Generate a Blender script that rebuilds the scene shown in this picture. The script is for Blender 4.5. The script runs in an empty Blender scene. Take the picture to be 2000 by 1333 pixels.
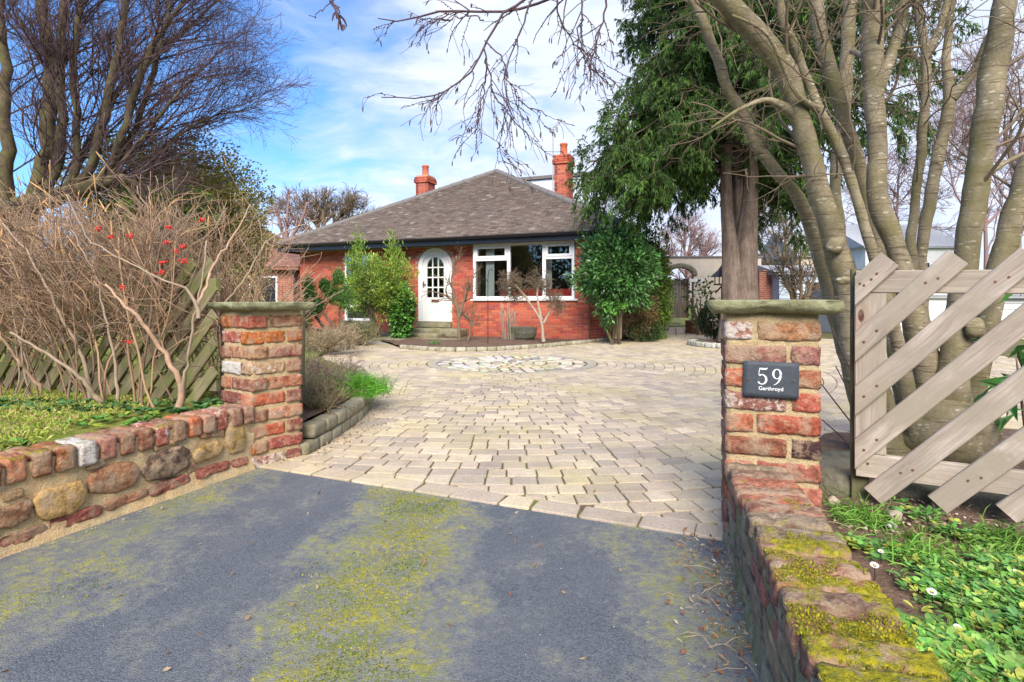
import bpy, bmesh, math, random
import numpy as np
from mathutils import Vector, Matrix, noise, geometry
random.seed(7)
RN = np.random.default_rng(7)
sc = bpy.context.scene
R = math.radians
F = 1080.0; HY = 590.0          # focal length and horizon row, in photograph pixels; the eye is 1 m above the drive

# ------------------------------------------------------------------ camera, sky, sun, exposure
cam_d = bpy.data.cameras.new('camera'); cam = bpy.data.objects.new('camera', cam_d)
sc.collection.objects.link(cam); sc.camera = cam
cam.location = (0, 0, 1.0); cam.rotation_euler = (R(90), 0, 0)
cam_d.sensor_width = 36; cam_d.lens = 36 * F / 2000; cam_d.shift_y = -(666.5 - HY) / 2000
cam_d.clip_start = 0.05; cam_d.clip_end = 2000
SUN_EL, SUN_AZ = R(38), R(183)   # azimuth clockwise from +Y
sl = bpy.data.lights.new('sun', 'SUN'); sl.energy = 2.1; sl.angle = R(32); sl.color = (1, .90, .78)
so = bpy.data.objects.new('sun', sl); sc.collection.objects.link(so)
sd = Vector((math.sin(SUN_AZ) * math.cos(SUN_EL), math.cos(SUN_AZ) * math.cos(SUN_EL), math.sin(SUN_EL)))
so.rotation_euler = sd.to_track_quat('Z', 'Y').to_euler(); so.location = sd * 60
sc.view_settings.view_transform = 'Standard'; sc.view_settings.look = 'None'
sc.view_settings.exposure = 1.62; sc.view_settings.gamma = 1.0; sc.view_settings.use_curve_mapping = False
sc.cycles.max_bounces = 6; sc.cycles.transparent_max_bounces = 12
w = bpy.data.worlds.new('World'); sc.world = w; w.use_nodes = True

class NT:
    def __init__(s, tree): s.t = tree; s.n = tree.nodes; s.l = tree.links; s.n.clear()
    def g(s, typ, ins=None, **props):
        nd = s.n.new('ShaderNode' + typ)
        for k, v in props.items(): setattr(nd, k, v)
        for k, v in (ins or {}).items():
            sk = nd.inputs[k]
            if isinstance(v, bpy.types.NodeSocket): s.l.new(v, sk)
            elif isinstance(v, bpy.types.Node): s.l.new(v.outputs[0], sk)
            else: sk.default_value = v
        return nd
    def ramp(s, fac, stops, interp='LINEAR'):
        nd = s.g('ValToRGB', {0: fac}); cr = nd.color_ramp; cr.interpolation = interp
        while len(cr.elements) < len(stops): cr.elements.new(.5)
        for e, (p, c) in zip(cr.elements, stops):
            e.position = p; e.color = (c, c, c, 1) if isinstance(c, (int, float)) else tuple(c) + ((1,) if len(c) == 3 else ())
        return nd.outputs[0]
    def mix(s, fac, a, b, mode='MIX'):
        nd = s.n.new('ShaderNodeMix'); nd.data_type = 'RGBA'; nd.blend_type = mode
        for sk, v in ((nd.inputs[0], fac), (nd.inputs[6], a), (nd.inputs[7], b)):
            if isinstance(v, bpy.types.NodeSocket): s.l.new(v, sk)
            elif isinstance(v, (int, float)): sk.default_value = v if sk.type == 'VALUE' else (v, v, v, 1)
            else: sk.default_value = tuple(v)[:3] + (1,)
        return nd.outputs[2]
    def math(s, op, a, b=0.0, c=None, clamp=False):
        nd = s.g('Math', {0: a, 1: b}, operation=op, use_clamp=clamp)
        if c is not None: nd.inputs[2].default_value = c
        return nd.outputs[0]
    def noise(s, vec, scale, detail=4, rough=.6, stretch=None, out=0):
        if stretch is not None: vec = s.g('Mapping', {0: vec, 3: stretch}).outputs[0]
        nd = s.g('TexNoise', {'Vector': vec, 'Scale': scale, 'Detail': detail, 'Roughness': rough})
        return nd.outputs[out]

def lin(r, g=None, b=None):
    if g is None: r, g, b = r
    return tuple(((c / 255) / 12.92 if c / 255 <= .04045 else ((c / 255 + .055) / 1.055) ** 2.4) for c in (r, g, b))

nt = NT(w.node_tree)
sky = nt.g('TexSky', sky_type='NISHITA', sun_disc=False, sun_elevation=SUN_EL, sun_rotation=SUN_AZ)
sky.air_density = 1.0; sky.dust_density = .6; sky.ozone_density = 2.0
dirv = nt.g('TexCoord').outputs['Generated']
sep = nt.g('SeparateXYZ', {0: dirv})
zz = nt.math('MAXIMUM', sep.outputs[2], .0)
den = nt.math('ADD', zz, .22)
pl = nt.g('CombineXYZ', {0: nt.math('DIVIDE', sep.outputs[0], den), 1: nt.math('DIVIDE', sep.outputs[1], den), 2: 0.0}).outputs[0]
warp = nt.g('VectorMath', {0: pl, 1: nt.g('VectorMath', {0: nt.noise(pl, 1.7, 3, .5, out=1), 1: (.5, .5, 0)}, operation='MULTIPLY').outputs[0]}, operation='ADD').outputs[0]
cn = nt.noise(warp, 1.15, 8, .58, stretch=(1.0, .8, 1))
cn2 = nt.noise(warp, 4.5, 7, .62, stretch=(.75, 1.2, 1))
# more cloud towards the east side and near the horizon, clear blue to the west
bias = nt.math('MULTIPLY_ADD', nt.math('DIVIDE', sep.outputs[0], nt.math('ADD', nt.math('ABSOLUTE', sep.outputs[1]), .35)), .62, .13)
bias = nt.math('MINIMUM', nt.math('MAXIMUM', bias, -.17), .27)
hz = nt.math('MULTIPLY', nt.math('SUBTRACT', .30, zz, clamp=True), .62)
cm = nt.math('ADD', nt.math('ADD', nt.math('MULTIPLY', cn, .75), nt.math('MULTIPLY', cn2, .3)), nt.math('ADD', bias, hz))
mask = nt.ramp(cm, [(.44, 0), (.66, 1)])
blue = nt.mix(1.0, sky.outputs[0], (.80, 1.22, 1.75), 'MULTIPLY')
clc = nt.mix(nt.ramp(cn2, [(.3, 0), (.7, 1)]), (4.5, 5.3, 7.2), (6.3, 6.7, 7.7))
skyc = nt.mix(mask, blue, clc)
bg = nt.g('Background', {0: skyc, 1: .054})
nt.g('OutputWorld', {0: bg.outputs[0]})

# ------------------------------------------------------------------ helpers
def at(px, py, Y): return Vector(((px - 1000) / F * Y, Y, 1 + (HY - py) / F * Y))
def gp(px, py, z=0.0):
    Y = (1 - z) * F / (py - HY); return Vector(((px - 1000) / F * Y, Y, z))

class MB:
    def __init__(s): s.v = []; s.f = []; s.c = []; s.n = 0; s.mi = []
    def add(s, V, faces, col=(1, 1, 1), mi=0):
        V = np.asarray(V, dtype=np.float64).reshape(-1, 3)
        for fa in faces:
            fa = np.asarray(fa, dtype=np.int64)
            if fa.size == 0: continue
            if fa.ndim == 1: fa = fa[None, :]
            s.f.append(fa + s.n); s.mi.append(mi)
        s.v.append(V)
        c = np.asarray(col, dtype=np.float64)
        if c.ndim == 1: c = np.tile(c[:3], (len(V), 1))
        s.c.append(c[:, :3]); s.n += len(V)
    BF = np.array([[0, 1, 3, 2], [4, 6, 7, 5], [0, 4, 5, 1], [2, 3, 7, 6], [0, 2, 6, 4], [1, 5, 7, 3]])
    def box(s, c, size, rot=None, col=(1, 1, 1)):
        h = np.array(size) / 2
        V = np.array([[x, y, z] for x in (-1, 1) for y in (-1, 1) for z in (-1, 1)]) * h
        if rot is not None: V = V @ np.array(rot).T
        s.add(V + np.array(c), [s.BF], col)
    def bbox(s, x0, x1, y0, y1, z0, z1, col=(1, 1, 1)):
        s.box(((x0 + x1) / 2, (y0 + y1) / 2, (z0 + z1) / 2), (x1 - x0, y1 - y0, z1 - z0), None, col)
    def mesh(s, name, smooth=False, cols=True):
        V = np.concatenate(s.v); me = bpy.data.meshes.new(name)
        me.vertices.add(len(V)); me.vertices.foreach_set('co', V.astype(np.float32).ravel())
        loops = np.concatenate([f.ravel() for f in s.f]); tot = np.concatenate([np.full(len(f), f.shape[1]) for f in s.f])
        me.loops.add(len(loops)); me.loops.foreach_set('vertex_index', loops.astype(np.int32))
        me.polygons.add(len(tot))
        st = np.concatenate([[0], np.cumsum(tot)[:-1]])
        me.polygons.foreach_set('loop_start', st.astype(np.int32))
        if cols:
            a = me.color_attributes.new('col', 'FLOAT_COLOR', 'POINT')
            C = np.concatenate(s.c); a.data.foreach_set('color', np.concatenate([C, np.ones((len(C), 1))], 1).astype(np.float32).ravel())
        me.polygons.foreach_set('use_smooth', np.full(len(tot), smooth))
        me.update(calc_edges=True); me.validate()
        return me

def link(name, me, mat=None, parent=None, world=False, kind=None, col=None):
    o = bpy.data.objects.new(name, me); sc.collection.objects.link(o)
    if mat is not None and me is not None and not me.materials: me.materials.append(mat)
    if parent is not None:
        o.parent = parent
        if world:
            p = parent; off = Vector((0, 0, 0))
            while p is not None: off += p.location; p = p.parent
            o.location = -off
    if kind: o['kind'] = kind
    if col is not None: o.color = tuple(col) + ((1,) if len(col) == 3 else ())
    return o
def tag(o, label, cat, group=None):
    o['label'] = label; o['category'] = cat
    if group: o['group'] = group
    return o
def thing(name, label, cat, loc=(0, 0, 0), rz=0, group=None):
    o = bpy.data.objects.new(name, None); sc.collection.objects.link(o); o.location = loc; o.rotation_euler = (0, 0, rz)
    o.empty_display_size = .1
    return tag(o, label, cat, group)
def structure(name, me, mat): return link(name, me, mat, kind='structure')

# ---- materials
def base_mat(name):
    m = bpy.data.materials.new(name); m.use_nodes = True; t = NT(m.node_tree)
    t.bsdf = t.g('BsdfPrincipled'); t.out = t.g('OutputMaterial', {0: t.bsdf.outputs[0]}); t.m = m
    t.pos = t.g('NewGeometry').outputs['Position']
    return t
def fin(t, col, rough=.8, bump=None, dist=.01, spec=.3):
    b = t.bsdf
    if isinstance(col, bpy.types.NodeSocket): t.l.new(col, b.inputs['Base Color'])
    else: b.inputs['Base Color'].default_value = tuple(col)[:3] + (1,)
    if isinstance(rough, bpy.types.NodeSocket): t.l.new(rough, b.inputs['Roughness'])
    else: b.inputs['Roughness'].default_value = rough
    b.inputs['Specular IOR Level'].default_value = spec
    if bump is not None:
        bn = t.g('Bump', {'Height': bump, 'Distance': dist, 'Strength': .9}); t.l.new(bn.outputs[0], b.inputs['Normal'])
    return t.m
def src_col(t, src):
    if src == 'obj': return t.g('ObjectInfo').outputs['Color']
    if src == 'attr': return t.g('Attribute', attribute_name='col').outputs['Color']
    return t.g('RGB').outputs[0] if src is None else src
def M_simple(name, col, rough=.8, ns=30, amt=.25, bump=.004, src=None, spec=.3, detail=5, stretch=None, c2=None, s2=3, th=(.5, .65)):
    """col tinted by noise; optional second colour in patches"""
    t = base_mat(name)
    c = src_col(t, src) if src else tuple(col)[:3] + (1,)
    n = t.noise(t.pos, ns, detail, .65, stretch=stretch)
    if not src: c = t.mix(0.0, c, c)
    v = t.mix(1.0, c, t.ramp(n, [(.25, 1 - amt), (.75, 1 + amt)]), 'MULTIPLY')
    if c2 is not None:
        n2 = t.noise(t.pos, s2, 6, .65); v = t.mix(t.ramp(n2, [(th[0], 0), (th[1], 1)]), v, c2)
    return fin(t, v, rough, n if bump else None, bump or .01, spec)

def M_brick_old(name, moss=0.0):
    t = base_mat(name); oi = t.g('ObjectInfo'); c = oi.outputs['Color']; fl = oi.outputs['Alpha']
    off = t.g('VectorMath', {0: t.pos, 1: t.g('CombineXYZ', {0: t.math('MULTIPLY', oi.outputs['Random'], 37.0)}).outputs[0]}, operation='ADD').outputs[0]
    n1 = t.noise(off, 28, 6, .7); n2 = t.noise(off, 70, 5, .7); n3 = t.noise(off, 9, 4, .6)
    c = t.mix(1.0, c, t.ramp(n1, [(.30, .42), (.5, 1.0), (.68, 1.5)]), 'MULTIPLY')
    n4 = t.noise(off, 17, 6, .75); c = t.mix(t.ramp(n4, [(.50, 0), (.62, .65)]), c, (.52, .36, .24, 1)); c = t.mix(t.ramp(n4, [(.36, .7), (.46, 0)]), c, (.17, .065, .045, 1))
    c = t.mix(t.ramp(n3, [(.50, 0), (.62, .75)]), c, (.42, .32, .22, 1))
    c = t.mix(t.ramp(n2, [(.60, 0), (.72, .55)]), c, (.05, .03, .025, 1))
    # remains of limewash: alpha of the object colour says how much
    m = t.math('ADD', t.math('MULTIPLY', n1, .8), t.math('MULTIPLY', n2, .25))
    thr = t.math('SUBTRACT', .80, t.math('MULTIPLY', fl, .42))
    mk = t.math('MULTIPLY', t.math('SUBTRACT', m, thr), 22.0, clamp=True)
    c = t.mix(t.math('MULTIPLY', mk, .85), c, (.62, .58, .54, 1))
    if moss:
        nz = t.g('SeparateXYZ', {0: t.g('NewGeometry').outputs['Normal']}).outputs[2]
        px = t.g('SeparateXYZ', {0: t.pos})
        near = t.math('MULTIPLY', t.math('SUBTRACT', 2.0 if moss > 0 else 3.3, px.outputs[1]), .22 if moss > 0 else .10)
        mm = t.math('ADD', t.noise(t.pos, 11, 5, .65), near)
        up = t.ramp(nz, [(.25, 0), (.7, 1)])
        mk2 = t.math('MULTIPLY', t.math('MULTIPLY', t.math('SUBTRACT', mm, .60), 9.0, clamp=True), up)
        mcol = t.mix(t.ramp(t.noise(t.pos, 60, 5, .7), [(.38, 0), (.62, 1)]), (.42, .36, .02, 1), (.14, .15, .02, 1))
        c = t.mix(mk2, c, mcol)
        lich = t.math('MULTIPLY', t.ramp(t.noise(t.pos, 55, 5, .7), [(.55, 0), (.66, .6)]), up)
        c = t.mix(t.math('MULTIPLY', lich, .6), c, (.42, .38, .33, 1))
    bm = t.math('ADD', t.math('ADD', n1, n4), t.math('MULTIPLY', n2, .8))
    return fin(t, c, .92, bm, .016, .12)

def M_mortar(name, c1, c2, c3=None):
    t = base_mat(name); n = t.noise(t.pos, 17, 7, .75); n2 = t.noise(t.pos, 140, 3, .7); n3 = t.noise(t.pos, 4, 5, .7)
    c = t.mix(t.ramp(n, [(.35, 0), (.7, 1)]), c1, c2)
    if c3: c = t.mix(t.ramp(n3, [(.45, 0), (.62, 1)]), c, c3)
    c = t.mix(1.0, c, t.ramp(n2, [(.3, .72), (.7, 1.2)]), 'MULTIPLY')
    return fin(t, c, .92, t.math('ADD', n, t.math('MULTIPLY', n2, .35)), .022, .1)

def M_wood(name, c1, c2, knots=True, green=None):
    """weathered board: the object's long side is its local x axis"""
    t = base_mat(name); tc = t.g('TexCoord').outputs['Object']; oi = t.g('ObjectInfo')
    off = t.g('VectorMath', {0: tc, 1: t.g('CombineXYZ', {0: t.math('MULTIPLY', oi.outputs['Random'], 31.0), 1: t.math('MULTIPLY', oi.outputs['Random'], 5.3)}).outputs[0]}, operation='ADD').outputs[0]
    wrp = t.g('VectorMath', {0: off, 1: t.g('VectorMath', {0: t.noise(off, 3.0, 2, .5, out=1), 1: (.0, .05, .05)}, operation='MULTIPLY').outputs[0]}, operation='ADD').outputs[0]
    gr = t.noise(wrp, 34, 6, .65, stretch=(.05, 1, 1)); gr2 = t.noise(off, 5, 5, .6, stretch=(.4, 1, 1))
    fine = t.noise(wrp, 160, 3, .6, stretch=(.03, 1, 1))
    c = t.mix(t.ramp(gr, [(.3, 0), (.68, 1)]), c1, c2)
    c = t.mix(1.0, c, t.ramp(gr2, [(.3, .72), (.7, 1.22)]), 'MULTIPLY')
    c = t.mix(1.0, c, t.ramp(fine, [(.3, .78), (.7, 1.12)]), 'MULTIPLY')
    if knots:
        v = t.g('TexVoronoi', {'Vector': t.g('Mapping', {0: off, 3: (2.6, 6.0, 6.0)}).outputs[0], 'Scale': 1.0, 'Randomness': 1.0}).outputs['Distance']
        c = t.mix(t.ramp(v, [(.055, 1), (.085, 0)]), c, (.10, .045, .03, 1))
        c = t.mix(t.ramp(v, [(.09, .0), (.11, .5), (.2, 0)]), c, (.30, .16, .11, 1))
    if green: c = t.mix(t.ramp(t.noise(t.pos, 6, 5, .6), [(.42, 0), (.62, 1)]), c, green)
    c = t.mix(.25, c, t.mix(1.0, c, oi.outputs['Color'], 'MULTIPLY'))
    return fin(t, c, .8, t.math('ADD', gr, t.math('MULTIPLY', fine, .4)), .004, .25)

def M_leaf(name, src='attr', col=None, rough=.55, trans=.3, spec=.35):
    t = base_mat(name); c = src_col(t, 'attr') if src == 'attr' else tuple(col) + (1,)
    if src != 'attr': c = t.mix(0.0, c, c)
    n = t.noise(t.pos, 6, 3, .6)
    c = t.mix(1.0, c, t.ramp(n, [(.3, .75), (.7, 1.25)]), 'MULTIPLY')
    m = fin(t, c, rough, None, spec=spec)
    tr = t.g('BsdfTranslucent', {0: c}); ms = t.g('MixShader', {0: trans, 1: t.bsdf.outputs[0], 2: tr.outputs[0]})
    t.l.new(ms.outputs[0], t.out.inputs[0]); return m

def M_bark(name, c1, c2, spots=None, moss=None, stretch=(1, 1, .35), sc_=14):
    t = base_mat(name); n = t.noise(t.pos, sc_, 6, .68, stretch=stretch); n2 = t.noise(t.pos, sc_ * 5, 4, .7, stretch=(1, 1, 2.5) if spots else stretch)
    c = t.mix(t.ramp(n, [(.3, 0), (.7, 1)]), c1, c2)
    c = t.mix(1.0, c, t.ramp(n2, [(.3, .7), (.7, 1.25)]), 'MULTIPLY')
    big = t.noise(t.pos, 3.2, 5, .7); c = t.mix(1.0, c, t.ramp(big, [(.35, .72), (.62, 1.18)]), 'MULTIPLY')
    if not spots: gr_ = t.noise(t.pos, sc_ * 2.6, 7, .8, stretch=stretch); c = t.mix(t.ramp(gr_, [(.36, .85), (.47, 0)]), c, (c2[0] * .35, c2[1] * .35, c2[2] * .35, 1))
    if spots:
        li = t.noise(t.pos, 24, 6, .75); c = t.mix(t.ramp(li, [(.60, 0), (.68, .45)]), c, (.36, .37, .26, 1))
        v = t.g('TexVoronoi', {'Vector': t.g('Mapping', {0: t.pos, 3: (17, 17, 48)}).outputs[0], 'Scale': 1.0}); 
        sp = t.math('MULTIPLY', t.ramp(v.outputs['Distance'], [(.20, 1), (.26, 0)]), t.ramp(t.noise(t.pos, 7, 3, .6), [(.44, 0), (.56, 1)]))
        c = t.mix(t.math('MULTIPLY', sp, .8), c, spots)
        ln = t.noise(t.pos, 10, 3, .6, stretch=(.6, .6, 9)); c = t.mix(t.ramp(ln, [(.56, 0), (.64, .75)]), c, (.08, .06, .035, 1))
    if moss: c = t.mix(t.ramp(t.noise(t.pos, 5, 5, .65), [(.45, 0), (.66, .85)]), c, moss)
    return fin(t, c, .85, t.math('ADD', n, t.math('MULTIPLY', n2, .5)), .012 if not spots else .006, .2)

MT = {}
MT['brick_old'] = M_brick_old('old_brick')
MT['brick_moss'] = M_brick_old('mossy_coping_brick', 1.0)
MT['brick_moss_left'] = M_brick_old('lightly_mossy_coping_brick', -1.0)
MT['mortar'] = M_mortar('buff_mortar', (.60, .47, .28, 1), (.47, .35, .19, 1))
MT['mortar_wall'] = M_mortar('stained_mortar', (.72, .54, .31, 1), (.62, .42, .22, 1), (.54, .44, .27, 1))
MT['mortar_damp'] = M_mortar('damp_lichened_mortar', (.40, .36, .26, 1), (.27, .23, .15, 1), (.24, .25, .11, 1))
MT['cap'] = M_simple('lichened_stone', (.21, .205, .115), .9, 26, .4, .012, c2=(.33, .34, .20, 1), s2=9, th=(.45, .65))
MT['rubble'] = M_simple('rubble_stone', (1, 1, 1), .88, 22, .45, .018, src='obj', c2=None)
MT['wood_new'] = M_wood('weathered_larch', (.50, .435, .37, 1), (.33, .27, .22, 1), True, (.31, .27, .21, 1))
MT['wood_old'] = M_wood('algae_grey_board', (.29, .25, .16, 1), (.17, .14, .085, 1), False, (.19, .20, .075, 1))
MT['post_green'] = M_wood('algae_post', (.20, .17, .11, 1), (.12, .10, .065, 1), False, (.13, .14, .06, 1))
MT['boulder'] = M_simple('mossy_boulder', (.17, .16, .12), .9, 14, .4, .03, c2=(.11, .13, .06, 1), s2=5, th=(.5, .66))
MT['slate'] = M_simple('slate', (.055, .066, .082), .6, 40, .2, .003)
MT['white_letters'] = M_simple('white_letter_paint', (.8, .82, .84), .5, 60, .04, 0)
MT['steel'] = M_simple('dull_steel', (.35, .35, .33), .45, 60, .1, 0, spec=.6)
MT['house_mortar'] = M_simple('house_mortar', (.47, .30, .22), .9, 30, .2, .004)
MT['house_brick'] = M_simple('house_brick', None, .85, 45, .22, .004, src='obj')
MT['house_brick_mass'] = M_simple('house_brick_mass', None, .85, 45, .22, .004, src='attr')
MT['tile'] = M_simple('roof_tile', None, .9, 35, .3, .006, src='obj')
MT['tile_mass'] = M_simple('roof_tile_mass', None, .9, 35, .3, .006, src='attr')
MT['ridge'] = M_simple('ridge_tile', (.17, .155, .145), .9, 20, .25, .006)
MT['fascia'] = M_simple('black_fascia', (.012, .013, .018), .35, 30, .1, 0, spec=.5)
MT['upvc'] = M_simple('white_upvc', (.80, .80, .79), .35, 8, .04, 0, spec=.5)
MT['awning'] = M_simple('blue_grey_awning_box', (.24, .29, .36), .4, 8, .08, 0)
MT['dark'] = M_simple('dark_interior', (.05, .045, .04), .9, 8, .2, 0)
MT['curtain'] = M_simple('pale_curtain', (.75, .72, .66), .9, 8, .1, 0)
MT['red'] = M_simple('red_upholstery', (.62, .04, .03), .8, 8, .1, 0)
MT['terracotta'] = M_simple('terracotta', (.50, .13, .065), .8, 20, .18, .003)
MT['render'] = M_simple('cream_render', (.52, .46, .38), .9, 3, .12, .004, c2=(.43, .36, .29, 1), s2=1.2, th=(.5, .75))
MT['cladding'] = M_simple('pale_cladding', (.66, .72, .80), .5, 6, .05, 0)
MT['stone_step'] = M_simple('algae_stone_slab', (.30, .27, .19), .9, 16, .3, .012, c2=(.17, .17, .07, 1), s2=4, th=(.45, .6))
MT['soil'] = M_simple('garden_soil', (.20, .13, .09), .95, 60, .5, .02, c2=(.12, .078, .055, 1), s2=9, th=(.4, .65))
MT['black_metal'] = M_simple('black_metal', (.02, .02, .02), .5, 20, .1, 0)
MT['dark_wood'] = M_simple('brown_stained_wood', (.16, .075, .04), .8, 30, .3, .003)
MT['gate_wood'] = M_simple('grey_gate_boards', (.20, .15, .11), .85, 12, .4, .004, stretch=(1, 1, .1), c2=(.13, .12, .08, 1), s2=6)
MT['shed'] = M_simple('pale_blue_shed_paint', (.50, .58, .66), .8, 10, .12, .003)
MT['grey_roof'] = M_simple('pale_grey_roof', (.34, .35, .37), .8, 8, .12, .003)
MT['white_board'] = M_simple('white_boards', (.60, .61, .61), .6, 8, .06, 0)
MT['leaf'] = M_leaf('leaf'); MT['leaf_gloss'] = M_leaf('glossy_leaf', rough=.3, trans=.12, spec=.5)
MT['grass'] = M_leaf('grass_blade', rough=.7, trans=.35, spec=.15)
MT['twig_attr'] = M_simple('cut_twigs', None, .8, 30, .25, 0, src='attr')
MT['branchlet'] = M_simple('conifer_branchlets', (.09, .07, .05), .85, 20, .3, 0)
MT['bark_rowan'] = M_bark('smooth_olive_bark', (.31, .265, .18, 1), (.19, .158, .105, 1), (.50, .50, .40, 1), (.17, .155, .065, 1))
MT['bark_conifer'] = M_bark('fibrous_conifer_bark', (.27, .205, .165, 1), (.12, .09, .07, 1), None, None, (3, 3, .12), 7)
MT['bark_left'] = M_bark('mossy_brown_bark', (.15, .115, .075, 1), (.08, .06, .042, 1), None, (.13, .13, .045, 1))
MT['twig_dark'] = M_simple('dark_twigs', (.095, .06, .066), .85, 20, .3, 0)
MT['twig_pink'] = M_simple('pinkish_twigs', (.26, .17, .16), .85, 20, .3, 0)
MT['twig_brown'] = M_simple('brown_twigs', (.18, .135, .09), .85, 20, .3, 0)
MT['twig_pale'] = M_simple('pale_stem', (.36, .30, .23), .8, 20, .25, 0)
MT['kerb'] = M_simple('weathered_edging_block', None, .9, 30, .3, .01, src='obj', c2=(.19, .18, .10, 1), s2=8, th=(.5, .68))
def M_glass():
    t = base_mat('window_glass'); fr = t.g('Fresnel', {0: 1.5}).outputs[0]
    k = t.math('MULTIPLY_ADD', fr, 1.2, .05, clamp=True)
    tr = t.g('BsdfTransparent', {0: (.85, .9, .92, 1)}); gl = t.g('BsdfGlossy', {0: (.95, .97, 1, 1), 'Roughness': .02})
    ms = t.g('MixShader', {0: k, 1: tr.outputs[0], 2: gl.outputs[0]}); t.l.new(ms.outputs[0], t.out.inputs[0]); t.n.remove(t.bsdf); return t.m
MT['glass'] = M_glass()

# ---- geometry helpers
def rough_box_mesh(name, size, seg=(5, 3, 3), rad=.012, amp=.004, seed=0, fr=18):
    """box with rounded worn edges, origin at its centre"""
    bm = bmesh.new(); nx, ny, nz = seg
    hx, hy, hz = [s / 2 for s in size]; grid = {}
    def vert(i, j, k):
        if (i, j, k) in grid: return grid[(i, j, k)]
        p = Vector((-hx + 2 * hx * i / nx, -hy + 2 * hy * j / ny, -hz + 2 * hz * k / nz))
        q = Vector((max(-hx + rad, min(hx - rad, p.x)), max(-hy + rad, min(hy - rad, p.y)), max(-hz + rad, min(hz - rad, p.z))))
        d = p - q
        if d.length > 1e-6: p = q + d.normalized() * min(rad, d.length)
        n = noise.noise_vector(p * fr + Vector((seed * 7.3, seed * 3.1, 0)))
        p += n * amp; grid[(i, j, k)] = bm.verts.new(p); return grid[(i, j, k)]
    def quad(a, b, c, d): bm.faces.new((vert(*a), vert(*b), vert(*c), vert(*d)))
    for i in range(nx):
        for j in range(ny):
            quad((i, j, 0), (i, j + 1, 0), (i + 1, j + 1, 0), (i + 1, j, 0)); quad((i, j, nz), (i + 1, j, nz), (i + 1, j + 1, nz), (i, j + 1, nz))
    for i in range(nx):
        for k in range(nz):
            quad((i, 0, k), (i + 1, 0, k), (i + 1, 0, k + 1), (i, 0, k + 1)); quad((i, ny, k), (i, ny, k + 1), (i + 1, ny, k + 1), (i + 1, ny, k))
    for j in range(ny):
        for k in range(nz):
            quad((0, j, k), (0, j, k + 1), (0, j + 1, k + 1), (0, j + 1, k)); quad((nx, j, k), (nx, j + 1, k), (nx, j + 1, k + 1), (nx, j, k + 1))
    me = bpy.data.meshes.new(name); bm.to_mesh(me); bm.free()
    for p in me.polygons: p.use_smooth = True
    return me
def rock_mesh(name, size, seed, sub=3, amp=.16):
    bm = bmesh.new(); bmesh.ops.create_icosphere(bm, subdivisions=sub, radius=.5)
    for v in bm.verts:
        n = noise.noise(v.co * 1.9 + Vector((seed * 5.1, seed, 0))) * amp * 2 + noise.noise(v.co * 5 + Vector((seed, 0, seed))) * amp * .5
        v.co = v.co * (1 + n); v.co.x *= size[0]; v.co.y *= size[1]; v.co.z *= size[2]
    me = bpy.data.meshes.new(name); bm.to_mesh(me); bm.free()
    for p in me.polygons: p.use_smooth = True
    return me
def inpoly(x, y, poly):
    c = False; j = len(poly) - 1
    for i in range(len(poly)):
        xi, yi = poly[i][0], poly[i][1]; xj, yj = poly[j][0], poly[j][1]
        if (yi > y) != (yj > y) and x < (xj - xi) * (y - yi) / (yj - yi) + xi: c = not c
        j = i
    return c
def terrain(name, poly, step, zf, skirt=None):
    """a sheet filling a ground polygon, height from zf(x, y)"""
    pts = []
    for i in range(len(poly)):
        a = Vector(poly[i][:2]); b = Vector(poly[(i + 1) % len(poly)][:2]); n = max(1, int((b - a).length / step))
        for k in range(n): pts.append(a.lerp(b, k / n))
    nb = len(pts); edges = [(i, (i + 1) % nb) for i in range(nb)]
    xs = [p.x for p in pts]; ys = [p.y for p in pts]
    for x in np.arange(min(xs) + step * .5, max(xs), step):
        for y in np.arange(min(ys) + step * .5, max(ys), step):
            if inpoly(x, y, poly): pts.append(Vector((x + random.uniform(-.2, .2) * step, y + random.uniform(-.2, .2) * step)))
    V, E, Fc, *_ = geometry.delaunay_2d_cdt(pts, edges, [], 1, 1e-5)
    me = bpy.data.meshes.new(name); me.from_pydata([(v.x, v.y, zf(v.x, v.y)) for v in V], [], [tuple(f) for f in Fc])
    for p in me.polygons: p.use_smooth = True
    me.update()
    if me.polygons and me.polygons[0].normal.z < 0: me.flip_normals()
    return me

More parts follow.
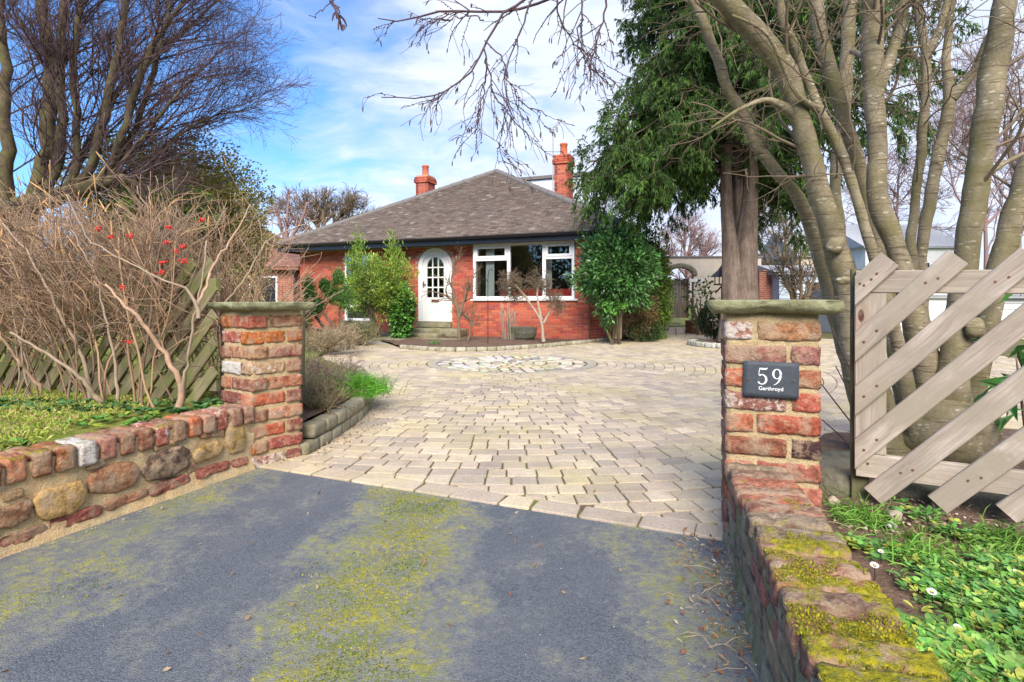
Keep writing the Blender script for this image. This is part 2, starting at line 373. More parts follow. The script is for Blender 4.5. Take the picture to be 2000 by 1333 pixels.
# ---- branches: arrays of polylines, all with the same number of points
def resample(pts, rad, n):
    P = np.array(pts, float); r = np.array(rad, float); d = np.concatenate([[0], np.cumsum(np.linalg.norm(np.diff(P, axis=0), axis=1))])
    t = np.linspace(0, d[-1], n)
    # smooth the corners
    Q = np.stack([np.interp(t, d, P[:, i]) for i in range(3)], 1)
    for _ in range(2): Q[1:-1] = .25 * Q[:-2] + .5 * Q[1:-1] + .25 * Q[2:]
    return Q, np.interp(t, d, r)
def grow(P, Rr, k, length, ang=(.5, .9), n=6, wig=.15, trop=(0, 0, 0), t=(.2, 1.0), rr=.6, tip=.35, taper=.5, rng=RN, keep=None):
    N, m, _ = P.shape; idx = np.repeat(np.arange(N), k); K = len(idx); tt = rng.uniform(t[0], t[1], K)
    f = tt * (m - 1.001); i0 = f.astype(int); a = (f - i0)[:, None]
    pos = P[idx, i0] * (1 - a) + P[idx, i0 + 1] * a
    tan = P[idx, i0 + 1] - P[idx, i0]; tan /= np.linalg.norm(tan, axis=1, keepdims=True) + 1e-9
    q = np.cross(tan, rng.normal(size=(K, 3))); q /= np.linalg.norm(q, axis=1, keepdims=True) + 1e-9
    an = rng.uniform(ang[0], ang[1], K)[:, None]; d = np.cos(an) * tan + np.sin(an) * q
    L = (length * rng.uniform(.55, 1.2, K) * (1 - taper * tt))[:, None] / (n - 1)
    r0 = Rr[idx, i0] * rr
    out = np.empty((K, n, 3)); out[:, 0] = pos; tv = np.array(trop)
    for s in range(1, n):
        d = d + rng.normal(size=(K, 3)) * wig + tv; d /= np.linalg.norm(d, axis=1, keepdims=True); pos = pos + d * L; out[:, s] = pos
    ro = r0[:, None] * np.linspace(1, tip, n)[None, :]
    return out, ro
def tubes(mb, P, Rr, sides=4, col=None, cvar=0.0):
    N, n, _ = P.shape
    T = np.gradient(P, axis=1); T /= np.linalg.norm(T, axis=2, keepdims=True) + 1e-9
    ref = np.cross(T[:, 0], np.array([[.31, .77, .55]])); ref /= np.linalg.norm(ref, axis=1, keepdims=True) + 1e-9
    A = ref[:, None, :] - T * np.sum(ref[:, None, :] * T, axis=2, keepdims=True); A /= np.linalg.norm(A, axis=2, keepdims=True) + 1e-9
    B = np.cross(T, A)
    th = np.arange(sides) * 2 * np.pi / sides
    V = P[:, :, None, :] + Rr[:, :, None, None] * (np.cos(th)[None, None, :, None] * A[:, :, None, :] + np.sin(th)[None, None, :, None] * B[:, :, None, :])
    base = (np.arange(N) * n * sides)[:, None, None]; i = np.arange(n - 1)[None, :, None]; j = np.arange(sides)[None, None, :]
    a = base + i * sides + j; b = base + i * sides + (j + 1) % sides
    Fq = np.stack([a, b, b + sides, a + sides], -1).reshape(-1, 4)
    caps = [base[:, :, 0] + (n - 1) * sides + np.arange(sides)[None, :]]
    c = (1, 1, 1)
    if col is not None:
        c = np.asarray(col, float)
        c = np.repeat((c if c.ndim == 2 else np.tile(c, (N, 1))) * (1 + cvar * RN.uniform(-1, 1, (N, 1))), n * sides, 0)
    mb.add(V.reshape(-1, 3), [Fq] + caps, c)
def leaves(mb, pos, dirs, length, width, col, cvar=.35, droop=0.0, up=None, fold=.25, pts=4):
    """folded leaf blades: pos (N,3) bases, dirs (N,3)"""
    N = len(pos); d = dirs / (np.linalg.norm(dirs, axis=1, keepdims=True) + 1e-9)
    q = np.cross(d, RN.normal(size=(N, 3)) if up is None else np.tile(np.array(up, float), (N, 1)) + RN.normal(size=(N, 3)) * .35); q /= np.linalg.norm(q, axis=1, keepdims=True) + 1e-9
    nn = np.cross(q, d)
    L = (np.asarray(length) * RN.uniform(.65, 1.25, N))[:, None]; W = (np.asarray(width) * RN.uniform(.7, 1.2, N))[:, None]
    tip = pos + d * L + np.array([0, 0, -1.0]) * droop * L
    mid = pos + d * L * .5 + nn * L * fold * .3
    V = np.stack([pos, mid + q * W, tip, mid - q * W], 1)
    b = (np.arange(N) * 4)[:, None]
    F1 = np.concatenate([b + np.array([[0, 1, 2]]), b + np.array([[0, 2, 3]])])
    c = np.asarray(col, float); c = c if c.ndim == 2 else np.tile(c, (N, 1))
    c = c * (1 + cvar * RN.uniform(-1, 1, (N, 1)))
    mb.add(V.reshape(-1, 3), [F1], np.repeat(np.clip(c, 0, 1), 4, 0))
def rdirs(n, flat=0.0):
    v = RN.normal(size=(n, 3)); v[:, 2] *= (1 - flat); return v / np.linalg.norm(v, axis=1, keepdims=True)

# ================================================================== GROUND
LA = gp(530, 915); LB = gp(1420, 1055)                    # line where the asphalt meets the paving
ld = (LB - LA).normalized(); ln_ = Vector((-ld.y, ld.x, 0))   # ln_ points towards the house
if ln_.y < 0: ln_ = -ln_
CC = Vector((0.0, 9.1, 0)); RC = 1.30                     # stone circle

# wall lines
WLa = gp(0, 1085); WLb = gp(490, 915); wl = (WLb - WLa).normalized(); wln = Vector((-wl.y, wl.x, 0))   # points away from the drive
PLA = WLb + wl * .0; PLB = gp(577, 893); pl_d = (PLB - PLA).normalized(); pl_n = Vector((-pl_d.y, pl_d.x, 0))
WRa = gp(1420, 1055); WRb = gp(1500, 1333); wr = (WRb - WRa).normalized(); wrn = Vector((-wr.y, wr.x, 0))
if wrn.x < 0: wrn = -wrn
PR = Vector((.885, 2.30, 0)); prd = Vector((math.cos(R(-18.5)), math.sin(R(-18.5)), 0)); prn = Vector((-prd.y, prd.x, 0))

def ground_z(x, y): return -.05 + .25 * noise.noise(Vector((x * .02, y * .02, 0)))* (1 if abs(x) + y > 60 else 0)
bigp = [(-350, -60), (350, -60), (350, 600), (-350, 600)]
def M_grass_ground():
    t = base_mat('lawn_ground'); n = t.noise(t.pos, 3, 6, .65); n2 = t.noise(t.pos, 60, 4, .7)
    c = t.mix(t.ramp(n, [(.35, 0), (.65, 1)]), (.11, .15, .03, 1), (.17, .16, .05, 1))
    c = t.mix(1.0, c, t.ramp(n2, [(.3, .6), (.7, 1.3)]), 'MULTIPLY')
    return fin(t, c, .95, n2, .02, .1)
MT['lawn'] = M_grass_ground()
me = terrain('ground', bigp, 25, lambda x, y: -.06); structure('ground', me, MT['lawn'])

def M_asphalt():
    t = base_mat('mossy_asphalt'); sp = t.g('SeparateXYZ', {0: t.pos}); x = sp.outputs[0]
    agg = t.g('TexVoronoi', {'Vector': t.pos, 'Scale': 190.0}); fine = t.noise(t.pos, 260, 3, .7)
    c = t.mix(t.ramp(agg.outputs['Color'], [(.1, 0), (.9, 1)]), (.040, .050, .068, 1), (.12, .14, .175, 1))
    c = t.mix(t.ramp(t.noise(t.pos, 2.2, 6, .65), [(.40, 0), (.75, .4)]), c, (.19, .20, .20, 1))
    c = t.mix(t.ramp(fine, [(.35, 0), (.75, .35)]), c, (.28, .28, .27, 1))
    def band(cx, hw, amp):
        d = t.math('DIVIDE', t.math('ABSOLUTE', t.math('SUBTRACT', x, cx)), hw)
        return t.math('MULTIPLY', t.math('SUBTRACT', 1.0, t.math('MULTIPLY', d, d), clamp=True), amp)
    bs = t.math('ADD', t.math('ADD', band(-.48, .44, .26), band(-1.68, .44, .17)), t.math('ADD', band(.58, .34, .15), band(-2.6, .6, .2)))
    big = t.noise(t.pos, 4.6, 6, .65, stretch=(1.1, .8, 1)); sm = t.noise(t.pos, 34, 6, .75); sm2 = t.noise(t.pos, 48, 5, .7)
    m = t.math('ADD', t.math('ADD', t.math('MULTIPLY', big, .75), t.math('MULTIPLY', sm, .55)), bs)
    silt = t.ramp(m, [(.68, 0), (.90, .7)]); c = t.mix(silt, c, (.29, .29, .25, 1))
    moss = t.math('MULTIPLY', t.ramp(m, [(.76, 0), (.92, .95)]), t.ramp(sm2, [(.42, .05), (.56, 1)]))
    mc = t.mix(t.ramp(t.noise(t.pos, 5, 4, .6), [(.38, 0), (.6, 1)]), (.19, .23, .06, 1), (.36, .34, .05, 1))
    mc = t.mix(1.0, mc, t.ramp(sm, [(.3, .6), (.7, 1.25)]), 'MULTIPLY')
    c = t.mix(moss, c, mc)
    h = t.math('ADD', t.math('MULTIPLY', agg.outputs['Distance'], -.8), t.math('ADD', t.math('MULTIPLY', moss, .9), fine))
    chip = t.ramp(t.noise(t.pos, 330, 2, .6), [(.66, 0), (.70, .6)]); c = t.mix(chip, c, (.42, .43, .42, 1))
    return fin(t, c, .85, h, .0035, .25)
MT['asphalt'] = M_asphalt()
asp = [(-9, -4), (9, -4), (9, LA.y + (9 - LA.x) * ld.y / ld.x)]
asp = [(-9, -4), (7, -4)] + [tuple((LA + ld * s)[:2]) for s in (7.5, 5, 2.6, 1.3, 0, -1.2, -3, -6)] 
me = terrain('asphalt_pavement', asp, .5, lambda x, y: -.008); structure('asphalt_pavement', me, MT['asphalt'])

# tufts of moss standing on the asphalt
def moss_amount(x, y):
    b = lambda c, h, a: a * max(0, 1 - ((x - c) / h) ** 2)
    n = noise.fractal(Vector((x * 3.5, y * 2.3, 0)), 1, 2, 4) * .35 + noise.fractal(Vector((x * 30, y * 30, 4)), 1, 2, 3) * .22
    return b(-.52, .42, .8) + b(-1.65, .42, .5) + b(.56, .3, .42) + n
mb = MB(); pos = []; cs = []
while len(pos) < 8000:
    x = random.uniform(-2.0, .85); y = random.uniform(1.3, 3.3)
    if (Vector((x, y, 0)) - LA).dot(ln_) > -.03: continue
    if (Vector((x, y, 0)) - WLa).dot(wln) > -.02 or (Vector((x, y, 0)) - WRa).dot(wrn) > -.02: continue
    if moss_amount(x, y) + random.uniform(-.35, .12) > .62: pos.append((x, y, -.008)); cs.append((.36, .34, .035) if noise.noise(Vector((x * 5, y * 5, 0))) > -.1 else (.14, .20, .03))
pos = np.array(pos); d = rdirs(len(pos)); d[:, 2] = np.abs(d[:, 2]) * .5 + .15
leaves(mb, pos, d, .006, .003, np.array(cs), .4)
link('moss_tufts', mb.mesh('moss_tufts'), MT['grass'], kind='stuff')

# ---- paving
def M_paver(src):
    t = base_mat('concrete_setts_' + src); c = src_col(t, src); n = t.noise(t.pos, 60, 5, .7); n2 = t.noise(t.pos, 7, 5, .65); n3 = t.noise(t.pos, .9, 4, .6)
    c = t.mix(1.0, c, t.ramp(n, [(.3, .78), (.7, 1.18)]), 'MULTIPLY')
    c = t.mix(t.ramp(n2, [(.45, 0), (.72, .4)]), c, (.30, .25, .18, 1))
    c = t.mix(t.ramp(n3, [(.48, 0), (.62, .55)]), c, (.50, .43, .22, 1))
    n5 = t.noise(t.pos, 1.3, 6, .7); c = t.mix(1.0, c, t.ramp(n5, [(.30, .84), (.50, 1.08)]), 'MULTIPLY'); n6 = t.noise(t.pos, 130, 3, .7); c = t.mix(1.0, c, t.ramp(n6, [(.3, .85), (.7, 1.1)]), 'MULTIPLY')
    return fin(t, c, .85, t.math('ADD', n, n6), .004, .3)
MT['paver'] = M_paver('obj'); MT['paver_mass'] = M_paver('attr')
MT['joint'] = M_simple('mossy_joint_sand', (.13, .095, .06), .95, 40, .4, .01, c2=(.13, .15, .035, 1), s2=5, th=(.42, .58))
drive = [tuple((LA - ld * .5)[:2]), tuple((LB + ld * 9.0)[:2]), (14, 12), (9.5, 20.5), (4.4, 20.5), (3.4, 17.0), (-2.2, 17.0), (-8, 17.5), (-8, 9.5), (-3.6, 7.2), (-2.6, 5.2)]
me = terrain('driveway', drive, .8, lambda x, y: -.012); structure('driveway', me, MT['joint']); drive_o = bpy.data.objects['driveway']

def clip(poly, p0, n):
    out = []; m = len(poly)
    for i in range(m):
        a = poly[i]; b = poly[(i + 1) % m]
        da = (a[0] - p0[0]) * n[0] + (a[1] - p0[1]) * n[1]; db = (b[0] - p0[0]) * n[0] + (b[1] - p0[1]) * n[1]
        if da >= 0: out.append(a)
        if (da >= 0) != (db >= 0):
            t = da / (da - db); out.append((a[0] + (b[0] - a[0]) * t, a[1] + (b[1] - a[1]) * t))
    return out
def area(p): return abs(sum(p[i][0] * p[(i + 1) % len(p)][1] - p[(i + 1) % len(p)][0] * p[i][1] for i in range(len(p)))) / 2
def paver_geo(poly, top, gap, cut=.010, wear=.0045, thick=.05):
    """a sett: clipped corners, worn top edge"""
    m = len(poly); cx = sum(p[0] for p in poly) / m; cy = sum(p[1] for p in poly) / m; o = []
    for i in range(m):
        a = Vector(poly[i - 1]); b = Vector(poly[i]); c = Vector(poly[(i + 1) % m]); e1 = (a - b); e2 = (c - b)
        if e1.length < 1e-4 or e2.length < 1e-4: continue
        cc = cut * random.uniform(.5, 1.6)
        o.append(b + e1.normalized() * min(cc, e1.length * .4)); o.append(b + e2.normalized() * min(cc, e2.length * .4))
    if area([(q.x, q.y) for q in o]) < 1e-4: return None
    sgn = sum(o[i].x * o[(i + 1) % len(o)].y - o[(i + 1) % len(o)].x * o[i].y for i in range(len(o)))
    if sgn < 0: o.reverse()
    cen = Vector((cx, cy)); R0 = []; R1 = []; R2 = []
    tx, ty = random.uniform(-.012, .012), random.uniform(-.012, .012)
    sz = max((q - cen).length for q in o); ax = (Vector(poly[1]) - Vector(poly[0])).normalized(); ay = Vector((-ax.y, ax.x))
    for q in o:
        dd = q - cen; j = random.uniform(-.002, .002); lx, ly = dd.dot(ax), dd.dot(ay); gx, gy = min(gap * .75, abs(lx)), min(gap * .75, abs(ly))
        r = cen + ax * (lx - math.copysign(gx, lx)) + ay * (ly - math.copysign(gy, ly)) + Vector((j, -j)); r2 = cen + (r - cen) * (1 - (wear + abs(j)) / max(sz, .02))
        zt = top + dd.x * tx + dd.y * ty
        R0.append((r.x, r.y, top - thick)); R1.append((r.x, r.y, zt - wear * .8)); R2.append((r2.x, r2.y, zt))
    M = len(o); V = R0 + R1 + R2; ii = np.arange(M); jj = (ii + 1) % M
    Fs = [np.stack([ii, jj, jj + M, ii + M], 1), np.stack([ii + M, jj + M, jj + 2 * M, ii + 2 * M], 1), (ii + 2 * M)[None, :]]
    return V, Fs, cen
pav = []
def add_pav(poly, colr, name='paver', top=0.0, gap=.0065, **k):
    g = paver_geo(poly, top, gap, **k)
    if g: pav.append((g[2].y + abs(g[2].x) * .2, g, colr, name))
def pav_col():
    c = random.choice([(.47, .385, .29), (.40, .335, .265), (.50, .42, .30), (.44, .365, .28), (.36, .305, .25), (.52, .44, .33)]); k = random.uniform(.99, 1.17); return tuple(v * k for v in c)
drive_poly = drive
r = RC + .10; k = 0
bp0 = LA + ln_ * .150
while r < 10.2:
    wd = .146; circ = 2 * math.pi * r; a = random.uniform(0, 6.28); a_end = a + 2 * math.pi
    while a < a_end - .02 / r:
        L = random.choice([.11, .145, .145, .175, .19]); 
        if (a_end - a) * r < L + .09: L = (a_end - a) * r
        a2 = a + L / r; am = (a + a2) / 2; cx = CC.x + (r + wd / 2) * math.cos(am); cy = CC.y + (r + wd / 2) * math.sin(am)
        if cy < 16.5 and -4.6 < cx < 9 and inpoly(cx, cy, drive_poly) or abs((Vector((cx, cy, 0)) - bp0).dot(ln_)) < .2 and -2.2 < cx < 8:
            # nothing where the frame or a wall leaves no view of it
            vis = cy > .5 and abs(cx) / cy < 1.02
            if vis:
                q = [(CC.x + rr * math.cos(an), CC.y + rr * math.sin(an)) for rr, an in ((r, a), (r + wd, a), (r + wd, a2), (r, a2))]
                q = clip(q, bp0, ln_)
                if len(q) >= 3 and area(q) > .0025: add_pav(q, pav_col(), top=random.uniform(-.002, .003))
        a = a2
    r += wd; k += 1
# border course along the asphalt
s = -.35
while s < 6.5:
    L = random.choice([.17, .21, .24, .28]); a = LA + ld * s; b = LA + ld * (s + L); sk = random.uniform(-.02, .02)
    add_pav([(a.x, a.y), (b.x, b.y), (b.x + ln_.x * .15 + ld.x * sk, b.y + ln_.y * .15 + ld.y * sk), (a.x + ln_.x * .15, a.y + ln_.y * .15)], tuple(v * 1.05 for v in pav_col()), top=.001)
    s += L
# stone circle: pale wedge stones radiating from the centre, soldier ring of setts
rings = [(.0, .16, 5), (.16, .36, 12), (.36, .58, 18), (.58, .80, 26), (.80, 1.02, 34), (1.02, 1.22, 42)]
for r0, r1, n in rings:
    off = random.random()
    for i in range(n):
        a0 = (i + off) * 2 * math.pi / n; a1 = a0 + 2 * math.pi / n; rr0 = max(r0, .02); j = random.uniform(-.02, .02)
        q = [(CC.x + rr * math.cos(an), CC.y + rr * math.sin(an)) for rr, an in ((rr0, a0 + .15 / n), (r1 + j, a0 + .15 / n), (r1 + j, a1 - .15 / n), (rr0, a1 - .15 / n))]
        g = random.random(); c = (.56, .53, .46) if g < .55 else ((.27, .26, .25) if g < .75 else (.42, .36, .27))
        add_pav(q, tuple(v * random.uniform(.88, 1.1) for v in c), name='stone', top=.004, gap=.020, cut=.035, wear=.012)
n = 58
for i in range(n):
    a0 = i * 2 * math.pi / n; a1 = a0 + 2 * math.pi / n
    q = [(CC.x + rr * math.cos(an), CC.y + rr * math.sin(an)) for rr, an in ((1.23, a0), (1.385, a0), (1.385, a1), (1.23, a1))]
    add_pav(q, (.36, .33, .28), name='stone', top=.003)
pav.sort(key=lambda p: p[0])
mass = MB(); n1 = 0
for _, (V, Fs, cen), c, nm in pav:
    vis = abs(cen.x / cen.y) < .95 and (Vector((cen.x, cen.y, 0)) - WRa).dot(wrn) < -.1
    if nm == 'stone' or (n1 < 296 and vis and cen.x > -1.6):
        o_ = MB(); off = np.array((cen.x, cen.y, 0)); o_.add(np.array(V) - off, Fs)
        o = link(nm, o_.mesh(nm, cols=False), MT['paver'], drive_o, col=c); o.location = (cen.x, cen.y, 0)
        if nm == 'paver': n1 += 1
    else: mass.add(V, Fs, c)
link('pavers', mass.mesh('pavers'), MT['paver_mass'], drive_o, kind='stuff')
# path to the gate: straight narrow slabs
path_me = terrain('path', [(4.25, 16.6), (5.9, 16.6), (7.2, 21.9), (5.95, 21.9)], .7, lambda x, y: -.016); path_o = structure('path', path_me, MT['joint'])
for i in range(5):
    for j in range(6):
        y0 = 16.62 + j * .88; y1 = y0 + .86
        ex = lambda y, k: 4.27 + (y - 16.6) * .318 + k * (.325 - (y - 16.6) * .0115)
        q = [(ex(y0, i) + .012, y0), (ex(y0, i + 1) - .012, y0), (ex(y1, i + 1) - .012, y1), (ex(y1, i) + .012, y1)]
        V, Fs, cen = paver_geo(q, .0, .004, .01); o_ = MB(); o_.add(V, Fs); link('slab', o_.mesh('slab', cols=False), MT['paver'], path_o, col=(.44, .36, .29))

# ---- planting ground
bedL = [gp(577, 893), gp(640, 857), gp(690, 822), gp(716, 795), gp(712, 772), gp(702, 745)]
bedL = [Vector((p.x, p.y, 0)) for p in bedL] + [Vector((-2.3, 7.6, 0)), Vector((-3.4, 9.7, 0)), Vector((-3.75, 12.2, 0))]
lawn_poly = [tuple((WLa - wl * 2.6 + wln * .12)[:2]), tuple((WLb + wln * .1)[:2]), tuple((PLA + pl_n * .1)[:2]), tuple((PLB + pl_n * .1)[:2])] + [(p.x - .04, p.y + .02) for p in bedL] + [(-3.6, 17.2), (-14, 22), (-14, 3), (-6, -1)]
def lawn_z(x, y):
    dw = (Vector((x, y, 0)) - WLb).dot(wln); s = (Vector((x, y, 0)) - WLb).dot(wl)
    z = .30 - .045 * max(0, y - 3.4) if y > 3.4 else .30
    if x > -1.9 and y > 3.5: z = min(z, .20 - .012 * (y - 3.5))
    return max(.05, z) + .02 * noise.noise(Vector((x * 2.2, y * 2.2, 0))) - .03 * max(0, .12 - dw) / .12 * (1 if s < .3 else 0)
def M_bed():
    t = base_mat('lawn_and_soil'); sp = t.g('SeparateXYZ', {0: t.pos}); n = t.noise(t.pos, 3, 6, .65); n2 = t.noise(t.pos, 55, 5, .7)
    soil = t.mix(t.ramp(n2, [(.3, 0), (.7, 1)]), (.10, .065, .045, 1), (.24, .16, .11, 1))
    gr = t.mix(t.ramp(n, [(.35, 0), (.65, 1)]), (.19, .25, .04, 1), (.30, .28, .08, 1))
    # grass to the west of the bed, bare soil near the pillar and in the front of the shrubs
    k = t.math('ADD', t.math('MULTIPLY', n, .9), t.math('MULTIPLY', t.math('SUBTRACT', t.math('MULTIPLY', sp.outputs[0], -1.0), 1.75), .75))
    k = t.math('MULTIPLY', k, 1.0)
    c = t.mix(t.ramp(k, [(.62, 0), (.78, 1)]), soil, gr)
    return fin(t, c, .95, n2, .025, .1)
MT['lawn_bed'] = M_bed()
me = terrain('front_lawn', lawn_poly, .22, lawn_z); structure('front_lawn', me, MT['lawn_bed'])

bedR = [tuple((WRb - wr * -1.2 + wrn * .15)[:2]), tuple((WRa + wrn * .15)[:2]), (1.15, 2.55), (1.5, 2.75), (1.75, 3.3), (2.2, 3.9), (3.2, 4.1), (4.6, 3.9), (5.5, 2.5), (4, .0), (1.5, -.3)]
def bed_z(x, y): return .155 + .03 * noise.noise(Vector((x * 3, y * 3, 2))) + .012 * noise.noise(Vector((x * 14, y * 14, 5))) - (.08 * max(0, y - 3.0)) + .05 * max(0, 1.9 - y)
me = terrain('planting_bed', bedR, .09, bed_z); structure('planting_bed', me, MT['soil'])

# ================================================================== RUBBLE WALL AND PILLARS
BC = [(.40, .12, .07), (.33, .10, .065), (.46, .19, .12), (.30, .12, .085), (.43, .14, .06), (.24, .09, .07), (.38, .17, .11), (.50, .24, .16)]
brick_meshes = {}
def brick_variant(kind, size, i, seg=(12, 5, 5), rad=.0055, amp=.006):
    k = (kind, i)
    if k not in brick_meshes: brick_meshes[k] = rough_box_mesh('worn_brick', size, seg, rad, amp, seed=i + len(kind) * 3, fr=34)
    return brick_meshes[k]
def put_brick(parent, me, pos, xd, mat, col, fl=.1, up=Vector((0, 0, 1)), name='brick'):
    me_ = me
    if not me_.materials: me_.materials.append(mat)
    elif me_.materials[0] != mat:
        me_ = me.copy(); me_.materials.clear(); me_.materials.append(mat)
    o = link(name, me_, None, parent, col=tuple(col) + (fl,))
    xd = xd.normalized(); yd = up.cross(xd).normalized(); zd = xd.cross(yd)
    M = Matrix((xd, yd, zd)).transposed().to_4x4(); M.translation = pos - Vector(parent.location); o.matrix_local = M
    return o
def pillar(label, corner, xd, nd, wd, z0, z1, courses, spec, cap_over, cap_t, seed):
    """pinwheel-bonded square brick pier; corner = near left corner, xd along the front face, nd into it"""
    t = thing('gate_pillar', label, 'pillar', tuple(corner + xd * wd / 2 + nd * wd / 2), 0, None)
    m_ = .016; hd = .108; L = wd - hd - m_; ch = (z1 - z0) / courses; bh = ch - .019
    g = MB(); c = corner + xd * wd / 2 + nd * wd / 2 - Vector(t.location)
    # mortar core, a touch behind the brick faces, with a finely uneven surface
    core = rough_box_mesh('mortar_core', (wd - .012, wd - .012, z1 - z0 + .05), (14, 14, 34), .008, .004, seed, 30)
    o = link('mortar', core, MT['mortar'], t); M = Matrix((xd, nd, Vector((0, 0, 1)))).transposed().to_4x4(); M.translation = c + Vector((0, 0, (z0 + z1 + .05) / 2 - .02)); o.matrix_local = M
    mes = lambda i: brick_variant('stretcher', (L, hd, bh), i % 6)
    for k in range(courses):
        z = z1 - (k + .5) * ch; flip = (k % 2) != spec.get('flip', 0)
        base = corner.copy(); base.z = z
        for side in range(4):
            ang = side * math.pi / 2; rot = Matrix.Rotation(ang, 3, 'Z'); sx = rot @ xd; sn = rot @ nd
            cen = corner + xd * wd / 2 + nd * wd / 2
            off = (-(wd / 2) + L / 2) if not flip else ((wd / 2) - L / 2)
            p = cen + sx * off - sn * (wd / 2 - hd / 2 + .0 + random.uniform(-.003, .003)); p.z = z + random.uniform(-.003, .003)
            key = (k, side); cc, fl = spec['c'].get(key, (random.choice(BC), random.choice([.1, .15, .3, .45])))
            cc = tuple(v * random.uniform(.9, 1.1) for v in cc)
            tilt = Vector((0, 0, random.uniform(-.012, .012)))
            put_brick(t, mes(k * 4 + side), p, sx + tilt, MT['brick_old'], cc, fl)
    # stone cap: broad slab with chipped lower edge
    W = wd + 2 * cap_over; bm = bmesh.new(); n = 22
    tops = []; 
    for j in range(n + 1):
        row = []
        for i in range(n + 1):
            x = (i / n - .5) * W; y = (j / n - .5) * W; e = max(abs(x), abs(y)) / (W / 2)
            row.append(bm.verts.new((x, y, cap_t + .0025 * noise.noise(Vector((x * 14, y * 14, seed))) - (.003 if e > .97 else 0))))
        tops.append(row)
    for j in range(n):
        for i in range(n): bm.faces.new((tops[j][i], tops[j][i + 1], tops[j + 1][i + 1], tops[j + 1][i]))
    ring = [tops[0][i] for i in range(n)] + [tops[j][n] for j in range(n)] + [tops[n][n - i] for i in range(n)] + [tops[n - j][0] for j in range(n)]
    prev = ring
    for lv, (ins, zz_) in enumerate([(.0, .9), (-.003, .62), (.004, .36), (.016, .12), (.035, .0)]):
        cur = []
        for v in ring:
            q = v.co.copy(); nse = noise.noise(Vector((q.x * 17, q.y * 17, lv * 1.3 + seed))); big = noise.noise(Vector((q.x * 7, q.y * 7, seed * 2 + 9)))
            d2 = Vector((q.x, q.y, 0)); mx = max(abs(q.x), abs(q.y)); k = 1 - (ins + .006 * nse + (.014 * big if lv > 1 else 0)) / mx
            zz2 = cap_t * zz_ + (.010 * big + .004 * nse if lv > 1 else .001 * nse)
            cur.append(bm.verts.new((q.x * k, q.y * k, zz2)))
        m = len(ring)
        for i in range(m): bm.faces.new((prev[i], cur[i], cur[(i + 1) % m], prev[(i + 1) % m]) if False else (prev[(i + 1) % m], prev[i], cur[i], cur[(i + 1) % m]))
        prev = cur
    bm.faces.new(list(reversed(prev)))
    bmesh.ops.recalc_face_normals(bm, faces=bm.faces)
    me = bpy.data.meshes.new('stone_cap'); bm.to_mesh(me); bm.free()
    for p_ in me.polygons: p_.use_smooth = True
    o = link('stone_cap', me, MT['cap'], t); M = Matrix((xd, nd, Vector((0, 0, 1)))).transposed().to_4x4(); M.translation = c + Vector((0, 0, z1 + .024)); o.matrix_local = M
    return t
W_ = (.58, .55, .52)
# colours read course by course from the front face (side 0 = front stretcher, side 1 or 3 = the header end beside it)
specR = {'flip': 1, 'c': {(0, 0): ((.40, .21, .10), .22), (0, 3): ((.52, .30, .24), .75), (1, 0): ((.34, .15, .11), .2), (1, 1): ((.30, .14, .13), .3),
    (2, 0): ((.36, .12, .07), .2), (2, 3): ((.55, .13, .06), .5), (3, 0): ((.36, .17, .13), .62), (3, 1): ((.48, .12, .08), .45),
    (4, 0): ((.40, .12, .06), .45), (4, 3): ((.48, .15, .09), .05), (5, 0): ((.28, .105, .065), .1), (5, 1): ((.055, .032, .032), .0),
    (6, 0): ((.40, .15, .10), .05)}}
pillR = pillar('old brick gate pillar with slate number plate, right of the driveway entrance', PR, prd, prn, .358, -.02, .928, 10, specR, .062, .056, 3)
specL = {'flip': 1, 'c': {(0, 0): ((.30, .15, .09), .1), (1, 0): ((.52, .15, .05), .12), (1, 3): ((.45, .11, .08), .5), (2, 0): ((.36, .10, .07), .1), (2, 1): (W_, .9),
    (3, 0): ((.50, .30, .20), .55), (3, 3): (W_, .85), (4, 0): ((.44, .15, .09), .45), (4, 1): (W_, .9), (5, 0): ((.48, .17, .08), .05), (6, 1): ((.33, .10, .06), .05),
    (7, 0): ((.52, .12, .06), .1), (8, 0): ((.36, .12, .09), .1), (9, 0): ((.40, .15, .12), .7), (10, 0): ((.40, .14, .11), .1)}}
pillL = pillar('old brick gate pillar with white flaked bricks, left of the driveway entrance', PLA + pl_d * .0, pl_d, pl_n, .345, -.03, .925, 10, specL, .06, .05, 8)

